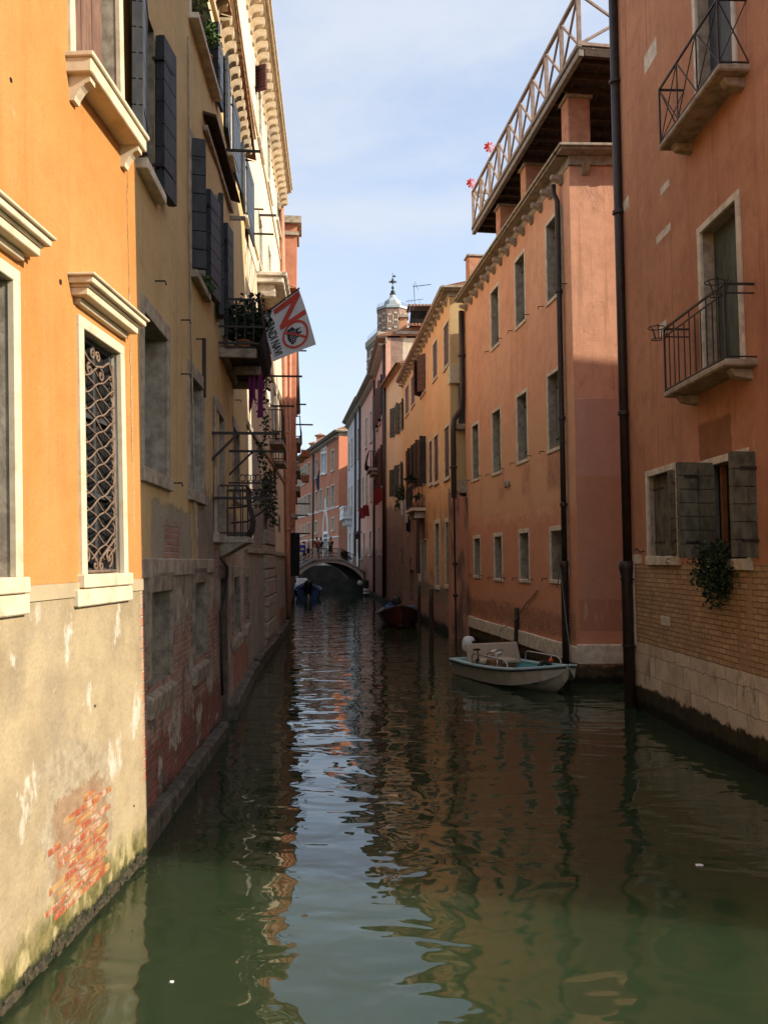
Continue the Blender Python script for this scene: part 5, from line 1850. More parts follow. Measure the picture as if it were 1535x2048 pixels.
for s in (s0 + .4, s0 + 2, s0 + 3.6):
    mb.fbox(G7, s - .15, s + .15, z0 - .8, z0 - .25, -.05, .6)
bb = mb.build('balcony', M['white'], K7.root, bevel=.03)
mb = MB()
for k in range(14):
    s = s0 + .15 + k * .285
    mb.lathe(G7.P(s, z0, .8), [(.07, 0), (.11, .3), (.06, .6), (.08, .9)], 8)
for k in range(1, 3):
    mb.lathe(G7.P(s0 + .1, z0, .28 * k), [(.07, 0), (.11, .3), (.06, .6), (.08, .9)], 8)
mb.fbox(G7, s0, s0 + 4, z0 + .9, z0 + 1.05, .68, .92)
mb.fbox(G7, s0, s0 + .22, z0 + .9, z0 + 1.05, 0, .68)
mb.build('railing', M['white'], bb)
cornice(K7, 16.5, [(.3, .02), (.1, .4), (.1, .55)], 'cornice_grey', br=(.6, .2, .26, .38, .0))
K7.roof(1.4, .6, z=17.0)
for s in (.3, 4.2):
    drainpipe(K7, [G7.P(s, 16.4, .12), G7.P(s, .4, .12)], .10, 'pipe')
K7.wall()
mb = MB()                               # unseen block added to keep the red palace's end face in shade
mb.box((12.5, 90, 8.5), (20, 9, 18))
mb.build('shade_block', simple_mat('plain_grey_plaster', (0.40, 0.36, 0.33)), K7.root)

# ------------------------------------------------------------------ red palace closing the view
G8 = Facade((-5.2, 95.0), (-14.6, 128.5), 0, 'R')
n8 = wall_mat('red_palace_plaster', (0.50, 0.185, 0.105), (0.56, 0.225, 0.13), ((0.35, 0.13, 0.075), .4), [
    ('band', -3, 8.0, .5, .5, ('col', (0.52, 0.245, 0.15), (0.47, 0.21, 0.125), 2)),
    ('band', -3, 5.4, .04, .05, ('col', (0.54, 0.27, 0.18), (0.48, 0.23, 0.15), 2)),
    ('blob', -12, -2.0, -1, 20, .2, .2, ('brick', (0.42, 0.25, 0.16), (0.34, 0.20, 0.13), (0.42, 0.33, 0.24), .3, .1, .012))], .016, 1.9, .35, .2)
K8 = House('red_palace', G8, 'long red palace with rows of white-framed windows and a gothic doorway beyond the bridge', 17.4, mat=n8, back=6, backdir=(.92, .39, 0))
wins = [(667.5, 900, 940, 663), (634, 918, 954, 630), (620, 925, 959, 615.5), (612, 930, 965, 609), (607.5, 935, 968, 605), (603.5, 938, 971, 601), (598.5, 942, 975, 596),
        (668.5, 970, 1012, 663), (658, 975, 1014, 653), (644.5, 979, 1020, 640), (635, 983, 1021, 630.5), (621, 988, 1026, 615.5), (612, 992, 1028, 609), (607, 995, 1030, 604.8), (603, 997, 1032, 600.5), (598, 1000, 1034, 595.8),
        (668, 1036, 1060, 664), (634, 1043, 1066, 630), (619, 1046, 1067, 615.5), (610, 1050, 1070, 607.8), (603, 1053, 1072, 601)]
for sp in wins:
    o = K8.op(*sp)
    window(K8, o, fw=.15, fp=.05, depth=.25, pane='glass', fmat='stone', sill=(.12, .16, .2))
for a, b, c, d in ((653, 905, 945, 648.5), (647.5, 906, 945, 643)):
    o = K8.op(a, b, c, d)
    w = window(K8, o, fw=.22, fp=.05, depth=.25, pane='glass', fmat='white', sill=(.15, .2, .2), mull='white')
    mb = MB()
    c_ = (o[0] + o[1]) / 2
    r_ = (o[1] - o[0]) / 2
    for k in range(10):
        t0, t1 = math.pi * k / 10, math.pi * (k + 1) / 10
        mb.hexa([G8.P(c_ + q_ * math.cos(t_), o[3] + q_ * math.sin(t_), oo_) for oo_ in (-.05, .06) for q_, t_ in ((r_, t0), (r_ + .25, t0), (r_ + .25, t1), (r_, t1))])
    mb.build('arch', M['white'], w)
o = K8.op(655.5, 1068, 1092, 647.5)
w = window(K8, (o[0], o[1], 2.0, o[3]), fw=.35, fp=.08, depth=.4, pane='dark', fmat='white', name='door')
mb = MB()
sm, hw, zt = (o[0] + o[1]) / 2, (o[1] - o[0]) / 2, o[3]
for sg in (-1, 1):
    for k in range(7):
        f0, f1 = k / 7, (k + 1) / 7
        a0, a1 = hw * (1 - f0 ** 1.5), hw * (1 - f1 ** 1.5)
        mb.hexa([G8.P(sm + sg * a0, zt + .35 + f0 * 2.6, -.05), G8.P(sm + sg * (a0 + .4), zt + .35 + f0 * 2.6, -.05), G8.P(sm + sg * (a0 + .4), zt + .35 + f0 * 2.6, .12), G8.P(sm + sg * a0, zt + .35 + f0 * 2.6, .12),
                 G8.P(sm + sg * a1, zt + .35 + f1 * 2.6, -.05), G8.P(sm + sg * (a1 + .4), zt + .45 + f1 * 2.6, -.05), G8.P(sm + sg * (a1 + .4), zt + .45 + f1 * 2.6, .12), G8.P(sm + sg * a1, zt + .35 + f1 * 2.6, .12)])
mb.fbox(G8, sm - .2, sm + .2, zt + 2.8, zt + 4.4, -.05, .15)
mb.build('arch', M['white'], w)
mb = MB()
for z in (5.45, 8.9):
    mb.fbox(G8, 0, G8.L, z, z + .14, -.05, .06)
mb.build('string_course', M['white'], K8.root)
cornice(K8, 17.2, [(.35, .02), (.12, .5), (.12, .65)], 'cornice_grey', br=(.8, .3, .34, .5, .0), near_return=4)
K8.roof(1.5, .6, z=17.75)
drainpipe(K8, [G8.P(G8.ln(627), 17.1, .12), G8.P(G8.ln(627), .5, .12)], .12, 'pipe')
for px, top in ((616, 868), (604, 884)):
    s = G8.ln(px)
    p = G8.P(s, 0, -1.6)
    zt_ = at(px, top, p.y).z
    chimney(K8, (p.x, p.y, 0), 1.0, 1.0, 17.3, zt_ - .4, M['peach_pillar'], cap='hat')
K8.wall()

# ------------------------------------------------------------------ bell tower over the roofs
T0 = at(785, 700, 150)
S = 150 / FPX
tw = thing('bell_tower', (T0.x, T0.y, 0), 'octagonal brick bell tower with a pale lead cap and iron finial above the roofs', 'tower')
c = Vector((T0.x, T0.y, 0))
zz = lambda y: at(785, y, 150).z


def ngon(mb, r, z0, z1, n, rot, r1=None):
    r1 = r if r1 is None else r1
    base = [c + Vector((r * math.cos(rot + 2 * math.pi * k / n), r * math.sin(rot + 2 * math.pi * k / n), z0)) for k in range(n)]
    top = [c + Vector((r1 * math.cos(rot + 2 * math.pi * k / n), r1 * math.sin(rot + 2 * math.pi * k / n), z1)) for k in range(n)]
    for k in range(n):
        l = (k + 1) % n
        mb.face([base[k], base[l], top[l], top[k]])
    mb.face(top)


RT = R(22)
mb = MB()
ngon(mb, 47 * S * 1.28, 0, zz(690), 4, R(62))
mb.build('shaft', M['tower_brick'], tw)
mb = MB()
ngon(mb, 50 * S * 1.28, zz(690), zz(678), 4, R(62))
for k in range(4):
    ngon(mb, (46 + k) * S * 1.28, zz(700 - k * 3), zz(697 - k * 3), 4, R(62))
mb.build('cornice', M['cornice_grey'], tw)
mb = MB()
ngon(mb, 33 * S, zz(682), zz(624), 8, RT)
dr = mb.build('drum', M['tower_brick'], tw)
mb = MB()
for z in (636, 650, 664):
    for k in range(8):
        a = RT + 2 * math.pi * (k + .5) / 8
        p = c + Vector((math.cos(a), math.sin(a), 0)) * 30.6 * S
        tv = Vector((-math.sin(a), math.cos(a), 0))
        for f in (-.28, .25):
            q = p + tv * (f * 22 * S) + UP * (zz(z) + f * .6)
            mb.beam(q - tv * .28, q + tv * .28, .16, .3)
mb.build('inset_stone', M['stone'], dr)
mb = MB()
for k in range(8):
    a = RT + 2 * math.pi * (k + .5) / 8
    p = c + Vector((math.cos(a), math.sin(a), 0)) * 30.4 * S
    tv = Vector((-math.sin(a), math.cos(a), 0))
    for f in (-.22, .22):
        o_ = p + tv * f * 22 * S
        pts = [o_ + tv * (-.45) + UP * zz(656), o_ + tv * (-.45) + UP * zz(638), o_ + UP * zz(632), o_ + tv * .45 + UP * zz(638), o_ + tv * .45 + UP * zz(656)]
        mb.tube(pts, .06, 4)
mb.build('blind_arch', M['cornice'], dr)
mb = MB()
ngon(mb, 35 * S, zz(624), zz(619), 8, RT)
ngon(mb, 34 * S, zz(619), zz(612), 8, RT, 18 * S)
ngon(mb, 19 * S, zz(612), zz(604), 8, RT, 17 * S)
ngon(mb, 17 * S, zz(604), zz(597), 8, RT, 8 * S)
ngon(mb, 7 * S, zz(597), zz(589), 8, RT, 5 * S)
mb.build('cap', M['lead'], tw)
mb = MB()
mb.lathe(c, [(6 * S, zz(590)), (6.5 * S, zz(588)), (4 * S, zz(586)), (4.6 * S, zz(583)), (2 * S, zz(581)), (1 * S, zz(579)), (2.6 * S, zz(577)), (2.8 * S, zz(575)), (1.5 * S, zz(573)), (.6 * S, zz(571)), (.7 * S, zz(568)),
             (3.4 * S, zz(564)), (3 * S, zz(561)), (.8 * S, zz(556)), (.4 * S, zz(546)), (.1 * S, zz(545))], 10)
for a in range(4):
    v_ = Vector((math.cos(a * .785), 0, math.sin(a * .785) * .35)) * 9 * S
    mb.beam(c + UP * zz(564) - v_, c + UP * zz(564) + v_, .1)
mb.box((c.x + 3.2 * S, c.y, zz(552.5)), (6 * S, .06, 3.2 * S))
mb.build('finial', M['iron'], tw)
mb = MB()
for r_, y0, y1 in ((46 * S * 1.28, 678, 667), (33 * S, 619, 613)):
    n_ = 4 if y0 == 678 else 8
    for k in range(n_):
        rot = R(62) if n_ == 4 else RT
        p0 = c + Vector((r_ * math.cos(rot + 2 * math.pi * k / n_), r_ * math.sin(rot + 2 * math.pi * k / n_), 0))
        p1 = c + Vector((r_ * math.cos(rot + 2 * math.pi * (k + 1) / n_), r_ * math.sin(rot + 2 * math.pi * (k + 1) / n_), 0))
        for y in (y1, (y0 + y1) / 2):
            mb.beam(p0 + UP * zz(y), p1 + UP * zz(y), .03)
        for j in range(6):
            q_ = p0 + (p1 - p0) * j / 6
            mb.beam(q_ + UP * zz(y0), q_ + UP * zz(y1), .03)
mb.build('railing', M['iron'], tw)
rot4 = R(62)
for k in range(4):
    r_ = 47 * S * 1.28
    p0 = c + Vector((r_ * math.cos(rot4 + math.pi / 2 * k), r_ * math.sin(rot4 + math.pi / 2 * k), 0))
    p1 = c + Vector((r_ * math.cos(rot4 + math.pi / 2 * (k + 1)), r_ * math.sin(rot4 + math.pi / 2 * (k + 1)), 0))
    u_ = (p1 - p0).normalized()
    o_ = (p0 + p1) / 2
    nn_ = (o_ - c).normalized()
    w_ = MB()
    arc = [(-.9, zz(740))] + [(.9 * math.cos(t_), zz(712) + .9 * math.sin(t_)) for t_ in np.linspace(math.pi, 0, 12)] + [(.9, zz(740))]
    w_.face([o_ + u_ * a_ + nn_ * .02 + UP * z_ for a_, z_ in arc])
    lv = w_.build('belfry_opening', M['dark'], tw)
    w_ = MB()
    w_.tube([o_ + u_ * a_ * 1.15 + nn_ * .03 + UP * z_ for a_, z_ in arc], .22, 6)
    for z_ in (zz(715), zz(731)):
        w_.beam(p0 + UP * z_ + nn_ * .0, p1 + UP * z_ + nn_ * .0, .2, .35)
    w_.build('frame', M['stone'], lv)

# rooftop aerial
ap = at(830, 618, 56)
an = thing('television_aerial', (ap.x, ap.y, ap.z - .6), 'thin television aerial with two arms standing above the tiled roof', 'aerial')
sc_ = 56 / FPX
mb = MB()
mb.beam(ap - UP * .6, at(827, 568, 56), .035)
mb.build('mast', M['iron'], an)
mb = MB()
a_, b_ = at(826, 573, 56), at(861, 569, 56)
mb.beam(a_, b_, .03)
for k in range(14):
    q_ = a_ + (b_ - a_) * k / 13
    mb.beam(q_ - Vector((.02, .16, .02)), q_ + Vector((.02, .16, .02)), .018)
mb.beam(at(829, 563, 56), at(832, 571, 56), .02)
mb.beam(at(832, 571, 56), at(836, 580, 56), .02)
mb.build('arm', M['iron'], an)
mb = MB()
mb.beam(at(811, 603, 56), at(846, 598, 56), .025)
for px in (816, 822, 838):
    mb.beam(at(px, 598, 56), at(px + 1, 606, 56), .02)
mb.build('arm', M['iron'], an)
# ------------------------------------------------------------------ bridge
BA, BB = Vector((-7.25, 67.0, 0)), Vector((-1.2, 68.4, 0))
bu = (BB - BA).normalized()
bl_ = (BB - BA).length
bv = Vector((-.29, .957, 0))
WB = 5.0
br = thing('footbridge', (BA + BB) / 2, 'small arched stone footbridge with iron railings crossing the canal', 'bridge')


def B(a, d, z):
    return BA + bu * a + bv * d + UP * z


def ba(px):                              # place along the bridge front seen at pixel column px
    r = ray(px, 1122)
    A = np.array([[bu.x, -r.x], [bu.y, -r.y]])
    return float(np.linalg.solve(A, np.array([-BA.x, -BA.y]))[0])


prof = [(-.6, 1.75), (ba(592), 2.10), (ba(626), 2.90), (ba(681), 2.95), (ba(731), 1.92), (bl_ + .5, 1.70)]


def zdeck(a):
    for (a0, z0), (a1, z1) in zip(prof, prof[1:]):
        if a0 <= a <= a1:
            return z0 + (z1 - z0) * (a - a0) / (a1 - a0)
    return prof[0][1] if a < prof[0][0] else prof[-1][1]


a0, a1 = ba(591), ba(726)
am, hw = (a0 + a1) / 2, (a1 - a0) / 2


def zarch(a, r=0.0):
    f = max(-1, min(1, (a - am) / (hw + r)))
    kk = .80
    return 1.12 + r + 1.44 * (math.sqrt(1 - f * f * kk) - math.sqrt(1 - kk)) / (1 - math.sqrt(1 - kk))


M['coping'] = simple_mat('bridge_coping_stone', (0.46, 0.43, 0.38), (0.33, 0.31, 0.27), 5, .85, .01)
bm = wall_mat('bridge_stucco', (0.16, 0.15, 0.138), (0.22, 0.205, 0.185), None, [('band', -3, 1.2, .3, .2, ALGAE)], .012, 3)
ring = simple_mat('bridge_ring_stone', (0.62, 0.58, 0.51), (0.44, 0.41, 0.36), 5, .85, .01)
xs = list(np.linspace(a0, a1, 33))
mb = MB()
for d in (0.0, WB):
    for x0, x1 in zip(xs, xs[1:]):
        p = [B(x0, d, zarch(x0, .2) - .05), B(x1, d, zarch(x1, .2) - .05), B(x1, d, max(zdeck(x1) - .1, zarch(x1, .2) - .04)), B(x0, d, max(zdeck(x0) - .1, zarch(x0, .2) - .04))]
        uvs = [(x0, 2), (x1, 2), (x1, 3), (x0, 3)]
        mb.face(p if d == 0 else p[::-1], uvs)
    for x0, x1 in ((-.6, a0), (a1, bl_ + .5)):
        mb.face([B(x0, d, -1), B(x1, d, -1), B(x1, d, zdeck(x1) - .1), B(x0, d, zdeck(x0) - .1)], [(x0, -1), (x1, -1), (x1, 2), (x0, 2)])
for x0, x1 in zip(xs, xs[1:]):          # soffit, mapped into the algae colour to paint its shade dark
    mb.face([B(x0, 0, zarch(x0)), B(x0, WB, zarch(x0)), B(x1, WB, zarch(x1)), B(x1, 0, zarch(x1))], [(x0, -1), (x0, -1), (x1, -1), (x1, -1)])
for x in (a0, a1):
    mb.face([B(x, 0, -1), B(x, WB, -1), B(x, WB, zarch(x)), B(x, 0, zarch(x))], [(0, -1), (WB, -1), (WB, 1), (0, 1)])
for (p0, z0), (p1, z1) in zip(prof, prof[1:]):
    mb.face([B(p0, 0, z0 - .02), B(p1, 0, z1 - .02), B(p1, WB, z1 - .02), B(p0, WB, z0 - .02)], [(0, 3)] * 4)
mb.build('arch_body', bm, br)
for d in (0.0, WB):
    mb = MB()
    for x0, x1 in zip(xs, xs[1:]):
        mb.hexa([B(x0, d - .05, zarch(x0)), B(x1, d - .05, zarch(x1)), B(x1, d + .25, zarch(x1)), B(x0, d + .25, zarch(x0)),
                 B(x0, d - .05, zarch(x0, .2)), B(x1, d - .05, zarch(x1, .2)), B(x1, d + .25, zarch(x1, .2)), B(x0, d + .25, zarch(x0, .2))])
    mb.build('arch_ring', ring, br)
    mb = MB()
    for (p0, z0), (p1, z1) in zip(prof, prof[1:]):
        mb.hexa([B(p0, d - .12, z0 - .2), B(p1, d - .12, z1 - .2), B(p1, d + .2, z1 - .2), B(p0, d + .2, z0 - .2),
                 B(p0, d - .12, z0), B(p1, d - .12, z1), B(p1, d + .2, z1), B(p0, d + .2, z0)])
    mb.build('coping', M['coping'], br, bevel=.02)
    rl = MB()
    for xa, xb in ((ba(630), ba(677)), (ba(592), ba(628)), (ba(679), ba(712))):
        n = int((xb - xa) / .13)
        za, zb2 = zdeck(xa), zdeck(xb)
        for k in range(1, n):
            f = k / n
            x = xa + (xb - xa) * f
            z = zdeck(x)
            rl.tube([B(x, d, z), B(x, d, z + .35), B(x + .05, d, z + .5), B(x, d, z + .78)], .018, 4)
        for hh in (.8, .12):
            rl.beam(B(xa, d, za + hh), B(xb, d, zb2 + hh), .05)
        rl.beam(B(xa, d, za + .42), B(xb, d, zb2 + .42), .03)
    rl.build('railing', M['iron'], br)
    for px, hh, w_ in ((630, .86, .30), (677, .86, .26), (592.5, .8, .22), (708, .7, .22), (722.5, .85, .26)):
        x = ba(px)
        mb = MB()
        z = zdeck(x)
        if px > 700:
            mb.lathe(B(x, d, z - .1), [(.16, 0), (.13, .2), (.15, .5), (.12, .7), (.18, .75), (.18, hh), (.1, hh + .04)], 10)
        else:
            mb.hexa([B(x - w_ / 2, d - .13, z - .1), B(x + w_ / 2, d - .13, z - .1), B(x + w_ / 2, d + .13, z - .1), B(x - w_ / 2, d + .13, z - .1),
                     B(x - w_ / 2, d - .13, z + hh), B(x + w_ / 2, d - .13, z + hh), B(x + w_ / 2, d + .13, z + hh), B(x - w_ / 2, d + .13, z + hh)])
        mb.build('post', M['stone'], br, bevel=.02)
sg = thing('canal_sign', B(ba(604), -.18, 3.0), 'blue enamel sign with a small white boat hung on the bridge railing', 'sign')
c0 = at(604.3, 1097, B(ba(604), -.2, 0).y)
mb = MB()
mb.box(c0, (.56, .04, .56))
mb.build('panel', M['sign_blue'], sg, bevel=.01)
mb = MB()
f = Vector((0, -.03, 0))
for pts in ([(-.2, -.04), (.2, -.04), (.15, -.12), (-.14, -.12)], [(-.06, -.02), (.1, -.02), (.1, .06), (-.06, .06)], [(-.12, .06), (-.09, .06), (-.09, .12), (-.12, .12)]):
    mb.face([c0 + f + Vector((x, 0, z)) for x, z in pts])
mb.build('boat_symbol', M['white'], sg)

# ------------------------------------------------------------------ people on the bridge


def skinned(name, pts, edges, radii, mat, parent, loc, rz=0, sub=1):
    me = bpy.data.meshes.new(name)
    ca, sa = math.cos(rz), math.sin(rz)
    me.from_pydata([(x * ca - y * sa, x * sa + y * ca, z) for x, y, z in pts], edges, [])
    o = bpy.data.objects.new(name, me)
    COL.objects.link(o)
    md = o.modifiers.new('skin', 'SKIN')
    md.use_smooth_shade = True
    for i, v in enumerate(me.skin_vertices[0].data):
        r = radii[i]
        v.radius = r if isinstance(r, tuple) else (r, r)
        v.use_root = (i == 0)
    sb = o.modifiers.new('sub', 'SUBSURF')
    sb.levels = sb.render_levels = sub
    me.materials.append(mat)
    o.parent = parent
    return o


def person(loc, rz, label, top, bottom, h=1.7, arms='down', skirt=False, hat=None, stride=.1, bag=None):
    k = h / 1.7
    t = thing('person', loc, label, 'person', 'people crossing the bridge')
    P = [(0, 0, .92), (0, 0, 1.05), (0, .01, 1.22), (0, .0, 1.38), (0, .0, 1.46), (0, -.015, 1.53), (0, -.02, 1.62), (0, -.01, 1.69)]
    E_ = [(0, 1), (1, 2), (2, 3), (3, 4), (4, 5), (5, 6), (6, 7)]
    Rd = [(.15, .11), (.13, .10), (.15, .105), (.14, .09), .055, (.07, .085), (.075, .095), (.05, .06)]
    nose = len(P)
    P.append((0, -.125, 1.585)); E_.append((5, nose)); Rd.append(.014)
    for s in (-1, 1):
        i = len(P)
        if arms == 'down':
            A = [(s * .17, 0, 1.37), (s * .215, .03, 1.10), (s * .21, -.06, .86), (s * .205, -.09, .78)]
        else:
            A = [(s * .17, 0, 1.37), (s * .235, -.02, 1.12), (s * .15, -.24, 1.05), (s * .10, -.30, 1.06)]
        P += A
        E_ += [(3, i), (i, i + 1), (i + 1, i + 2), (i + 2, i + 3)]
        Rd += [.055, .042, .032, .035]
        j = len(P)
        hx, hy, hz = A[3]
        for q in range(5):              # unequal fingers and a thumb
            l = (.075, .085, .09, .08, .05)[q]
            dx = (q - 1.5) * .016 if q < 4 else -s * .03
            P.append((hx + dx, hy - (.02 if arms == 'down' else l), hz - (l if arms == 'down' else .0) + (.02 if q == 4 else 0)))
            E_.append((i + 3, j + q))
            Rd.append(.009)
    for s in (-1, 1):
        i = len(P)
        d = s * stride
        P += [(s * .09, 0, .86), (s * .10, -.02 - d * .5, .48), (s * .10, d * .6, .08), (s * .105, d * .6 - .14, .035)]
        E_ += [(0, i), (i, i + 1), (i + 1, i + 2), (i + 2, i + 3)]
        Rd += [(.085, .085), .055, .04, (.042, .03)]
    sc = lambda pts: [(x * k, y * k, z * k) for x, y, z in pts]
    skinned('body', sc(P), E_, Rd, M['skin'], t, loc, rz)
    tp = [P[1], P[2], P[3], (P[0][0], P[0][1], .88)]
    te, tr_ = [(0, 1), (1, 2), (0, 3)], [(.155, .125), (.175, .13), (.16, .11), (.165, .13)]
    a_ = 9
    for s_ in range(2):
        b_ = a_ + s_ * 9
        n_ = len(tp)
        e0 = tuple((P[b_ + 1][i] * .75 + P[b_][i] * .25) for i in range(3))
        tp += [P[b_], e0]
        te += [(2, n_), (n_, n_ + 1)]
        tr_ += [.072, .06]
    skinned('top', sc(tp), te, tr_, M[top], t, loc, rz)
    l0 = 9 + 18
    lp, le, lr = [P[0], (0, 0, 1.0)], [(0, 1)], [(.165, .13), (.15, .12)]
    if skirt:
        lp += [(0, 0, .72), (0, 0, .48)]
        le += [(0, 2), (2, 3)]
        lr += [(.20, .17), (.24, .21)]
    else:
        for s_ in range(2):
            b_ = l0 + s_ * 4
            n_ = len(lp)
            lp += [P[b_], P[b_ + 1]]
            le += [(0, n_), (n_, n_ + 1)]
            lr += [(.10, .10), (.075, .075)]
    skinned('skirt' if skirt else 'shorts', sc(lp), le, lr, M[bottom], t, loc, rz)
    hp = [(0, .01, 1.64), (0, .03, 1.69), (0, .055, 1.56)]
    skinned('hair' if not hat else 'hat', sc(hp), [(0, 1), (0, 2)], [(.085, .10), (.06, .07), (.06, .05)], M[hat or 'hair'], t, loc, rz)
    if bag:
        skinned('bag', sc([(.0, .16, 1.28), (.0, .17, 1.05)]), [(0, 1)], [(.11, .07), (.12, .08)], M[bag], t, loc, rz)
    for o in t.children:
        for s in (o.modifiers or ()):
            pass
    return t


def on_deck(px, d):
    p = BA + bv * d
    r = ray(px, 1122)
    A = np.array([[bu.x, -r.x], [bu.y, -r.y]])
    x = float(np.linalg.solve(A, np.array([-p.x, -p.y]))[0])
    return B(x, d, zdeck(x) - .02)


person(on_deck(633, 1.3), R(200), 'person in a red top standing left of the others on the bridge crown', 'red_cloth', 'navy', 1.74)
person(on_deck(641.5, 1.7), R(160), 'person in a navy top and pale shorts with a rucksack beside the red top', 'navy', 'cream_cloth', 1.72, bag='black')
person(on_deck(661, .9), R(-20), 'person in a loose black dress leaning on the bridge railing', 'black', 'black', 1.72, arms='fwd', skirt=True)
person(on_deck(608, 1.5), R(90), 'dark-haired person walking up the bridge steps behind the blue sign', 'black', 'navy', 1.68, stride=.22)
person(on_deck(616.5, 2.2), R(250), 'person in a white hat on the bridge steps right of the blue sign', 'cream_cloth', 'navy', 1.6, hat='white')

# ------------------------------------------------------------------ boats


class Boat:
    def __init__(s, name, pos, f, label):
        s.p = Vector((pos[0], pos[1], 0))
        s.f = Vector((f[0], f[1], 0)).normalized()
        s.r = Vector((s.f.y, -s.f.x, 0))
        s.t = thing(name, s.p, label, 'boat')

    def P(s, x, y, z):
        return s.p + s.f * x + s.r * y + UP * z

    def skin(s, name, st, mat, parent=None, flip=False, smooth=False, close_stern=True):
        """st: list of (x, [(y,z)...]) half sections mirrored"""
        mb = MB()
        rows = []
        for x, sec in st:
            x = x if isinstance(x, (list, tuple)) else [x] * len(sec)
            row = [s.P(xx, y, z) for xx, (y, z) in zip(x, sec)] + [s.P(xx, -y, z) for xx, (y, z) in list(zip(x, sec))[::-1][1 if sec[-1][0] == 0 else 0:]]
            rows.append(row)
        n = len(rows[0])
        for r0, r1 in zip(rows, rows[1:]):
            for k in range(n - 1):
                q = [r0[k], r0[k + 1], r1[k + 1], r1[k]]
                mb.face(q[::-1] if flip else q)
        if close_stern:
            mb.face(rows[0])
        o = mb.build(name, mat, parent or s.t, smooth=smooth)
        return o


bt = Boat('dinghy', (2.19, 20.35), (.405, -.914), 'small grimy white motor dinghy with aqua interior, beige bench and white outboard')
st = []
for x, hb, zg, zc, ks in ((0, .68, .36, .02, -.10), (.7, .75, .36, .02, -.10), (1.5, .79, .37, .02, -.10), (2.2, .79, .40, .04, -.10), (2.75, .74, .44, .09, -.09),
                          (3.15, .62, .49, .17, -.05), (3.45, .44, .54, .26, .05), (3.68, .2, .58, .38, .24), (3.78, .03, .60, .52, .50)):
    st.append((x, [(hb, zg), (hb * .985, zg - .07), (hb * .90, zc), (hb * .52, zc + .07), (hb * .30, (ks + zc) / 2), (0, ks)]))
bt.skin('hull', st, M['hull'])
ins = [(x + (.05 if x == 0 else -.05 * (x > 3.5)), [(max(.01, s_[0][0] - .09), s_[0][1] - .01), (max(.008, s_[0][0] - .14), .16), (0, .14)]) for x, s_ in st if x < 3.4]
bt.skin('interior', ins, M['aqua'], flip=True)
mb = MB()
for sd_ in (-1, 1):
    pts = [(x, s_[0][0], s_[0][1]) for x, s_ in st]
    for (xa, ya, za), (xb, yb, zb2) in zip(pts, pts[1:]):
        wi = lambda y: max(.0, y - .11)
        mb.hexa([bt.P(xa, sd_ * (ya + .025), za - .025), bt.P(xb, sd_ * (yb + .025), zb2 - .025), bt.P(xb, sd_ * wi(yb), zb2 - .025), bt.P(xa, sd_ * wi(ya), za - .025),
                 bt.P(xa, sd_ * (ya + .02), za + .02), bt.P(xb, sd_ * (yb + .02), zb2 + .02), bt.P(xb, sd_ * wi(yb), zb2 + .02), bt.P(xa, sd_ * wi(ya), za + .02)])
mb.hexa([bt.P(0, -.68, .2), bt.P(.08, -.68, .2), bt.P(.08, .68, .2), bt.P(0, .68, .2), bt.P(0, -.68, .38), bt.P(.08, -.68, .38), bt.P(.08, .68, .38), bt.P(0, .68, .38)])
mb.hexa([bt.P(3.3, -.48, .50), bt.P(3.74, -.08, .58), bt.P(3.74, .08, .58), bt.P(3.3, .48, .50), bt.P(3.3, -.48, .53), bt.P(3.74, -.08, .605), bt.P(3.74, .08, .605), bt.P(3.3, .48, .53)])
mb.build('gunwale', simple_mat('pale_aqua_gunwale_paint', (0.46, 0.62, 0.63), (0.36, 0.53, 0.55), 5, .4), bt.t, bevel=.01)
mb = MB()
for sd_ in (-1, 1):
    pts = [bt.P(x, sd_ * (s_[0][0] + .02), s_[0][1] - .045) for x, s_ in st]
    mb.tube(pts, .018, 5)
mb.build('rubbing_strake', M['rubber'], bt.t)
mb = MB()
mb.hexa([bt.P(.92, -.70, .30), bt.P(1.04, -.70, .30), bt.P(1.04, .70, .30), bt.P(.92, .70, .30), bt.P(.76, -.70, .78), bt.P(.84, -.70, .78), bt.P(.84, .70, .78), bt.P(.76, .70, .78)])
bk_ = mb.build('seat_back', M['cushion'], bt.t, bevel=.03, seg=2)
mb = MB()
for k in range(15):
    y = -.66 + k * .094
    mb.beam(bt.P(1.038, y, .33), bt.P(.843, y, .755), .008)
mb.build('piping', simple_mat('seat_seam', (.36, .29, .21)), bk_)
mb = MB()
mb.hexa([bt.P(1.0, -.30, .38), bt.P(1.5, -.30, .38), bt.P(1.5, .66, .38), bt.P(1.0, .66, .38), bt.P(1.0, -.30, .47), bt.P(1.5, -.30, .46), bt.P(1.5, .66, .46), bt.P(1.0, .66, .47)])
mb.build('seat', M['cushion'], bt.t, bevel=.02)
mb = MB()
mb.hexa([bt.P(1.02, -.28, .14), bt.P(1.46, -.28, .14), bt.P(1.46, .62, .14), bt.P(1.02, .62, .14), bt.P(1.02, -.28, .375), bt.P(1.46, -.28, .375), bt.P(1.46, .62, .375), bt.P(1.02, .62, .375)])
mb.hexa([bt.P(1.55, .3, .14), bt.P(1.8, .3, .14), bt.P(1.8, .62, .14), bt.P(1.55, .62, .14), bt.P(1.62, .3, .52), bt.P(1.78, .3, .50), bt.P(1.78, .62, .50), bt.P(1.62, .62, .52)])
mb.build('console', M['brown_wood'], bt.t, bevel=.01)
mb = MB()
cw = bt.P(1.60, .40, .62)
ax = (bt.f * -.55 + UP * .83).normalized()
x_ = bt.r
y_ = ax.cross(x_)
mb.tube([cw + (x_ * math.cos(a) + y_ * math.sin(a)) * .19 for a in np.linspace(0, 6.283, 25)[:-1]], .016, 6, closed=True)
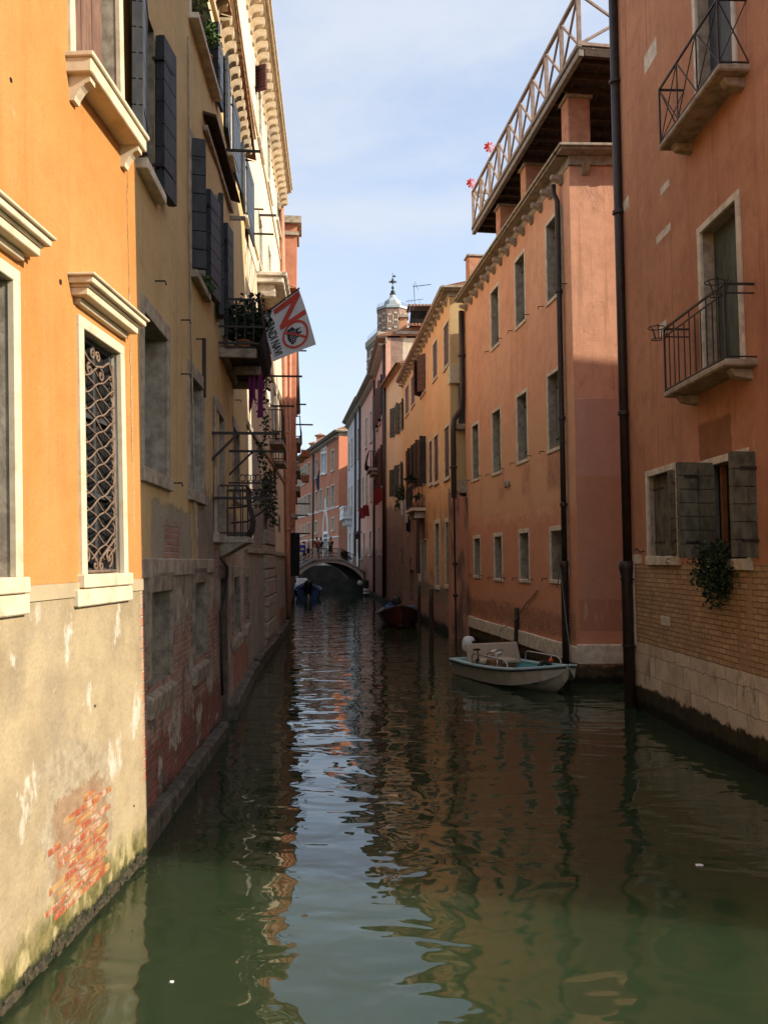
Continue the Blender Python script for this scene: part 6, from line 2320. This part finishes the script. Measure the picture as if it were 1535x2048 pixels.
for a in (0.5, 2.6, 4.7):
    mb.beam(cw, cw + (x_ * math.cos(a) + y_ * math.sin(a)) * .19, .016)
mb.beam(cw, bt.P(1.68, .42, .48), .035)
mb.build('steering_wheel', M['chrome'], bt.t, smooth=False)
for sd_ in (-1, 1):
    mb = MB()
    xa, xb = 1.15, 2.55
    y = lambda x: sd_ * .72
    mb.tube([bt.P(xa, sd_ * .72, .38), bt.P(xa + .02, sd_ * .72, .56), bt.P(xa + .10, sd_ * .72, .60), bt.P(xb - .12, sd_ * .70, .60), bt.P(xb, sd_ * .69, .55), bt.P(xb + .06, sd_ * .68, .42)], .016, 7)
    mb.tube([bt.P((xa + xb) / 2 + .35, sd_ * .70, .60), bt.P((xa + xb) / 2 + .35, sd_ * .70, .38)], .013, 6)
    mb.build('grab_rail', M['chrome'], bt.t, smooth=True)
mb = MB()
mb.beam(bt.P(1.35, .66, .45), bt.P(1.30, .66, .70), .03)
mb.beam(bt.P(1.30, .60, .70), bt.P(1.30, .76, .70), .04)
mb.beam(bt.P(1.30, .66, .40), bt.P(1.30, .66, .5), .08)
mb.build('throttle', M['rubber'], bt.t)
mb = MB()
mb.tube_rings([(bt.P(-.24, 0, z) + bt.f * dx, r) for z, r, dx in ((.46, .10, 0), (.50, .16, -.01), (.60, .17, -.02), (.74, .155, -.02), (.82, .12, -.01), (.845, .06, 0))], 14)
mo = mb.build('outboard_motor', M['white'], bt.t, smooth=True)
mb = MB()
mb.hexa([bt.P(-.30, -.05, -.5), bt.P(-.16, -.05, -.5), bt.P(-.16, .05, -.5), bt.P(-.30, .05, -.5), bt.P(-.32, -.06, .46), bt.P(-.14, -.06, .46), bt.P(-.14, .06, .46), bt.P(-.32, .06, .46)])
mb.box(bt.P(-.10, 0, .40), (.2, .2, .1))
mb.build('motor_leg', M['rubber'], mo, bevel=.01)
mb = MB()
c_ = bt.P(-.08, -.07, .70)
mb.hexa([bt.P(-.085, -.11, .68), bt.P(-.07, -.11, .68), bt.P(-.07, .0, .68), bt.P(-.085, .0, .68), bt.P(-.085, -.10, .75), bt.P(-.07, -.10, .75), bt.P(-.07, .0, .75), bt.P(-.085, .0, .75)])
mb.build('motor_vent', M['rubber'], mo)
tf = thing('fender', bt.P(2.35, -.42, .16), 'black rubber fender with an orange float lying in the dinghy', 'fender')
mb = MB()
cf = bt.P(2.35, -.42, .33)
mb.tube([cf + (bt.r * math.cos(a) + UP * math.sin(a)) * .15 for a in np.linspace(0, 6.283, 19)[:-1]], .05, 8, closed=True)
mb.build('tyre', M['rubber'], tf, smooth=True)
mb = MB()
mb.tube_rings([(bt.P(2.3, -.62, .50 + dz), r) for dz, r in ((-.05, .02), (-.03, .045), (0, .055), (.03, .045), (.05, .02))], 10)
mb.build('float', simple_mat('orange_float', (.75, .12, .03), (.65, .09, .02), 5, .5), tf, smooth=True)
mb = MB()
mb.tube([bt.P(2.3, -.62, .45), bt.P(2.35, -.6, .3), bt.P(2.4, -.5, .2)], .03, 6)
mb.build('cord', M['green'], tf)

b2 = Boat('rowing_boat', (.60, 39.2), (.012, -1), 'dark red timber boat seen bow-on with light blue trim, moored by the brick doorway')
st = []
for x, hb, zg, zb2 in ((0, .62, .52, -.2), (1, .80, .46, -.25), (2.5, .90, .44, -.25), (4, .92, .50, -.25), (5, .80, .62, -.2), (5.7, .50, .78, -.1), (6.1, .22, .90, .05), (6.25, .02, .95, .4)):
    st.append((x, [(hb, zg), (hb * .80, (zg + zb2) * .45), (hb * .55, zb2 + .05), (0, zb2)]))
b2.skin('hull', st, M['maroon'])
b2.skin('interior', [(x * .985 + .02, [(max(.01, s_[0][0] - .06), s_[0][1] - .01), (max(.008, s_[0][0] * .7), .1), (0, .06)]) for x, s_ in st], M['boat_wood'], flip=True)
mb = MB()
for sd_ in (-1, 1):
    pts = [(x, s_[0][0], s_[0][1]) for x, s_ in st]
    for (xa, ya, za), (xb, yb, zb2) in zip(pts, pts[1:]):
        mb.hexa([b2.P(xa, sd_ * (ya + .05), za - .03), b2.P(xb, sd_ * (yb + .05), zb2 - .03), b2.P(xb, sd_ * max(0, yb - .16), zb2 - .0), b2.P(xa, sd_ * max(0, ya - .16), za - .0),
                 b2.P(xa, sd_ * (ya + .05), za + .01), b2.P(xb, sd_ * (yb + .05), zb2 + .01), b2.P(xb, sd_ * max(0, yb - .16), zb2 + .04), b2.P(xa, sd_ * max(0, ya - .16), za + .04)])
mb.build('gunwale', M['boat_wood'], b2.t)
mb = MB()
mb.hexa([b2.P(4.6, -.8, .58), b2.P(6.2, -.03, .93), b2.P(6.2, .03, .93), b2.P(4.6, .8, .58), b2.P(4.6, -.8, .62), b2.P(6.2, -.03, .97), b2.P(6.2, .03, .97), b2.P(4.6, .8, .62)])
mb.build('foredeck', M['boat_wood'], b2.t)
for sd_ in (-1, 1):
    for q0, q1, th_ in ((b2.P(5.9, sd_ * .33, .90), b2.P(5.45, sd_ * .60, .79), .03), (b2.P(4.4, sd_ * .93, .56), b2.P(4.1, sd_ * .97, .54), .05)):
        mb = MB()
        mb.beam(q0, q1, .10, th_)
        mb.build('trim', M['sky_paint'], b2.t)
for sd_ in (-1, 1):
    mb = MB()
    mb.hexa([b2.P(4.9, sd_ * .52 - .05, .70), b2.P(5.0, sd_ * .52 - .05, .70), b2.P(5.0, sd_ * .52 + .05, .70), b2.P(4.9, sd_ * .52 + .05, .70),
             b2.P(4.88, sd_ * .52 - .07, .88), b2.P(5.02, sd_ * .52 - .07, .88), b2.P(5.02, sd_ * .52 + .07, .88), b2.P(4.88, sd_ * .52 + .07, .88)])
    mb.build('oarlock', M['sky_paint'], b2.t)
mb = MB()
mb.tube_rings([(b2.P(-.1, 0, z), r) for z, r in ((.4, .12), (.5, .2), (.75, .22), (.95, .18), (1.02, .08))], 12)
mb.build('outboard_motor', M['rubber'], b2.t, smooth=True)
mb = MB()
mb.tube_rings([(b2.P(1.3, .35, z), r) for z, r in ((.3, .2), (.5, .26), (.68, .22), (.8, .08))], 10)
mb.build('tarpaulin', M['blue_cloth'], b2.t, smooth=True)

b3 = Boat('covered_boat', (-5.35, 58.6), (-.10, 1), 'blue boat under a dark blue cover with a tilted outboard, just before the bridge')
st = []
for x, hb, zg, zb2 in ((0, .80, .66, -.2), (.8, .92, .66, -.25), (2, .98, .68, -.25), (3.5, .92, .74, -.2), (4.4, .6, .84, -.1), (5, .08, .95, .3)):
    st.append((x, [(hb, zg), (hb * .88, .12), (hb * .6, zb2 + .05), (0, zb2)]))
b3.skin('hull', st, M['blue_paint'])
mb = MB()
for sd_ in (-1, 1):
    pts = [b3.P(x, sd_ * (s_[0][0] + .01), s_[0][1]) for x, s_ in st]
    mb.tube(pts, .045, 6)
mb.build('gunwale', M['sky_paint'], b3.t)
cv = [(x, [(s_[0][0] - .06, s_[0][1] + .02), (s_[0][0] * .6, s_[0][1] + .22 * (1 if x < 4 else .3)), (0, s_[0][1] + (.48 if x < 3.6 else .15))]) for x, s_ in st]
cv[0] = (.15, cv[0][1])
b3.skin('cover', cv, M['tarp'], smooth=True)
mb = MB()
mb.tube_rings([(b3.P(-.15, .02, z) + b3.f * (-.25 * (z - .4)), r) for z, r in ((.25, .14), (.45, .24), (.8, .32), (1.1, .32), (1.28, .24), (1.35, .1))], 12)
mo = mb.build('outboard_motor', M['rubber'], b3.t, smooth=True)
mb = MB()
mb.beam(b3.P(-.25, .02, .35), b3.P(-.75, .02, .05), .14, .18)
for a in (0, 2.1, 4.2):
    mb.beam(b3.P(-.78, .02, .08), b3.P(-.84, .02 + .16 * math.cos(a), .1 + .16 * math.sin(a)), .06, .03)
mb.build('propeller_leg', M['stone_grey'], mo)
b4 = Boat('motorboat', (-6.25, 64.2), (-.15, 1), 'small white motorboat with a red fender, tied behind the covered blue boat')
st = []
for x, hb, zg, zb2 in ((0, .55, .8, -.2), (1.2, .62, .82, -.2), (2.4, .5, .95, -.1), (3.1, .05, 1.1, .4)):
    st.append((x, [(hb, zg), (hb * .85, .15), (0, zb2)]))
b4.skin('hull', st, M['white'])
mb = MB()
mb.hexa([b4.P(.8, -.45, .8), b4.P(1.8, -.45, .85), b4.P(1.8, .45, .85), b4.P(.8, .45, .8), b4.P(1.1, -.4, 1.35), b4.P(1.5, -.4, 1.35), b4.P(1.5, .4, 1.35), b4.P(1.1, .4, 1.35)])
mb.build('windscreen', M['white'], b4.t, bevel=.05)
mb = MB()
mb.lathe(b4.P(-.12, -.42, .15), [(.03, 0), (.11, .08), (.11, .45), (.03, .53)], 8)
mb.build('fender', M['red_cloth'], b4.t)

# ------------------------------------------------------------------ mooring poles, buoy, ropes


def pole(px, yb, yt, r, label, mat='pole_wood', tilt=0.0):
    b = on_water(px, yb)
    top = at(px + tilt, yt, b.y)
    o = MB()
    n = 6
    pts = [Vector((b.x, b.y, -1)) + (top - Vector((b.x, b.y, -1))) * (i / n) + Vector((random.uniform(-.008, .008), 0, 0)) for i in range(n + 1)]
    o.tube(pts, [r * (1.05 - .2 * i / n) for i in range(n + 1)], 9)
    ob_ = o.build('mooring_pole', M[mat], None, smooth=True)
    tag(ob_, label, 'pole', 'mooring poles along the right bank')
    return b, top


pole(862, 1292, 1178, .085, 'tall thin mooring pole standing in the water right of the red boat')
pole(838, 1262, 1170, .07, 'shorter dark mooring pole against the ochre house wall')
_, ptop = pole(1029, 1318, 1216, .075, 'leaning mooring pole behind the aqua dinghy with a rope to the wall', tilt=4)
mb = MB()
w0, w1 = G2.pix(1076, 1181)
e = G2.P(w0, w1, .02)
m0 = (e + ptop) / 2 - UP * .06
mb.tube([e, (e + m0) / 2 - UP * .03, m0, ptop - UP * .25 + Vector((0, -.08, 0)), at(1000, 1262, 21.5)], .014, 5)
tag(mb.build('mooring_rope', M['rope']), 'dark rope slung from the peach wall past the leaning pole', 'rope')
mb = MB()
hp = G2.P(pd + .03, 2.55, .18)
mb.tube([hp, hp + (bt.P(3.0, -.66, .52) - hp) * .5 - UP * .12, bt.P(3.0, -.66, .52)], .013, 5)
mb.tube([hp + Vector((0, -.03, 0)), hp + Vector((-.10, -.06, -.45)), hp + Vector((.06, -.06, -.5)), hp + Vector((.08, -.03, 0))], .013, 5)
tag(mb.build('mooring_rope', M['rope']), 'green rope looped on the dark drainpipe and tied to the dinghy bow', 'rope')
by_ = at(719.5, 1166, 66.2)
mb = MB()
mb.tube_rings([(by_ + UP * (.21 * math.sin(a)), max(.01, .21 * math.cos(a))) for a in np.linspace(-1.5, 1.5, 9)], 14)
tag(mb.build('buoy', M['buoy'], None, smooth=True), 'dirty white ball buoy hung at the right foot of the bridge', 'buoy')
bp = on_water(732, 1192)
mb = MB()
mb.tube([bp - UP, bp + UP * 1.2], .22, 10)
po = tag(mb.build('bollard', M['rubber'], None), 'black post with a white stripe in the water beside the bridge foot', 'post')
mb = MB()
for z in (.18, .42):
    mb.tube([bp + UP * z, bp + UP * (z + .16)], .235, 10)
mb.build('white_band', M['white'], po)

# ------------------------------------------------------------------ flag on the yellow house balcony
FD = 14.2
TL, TR, BR_, BL = at(517, 637, FD), at(597, 577, FD + .1), at(632, 690, FD + .15), at(546, 722, FD)


def fl(x, y, o=0.0):
    """flag coords: x runs along the writing (0..1, top-left to bottom-left in the picture), y up the letters (0..1)"""
    p = (TL * (1 - x) + BL * x) * (1 - y) + (TR * (1 - x) + BR_ * x) * y
    wv = .05 * math.sin(3.0 * y + 2.2 * x) + .03 * math.sin(6 * x + 1) * (y)
    sag = .035 * math.sin(math.pi * x) * (1 - y * .4)
    return p + Vector((sag * .6, wv - o, sag * .2))


ft = thing('protest_flag', TL, 'white protest flag with red and black lettering and a crossed-out ship', 'flag')
mb = MB()
N_ = 16
vs = {}
for i in range(N_):
    for j in range(N_):
        q = [(i / N_, j / N_), ((i + 1) / N_, j / N_), ((i + 1) / N_, (j + 1) / N_), (i / N_, (j + 1) / N_)]
        mb.face([fl(*p) for p in q])
mb.build('cloth', M['flag_white'], ft, smooth=False)
mb = MB()
mb.tube([TL - (TR - TL) * .32 + Vector((0, .05, 0)), TL + Vector((0, -.0, .0)), TR + (TR - TL) * .02], .014, 7)
mb.build('pole', M['timber_dark'], ft)


def text_faces(body, size):
    cu = bpy.data.curves.new('t', 'FONT')
    cu.body = body
    cu.size = size
    cu.resolution_u = 3
    ob_ = bpy.data.objects.new('t', cu)
    COL.objects.link(ob_)
    dg = bpy.context.evaluated_depsgraph_get()
    me = bpy.data.meshes.new_from_object(ob_.evaluated_get(dg))
    v = [tuple(x.co) for x in me.vertices]
    f = [tuple(p.vertices) for p in me.polygons]
    bpy.data.objects.remove(ob_)
    return v, f


def flag_text(body, x0, x1, y0, y1, mat, name, bold=0.0):
    v, f = text_faces(body, 1.0)
    xs_ = [p[0] for p in v]
    ys_ = [p[1] for p in v]
    ax_, bx_, ay_, by2 = min(xs_), max(xs_), min(ys_), max(ys_)
    for dx, dy in ((0, 0), (bold, 0), (0, bold), (bold, bold)) if bold else ((0, 0),):
        for fc in f:
            mb_.face([fl(x0 + (v[i][0] - ax_) / (bx_ - ax_) * (x1 - x0) + dx, y0 + (v[i][1] - ay_) / (by2 - ay_) * (y1 - y0) + dy, .006 + dx * .05 + dy * .02) for i in fc])


mb_ = MB()
flag_text('GRANDI NAVI', .04, .90, .05, .24, None, None, .008)
mb_.build('lettering', M['flag_black'], ft)
mb_ = MB()
flag_text('N', .03, .43, .34, .95, None, None, .03)
ring_c, rx, ry = (.69, .62), .245, .31
nn = 40
for k in range(nn):
    a, b = 2 * math.pi * k / nn, 2 * math.pi * (k + 1) / nn
    mb_.face([fl(ring_c[0] + rx * s_ * math.cos(t_), ring_c[1] + ry * s_ * math.sin(t_), .008) for s_, t_ in ((.84, a), (1, a), (1, b), (.84, b))])
for k in range(8):
    f0, f1 = -0.9 + 1.8 * k / 8, -0.9 + 1.8 * (k + 1) / 8
    ca, sa = math.cos(R(52)), math.sin(R(52))
    mb_.face([fl(ring_c[0] + rx * (f_ * ca - w_ * sa), ring_c[1] + ry * (f_ * sa + w_ * ca), .011) for f_, w_ in ((f0, -.07), (f1, -.07), (f1, .07), (f0, .07))])
mb_.build('red_print', M['flag_red'], ft)
mb_ = MB()
ship = [(-.62, -.52), (.1, -.62), (.62, -.42), (.55, -.1), (.30, .05), (.28, .30), (.1, .30), (.08, .48), (-.05, .48), (-.05, .28), (-.2, .2), (-.3, .55), (-.36, .1), (-.68, -.05)]
cx_, cy_ = 0, -.05
for (p0, q0), (p1, q1) in zip(ship, ship[1:] + ship[:1]):
    mb_.face([fl(ring_c[0] + rx * x_ * .98, ring_c[1] + ry * y_ * .98, .007) for x_, y_ in ((cx_, cy_), (p0, q0), (p1, q1))])
mb_.build('ship_print', M['flag_black'], ft)
mb_ = MB()
for r_ in range(4):
    for k in range(6):
        x_, y_ = -.38 + k * .15 + r_ * .02, -.38 + r_ * .14
        mb_.face([fl(ring_c[0] + rx * (x_ + a), ring_c[1] + ry * (y_ + b), .0085) for a, b in ((0, 0), (.07, 0), (.07, .05), (0, .05))])
mb_.build('porthole_print', M['flag_white'], ft)

# ------------------------------------------------------------------ plants


def b2p(s, z, o):
    return F2b.P(s, z, o)


zr = zsl + .0
for k, (s, o_, lab) in enumerate(((.62, .40, 'leafy plant in a terracotta pot at the near end of the slatted balcony'),
                                  (1.2, .45, 'bushy plant in a pot in the middle of the slatted balcony'),
                                  (1.8, .48, 'tall leafy plant in a pot behind the flag on the slatted balcony'),
                                  (2.3, .45, 'trailing plant in a pot at the far end of the slatted balcony'))):
    plant('potted_plant', b2p(s, zr + .01, o_ - .05), (.46, .40, .44), 620, .085, lab, group='plants on the slatted balcony', pot=(.13, .22), mat='leaf_dark', up=.46)
iv = thing('hanging_ivy', b2p(2.45, zr, .55), 'long strand of ivy hanging from the slatted balcony down past the iron poles', 'plant')
mb = MB()
vx = [b2p(2.45, zr + .1, .6) + Vector((.05 * math.sin(i * .8), .03 * math.cos(i * 1.1), -i * .11)) for i in range(24)]
mb.tube(vx, .008, 4)
mb.build('stem', M['stem'], iv)
mb = MB()
for v in vx:
    for _ in range(2):
        foliage(mb, v + Vector((random.uniform(-.05, .05), random.uniform(-.05, .05), 0)), (.09, .09, .09), 8, .07, 0)
mb.build('foliage', M['leaf_dark'], iv)
i2 = thing('hanging_ivy', F4.P(4.6, 4.6, .2), 'dark withered creeper hanging over the tall slot in the cream house wall', 'plant')
mb = MB()
s6 = F4.ln(531, 0, 1000)
z6 = F4.pix(531, 945)[1]
vx = [F4.P(s6 + .1 * math.sin(i), z6 - i * .10, .16 + .05 * math.cos(i * 1.3)) for i in range(16)]
mb.tube(vx, .015, 4)
mb.build('stem', M['stem'], i2)
mb = MB()
for v in vx:
    foliage(mb, v, (.16, .24, .10), 16, .10, .1)
mb.build('foliage', M['leaf_dark'], i2)
o = H2.op(378, -420, 28, 421)
for f_, lab in ((.12, 'light green plant in a pot at the near end of the top sill'), (.62, 'feathery light green plant in a pot further along the top sill')):
    plant('potted_plant', F2.P(o[0] + (o[1] - o[0]) * f_, o[2] + .005, .03), (.20, .20, .26), 260, .05, lab, group='plants on the top sill of the yellow house', pot=(.09, .16), mat='leaf_light', up=.22)
plant('potted_plant', F2.P(F2.ln(402, 0, 570), F2.pix(402, 588)[1] + .06, .05), (.13, .13, .12), 90, .06, 'small light green seedling on the stone sill under the charcoal shutter', mat='leaf_light', up=.1)
pb = G1.P((oB[0] + oB[1]) / 2 + .05, oB[2] - .02, .06)
plant('window_plant', pb, (.42, .56, .36), 2300, .055, 'dark bushy plant spilling from the shuttered window over the tan bricks', mat='leaf_dark', droop=.10, up=-.02, stems=14)
w5 = thing('trailing_plant', pb + Vector((-.04, .3, -.3)), 'thin trailing shoots below the bushy window plant on the tan bricks', 'plant')
mb = MB()
for k in range(8):
    q = pb + Vector((-.06, random.uniform(-.2, .5), -.15))
    for i in range(7):
        foliage(mb, q + Vector((random.uniform(-.03, .03), random.uniform(-.03, .03), -i * .075 * random.uniform(.7, 1.2))), (.06, .08, .06), 9, .05)
mb.build('foliage', M['leaf_dark'], w5)
plant('bush', B(ba(690), .1, zdeck(ba(690))), (.62, .4, .5), 500, .13, 'green bush hanging over the bridge railing right of the stone post', mat='leaf_dark', up=.45)
for s, oo_, z_, lab in ((-.8, .45, zb3, 'red flower pot plant at the near corner of the laundry balcony'), (.2, .45, zb3 + .95, 'leafy plant on the laundry balcony rail'), (1.2, .4, zb3 + .95, 'reddish plant at the far end of the laundry balcony rail')):
    plant('potted_plant', G3.P(s0_ if False else G3.ln(845, 0, 1000) + s, z_ + .01, oo_), (.28, .28, .25), 160, .09, lab, group='plants on the laundry balcony', pot=(.13, .2), mat='leaf_dark', up=.2)
plant('climbing_plant', G3.P(G3.L - .9, 6.0, .25), (.5, .55, .75), 420, .13, 'green plant growing out of the wall between the ochre and pale yellow houses', mat='leaf', up=.2, droop=.3)
for px, y, lab in ((598, 925, 'green and yellow planter high on the brick-red house'),):
    q = at(603, 925, 62)
    plant('planter', q, (.28, .2, .14), 60, .09, lab, pot=(.24, .3), mat='leaf_light', up=.05)
for z_, lab in ((7.25, 'terracotta window box on the upper bracket of the brick-red house'), (6.15, 'terracotta window box on the lower bracket of the brick-red house')):
    q = F5.P(1.9, z_, .78)
    tt = thing('window_box', q, lab, 'flower pot')
    mb = MB()
    mb.hexa([q + Vector((-.14, -.2, 0)), q + Vector((.12, -.2, 0)), q + Vector((.12, .2, 0)), q + Vector((-.14, .2, 0)),
             q + Vector((-.18, -.26, .32)), q + Vector((.18, -.26, .32)), q + Vector((.18, .26, .32)), q + Vector((-.18, .26, .32))])
    mb.build('box', M['terracotta'], tt, bevel=.02)
    mb = MB()
    foliage(mb, q + UP * .32, (.2, .2, .08), 20, .08)
    mb.build('foliage', M['leaf_dark'], tt)

# ------------------------------------------------------------------ hanging cloths and laundry


def cloth(a, b, drop, mat, label, name='hanging_cloth', group=None, wave=.05, cat='cloth', taper=0.0, n=10, ragged=0.0):
    a, b = Vector(a), Vector(b)
    d = (b - a)
    nrm = d.cross(UP).normalized()
    mb = MB()

    def q(i, j):
        f, g = i / n, j / 8
        dr_ = drop * (1 + ragged * math.sin(f * 5 + 1))
        p = a + d * ((f - .5) * (1 - taper * g) + .5) - UP * (dr_ * g)
        return p + nrm * (wave * (.3 + g) * math.sin(f * 11 + g * 1.5))
    for i in range(n):
        for j in range(8):
            mb.face([q(i, j), q(i + 1, j), q(i + 1, j + 1), q(i, j + 1)])
    o = mb.build(name, M[mat], None)
    sm_ = o.modifiers.new('thickness', 'SOLIDIFY')
    sm_.thickness = .008
    return tag(o, label, cat, group)


Dq = 14.6
cloth(at(497, 722, Dq), at(512, 721, Dq + .1), .86, 'purple', 'larger purple cloth hanging below the slatted balcony', group='purple cloths under the slatted balcony', wave=.03, ragged=.3)
cloth(at(516, 716, Dq + .3), at(526, 716, Dq + .4), 1.1, 'purple', 'narrow purple cloth hanging beside the ivy strand', group='purple cloths under the slatted balcony', wave=.025, taper=-.4)
cloth(at(532, 772, 20), at(541, 790, 20.2), .30, 'cream_cloth', 'cream cloth caught on the rail of the cream house', wave=.04)
s0_ = G3.ln(845, 0, 1000)
for xa, ya, xb, yb, dr_, mt, lab in ((800, 1000, 806.5, 1003, .75, 'cream_cloth', 'white shirt on the washing line, furthest from the balcony'), (808.5, 998, 817, 1002, 1.15, 'cream_cloth', 'long white cloth on the washing line by the balcony'),
                                     (818.5, 1006, 824, 1009, .8, 'blue_cloth', 'blue towel on the washing line next to the balcony'), (812, 1030, 820, 1034, .8, 'navy', 'dark trousers hanging below the white washing')):
    cloth(at(xa, ya, 42), at(xb, yb, 42), dr_, mt, lab, 'laundry', 'washing hung out by the ochre house', .03, 'laundry')
mb = MB()
for y_ in (998, 1003):
    mb.tube([at(798, y_, 42.4), at(834, y_ - 4, 41.8)], .008, 4)
tag(mb.build('washing_line', M['iron'], None), 'pair of thin washing lines beside the laundry balcony', 'line')
for s, dr_, lab in ((2.6, 1.0, 'red cloth under the near low sill of the salmon house'), (5.9, 1.0, 'red cloth under the middle sill of the salmon house')):
    cloth(G6.P(s, 7.0, .25), G6.P(s + .2, 7.0, .62), dr_ * .85, 'red_cloth', lab, group='red cloths on the right bank', wave=.05, taper=-.3)
for s, lab in ((1.8, 'red cloth over the first sill of the tall pink house'), (3.7, 'red cloth over the second sill of the tall pink house'), (5.5, 'red cloth over the third sill of the tall pink house')):
    cloth(G5.P(s, 7.5, .12), G5.P(s + .15, 7.5, .42), .9, 'red_cloth', lab, group='red cloths on the right bank', wave=.05)
cloth(G3.P(s0_ - .85, zb3 - .5, .30), G3.P(s0_ - .15, zb3 - .5, .30), 2.4, 'dust', 'dark grey dust sheet hanging below the laundry balcony', wave=.05)
for (dx, mt, lab) in ((0, 'blue_cloth', 'blue starred flag drooping from the red palace'), (9, 'red_cloth', 'green white and red flag drooping from the red palace')):
    D8 = 108
    tt = thing('flag', at(633 + dx, 930, D8), lab, 'flag', 'flags on the red palace')
    a0_, a1_ = at(630, 916, D8), at(638 + dx * .9, 936 + dx * 1.2, D8 - 2.0)
    mb = MB()
    mb.tube([a0_, a1_], .06, 6)
    mb.build('pole', M['timber'], tt)
    cols = [(0, 1, mt)] if dx == 0 else [(0, .34, 'green'), (.34, .66, 'white'), (.66, 1, 'red_cloth')]
    for g0, g1, cm in cols:
        mb = MB()
        for i in range(8):
            for j in range(4):
                def q(i_, j_):
                    f, g = i_ / 8, g0 + (g1 - g0) * j_ / 4
                    p = a0_ + (a1_ - a0_) * (.15 + .85 * g)
                    return p - UP * (f * (2.6 + 1.4 * g if dx == 0 else 1.8 + .3 * g)) + Vector((.25 * math.sin(f * 4 + g * 3) + .5 * f * (1 if dx else .3), .2 * math.sin(g * 9), 0))
                mb.face([q(i, j), q(i + 1, j), q(i + 1, j + 1), q(i, j + 1)])
        mb.build('cloth', M[cm], tt)

# ------------------------------------------------------------------ pinwheels on the terrace railing
for px, y, lab in ((978, 294, 'red pinwheel flower on the terrace railing, the upper nearer one'), (942, 366, 'red pinwheel flower on the far corner of the terrace railing')):
    s, z = G2.pix(px, y, .22)
    c_ = G2.P(s, z, .22)
    tt = thing('pinwheel', c_ - UP * .35, lab, 'pinwheel', 'red pinwheels on the roof terrace')
    mb = MB()
    mb.tube([c_ - UP * .45, c_ + Vector((0, .03, 0))], .012, 5)
    mb.build('stick', M['white'], tt)
    mb = MB()
    for k in range(8):
        a = 2 * math.pi * k / 8
        x_, z_ = Vector((1, 0, 0)), UP
        d0 = x_ * math.cos(a) + z_ * math.sin(a)
        d1 = x_ * math.cos(a + .55) + z_ * math.sin(a + .55)
        mb.face([c_ + Vector((0, -.02, 0)), c_ + d0 * .10 + Vector((0, -.05, 0)), c_ + d0 * .16, c_ + (d0 + d1) * .095 + Vector((0, .01, 0)), c_ + d1 * .13 + Vector((0, .02, 0))])
    mb.build('petals', M['pink_petal'], tt)
    mb = MB()
    mb.tube_rings([(c_ + Vector((0, -.04, dz)), r) for dz, r in ((-.03, .01), (0, .035), (.03, .01))], 8)
    mb.build('hub', M['white'], tt)
# street lamp by the bridge end
q = on_water(706, 1186)
lp = thing('street_lamp', (q.x, q.y + 2, 0), 'black lantern on the grey wall at the right end of the bridge', 'lamp')
w_ = at(713, 1070, 70)
mb = MB()
mb.tube([w_ + Vector((.5, .2, .2)), w_ + Vector((.2, 0, .35)), w_ + UP * .25], .03, 5)
mb.build('arm', M['iron'], lp)
mb = MB()
mb.tube_rings([(w_ + UP * z, r) for z, r in ((-.35, .12), (.0, .2), (.05, .24), (.25, .05))], 6)
mb.build('lantern', M['iron'], lp)

# bits floating on the canal
for px, y, r_, mt, lab in ((343, 1965, .016, 'white', 'tiny white scrap floating on the sunlit water'), (1397, 1731, .035, 'cream_cloth', 'pale scrap floating in the shaded water on the right'),
                           (597, 1278, .06, 'white', 'white scrap drifting by the left bank far down the canal')):
    q = on_water(px, y)
    mb = MB()
    mb.face([q + Vector((r_ * math.cos(a) * random.uniform(.7, 1.3), r_ * .8 * math.sin(a), .006 + .004 * math.sin(3 * a))) for a in np.linspace(0, 6.28, 8)[:-1]])
    o_ = mb.build('floating_scrap', M[mt], None)
    sm_ = o_.modifiers.new('thickness', 'SOLIDIFY')
    sm_.thickness = .003
    tag(o_, lab, 'litter')
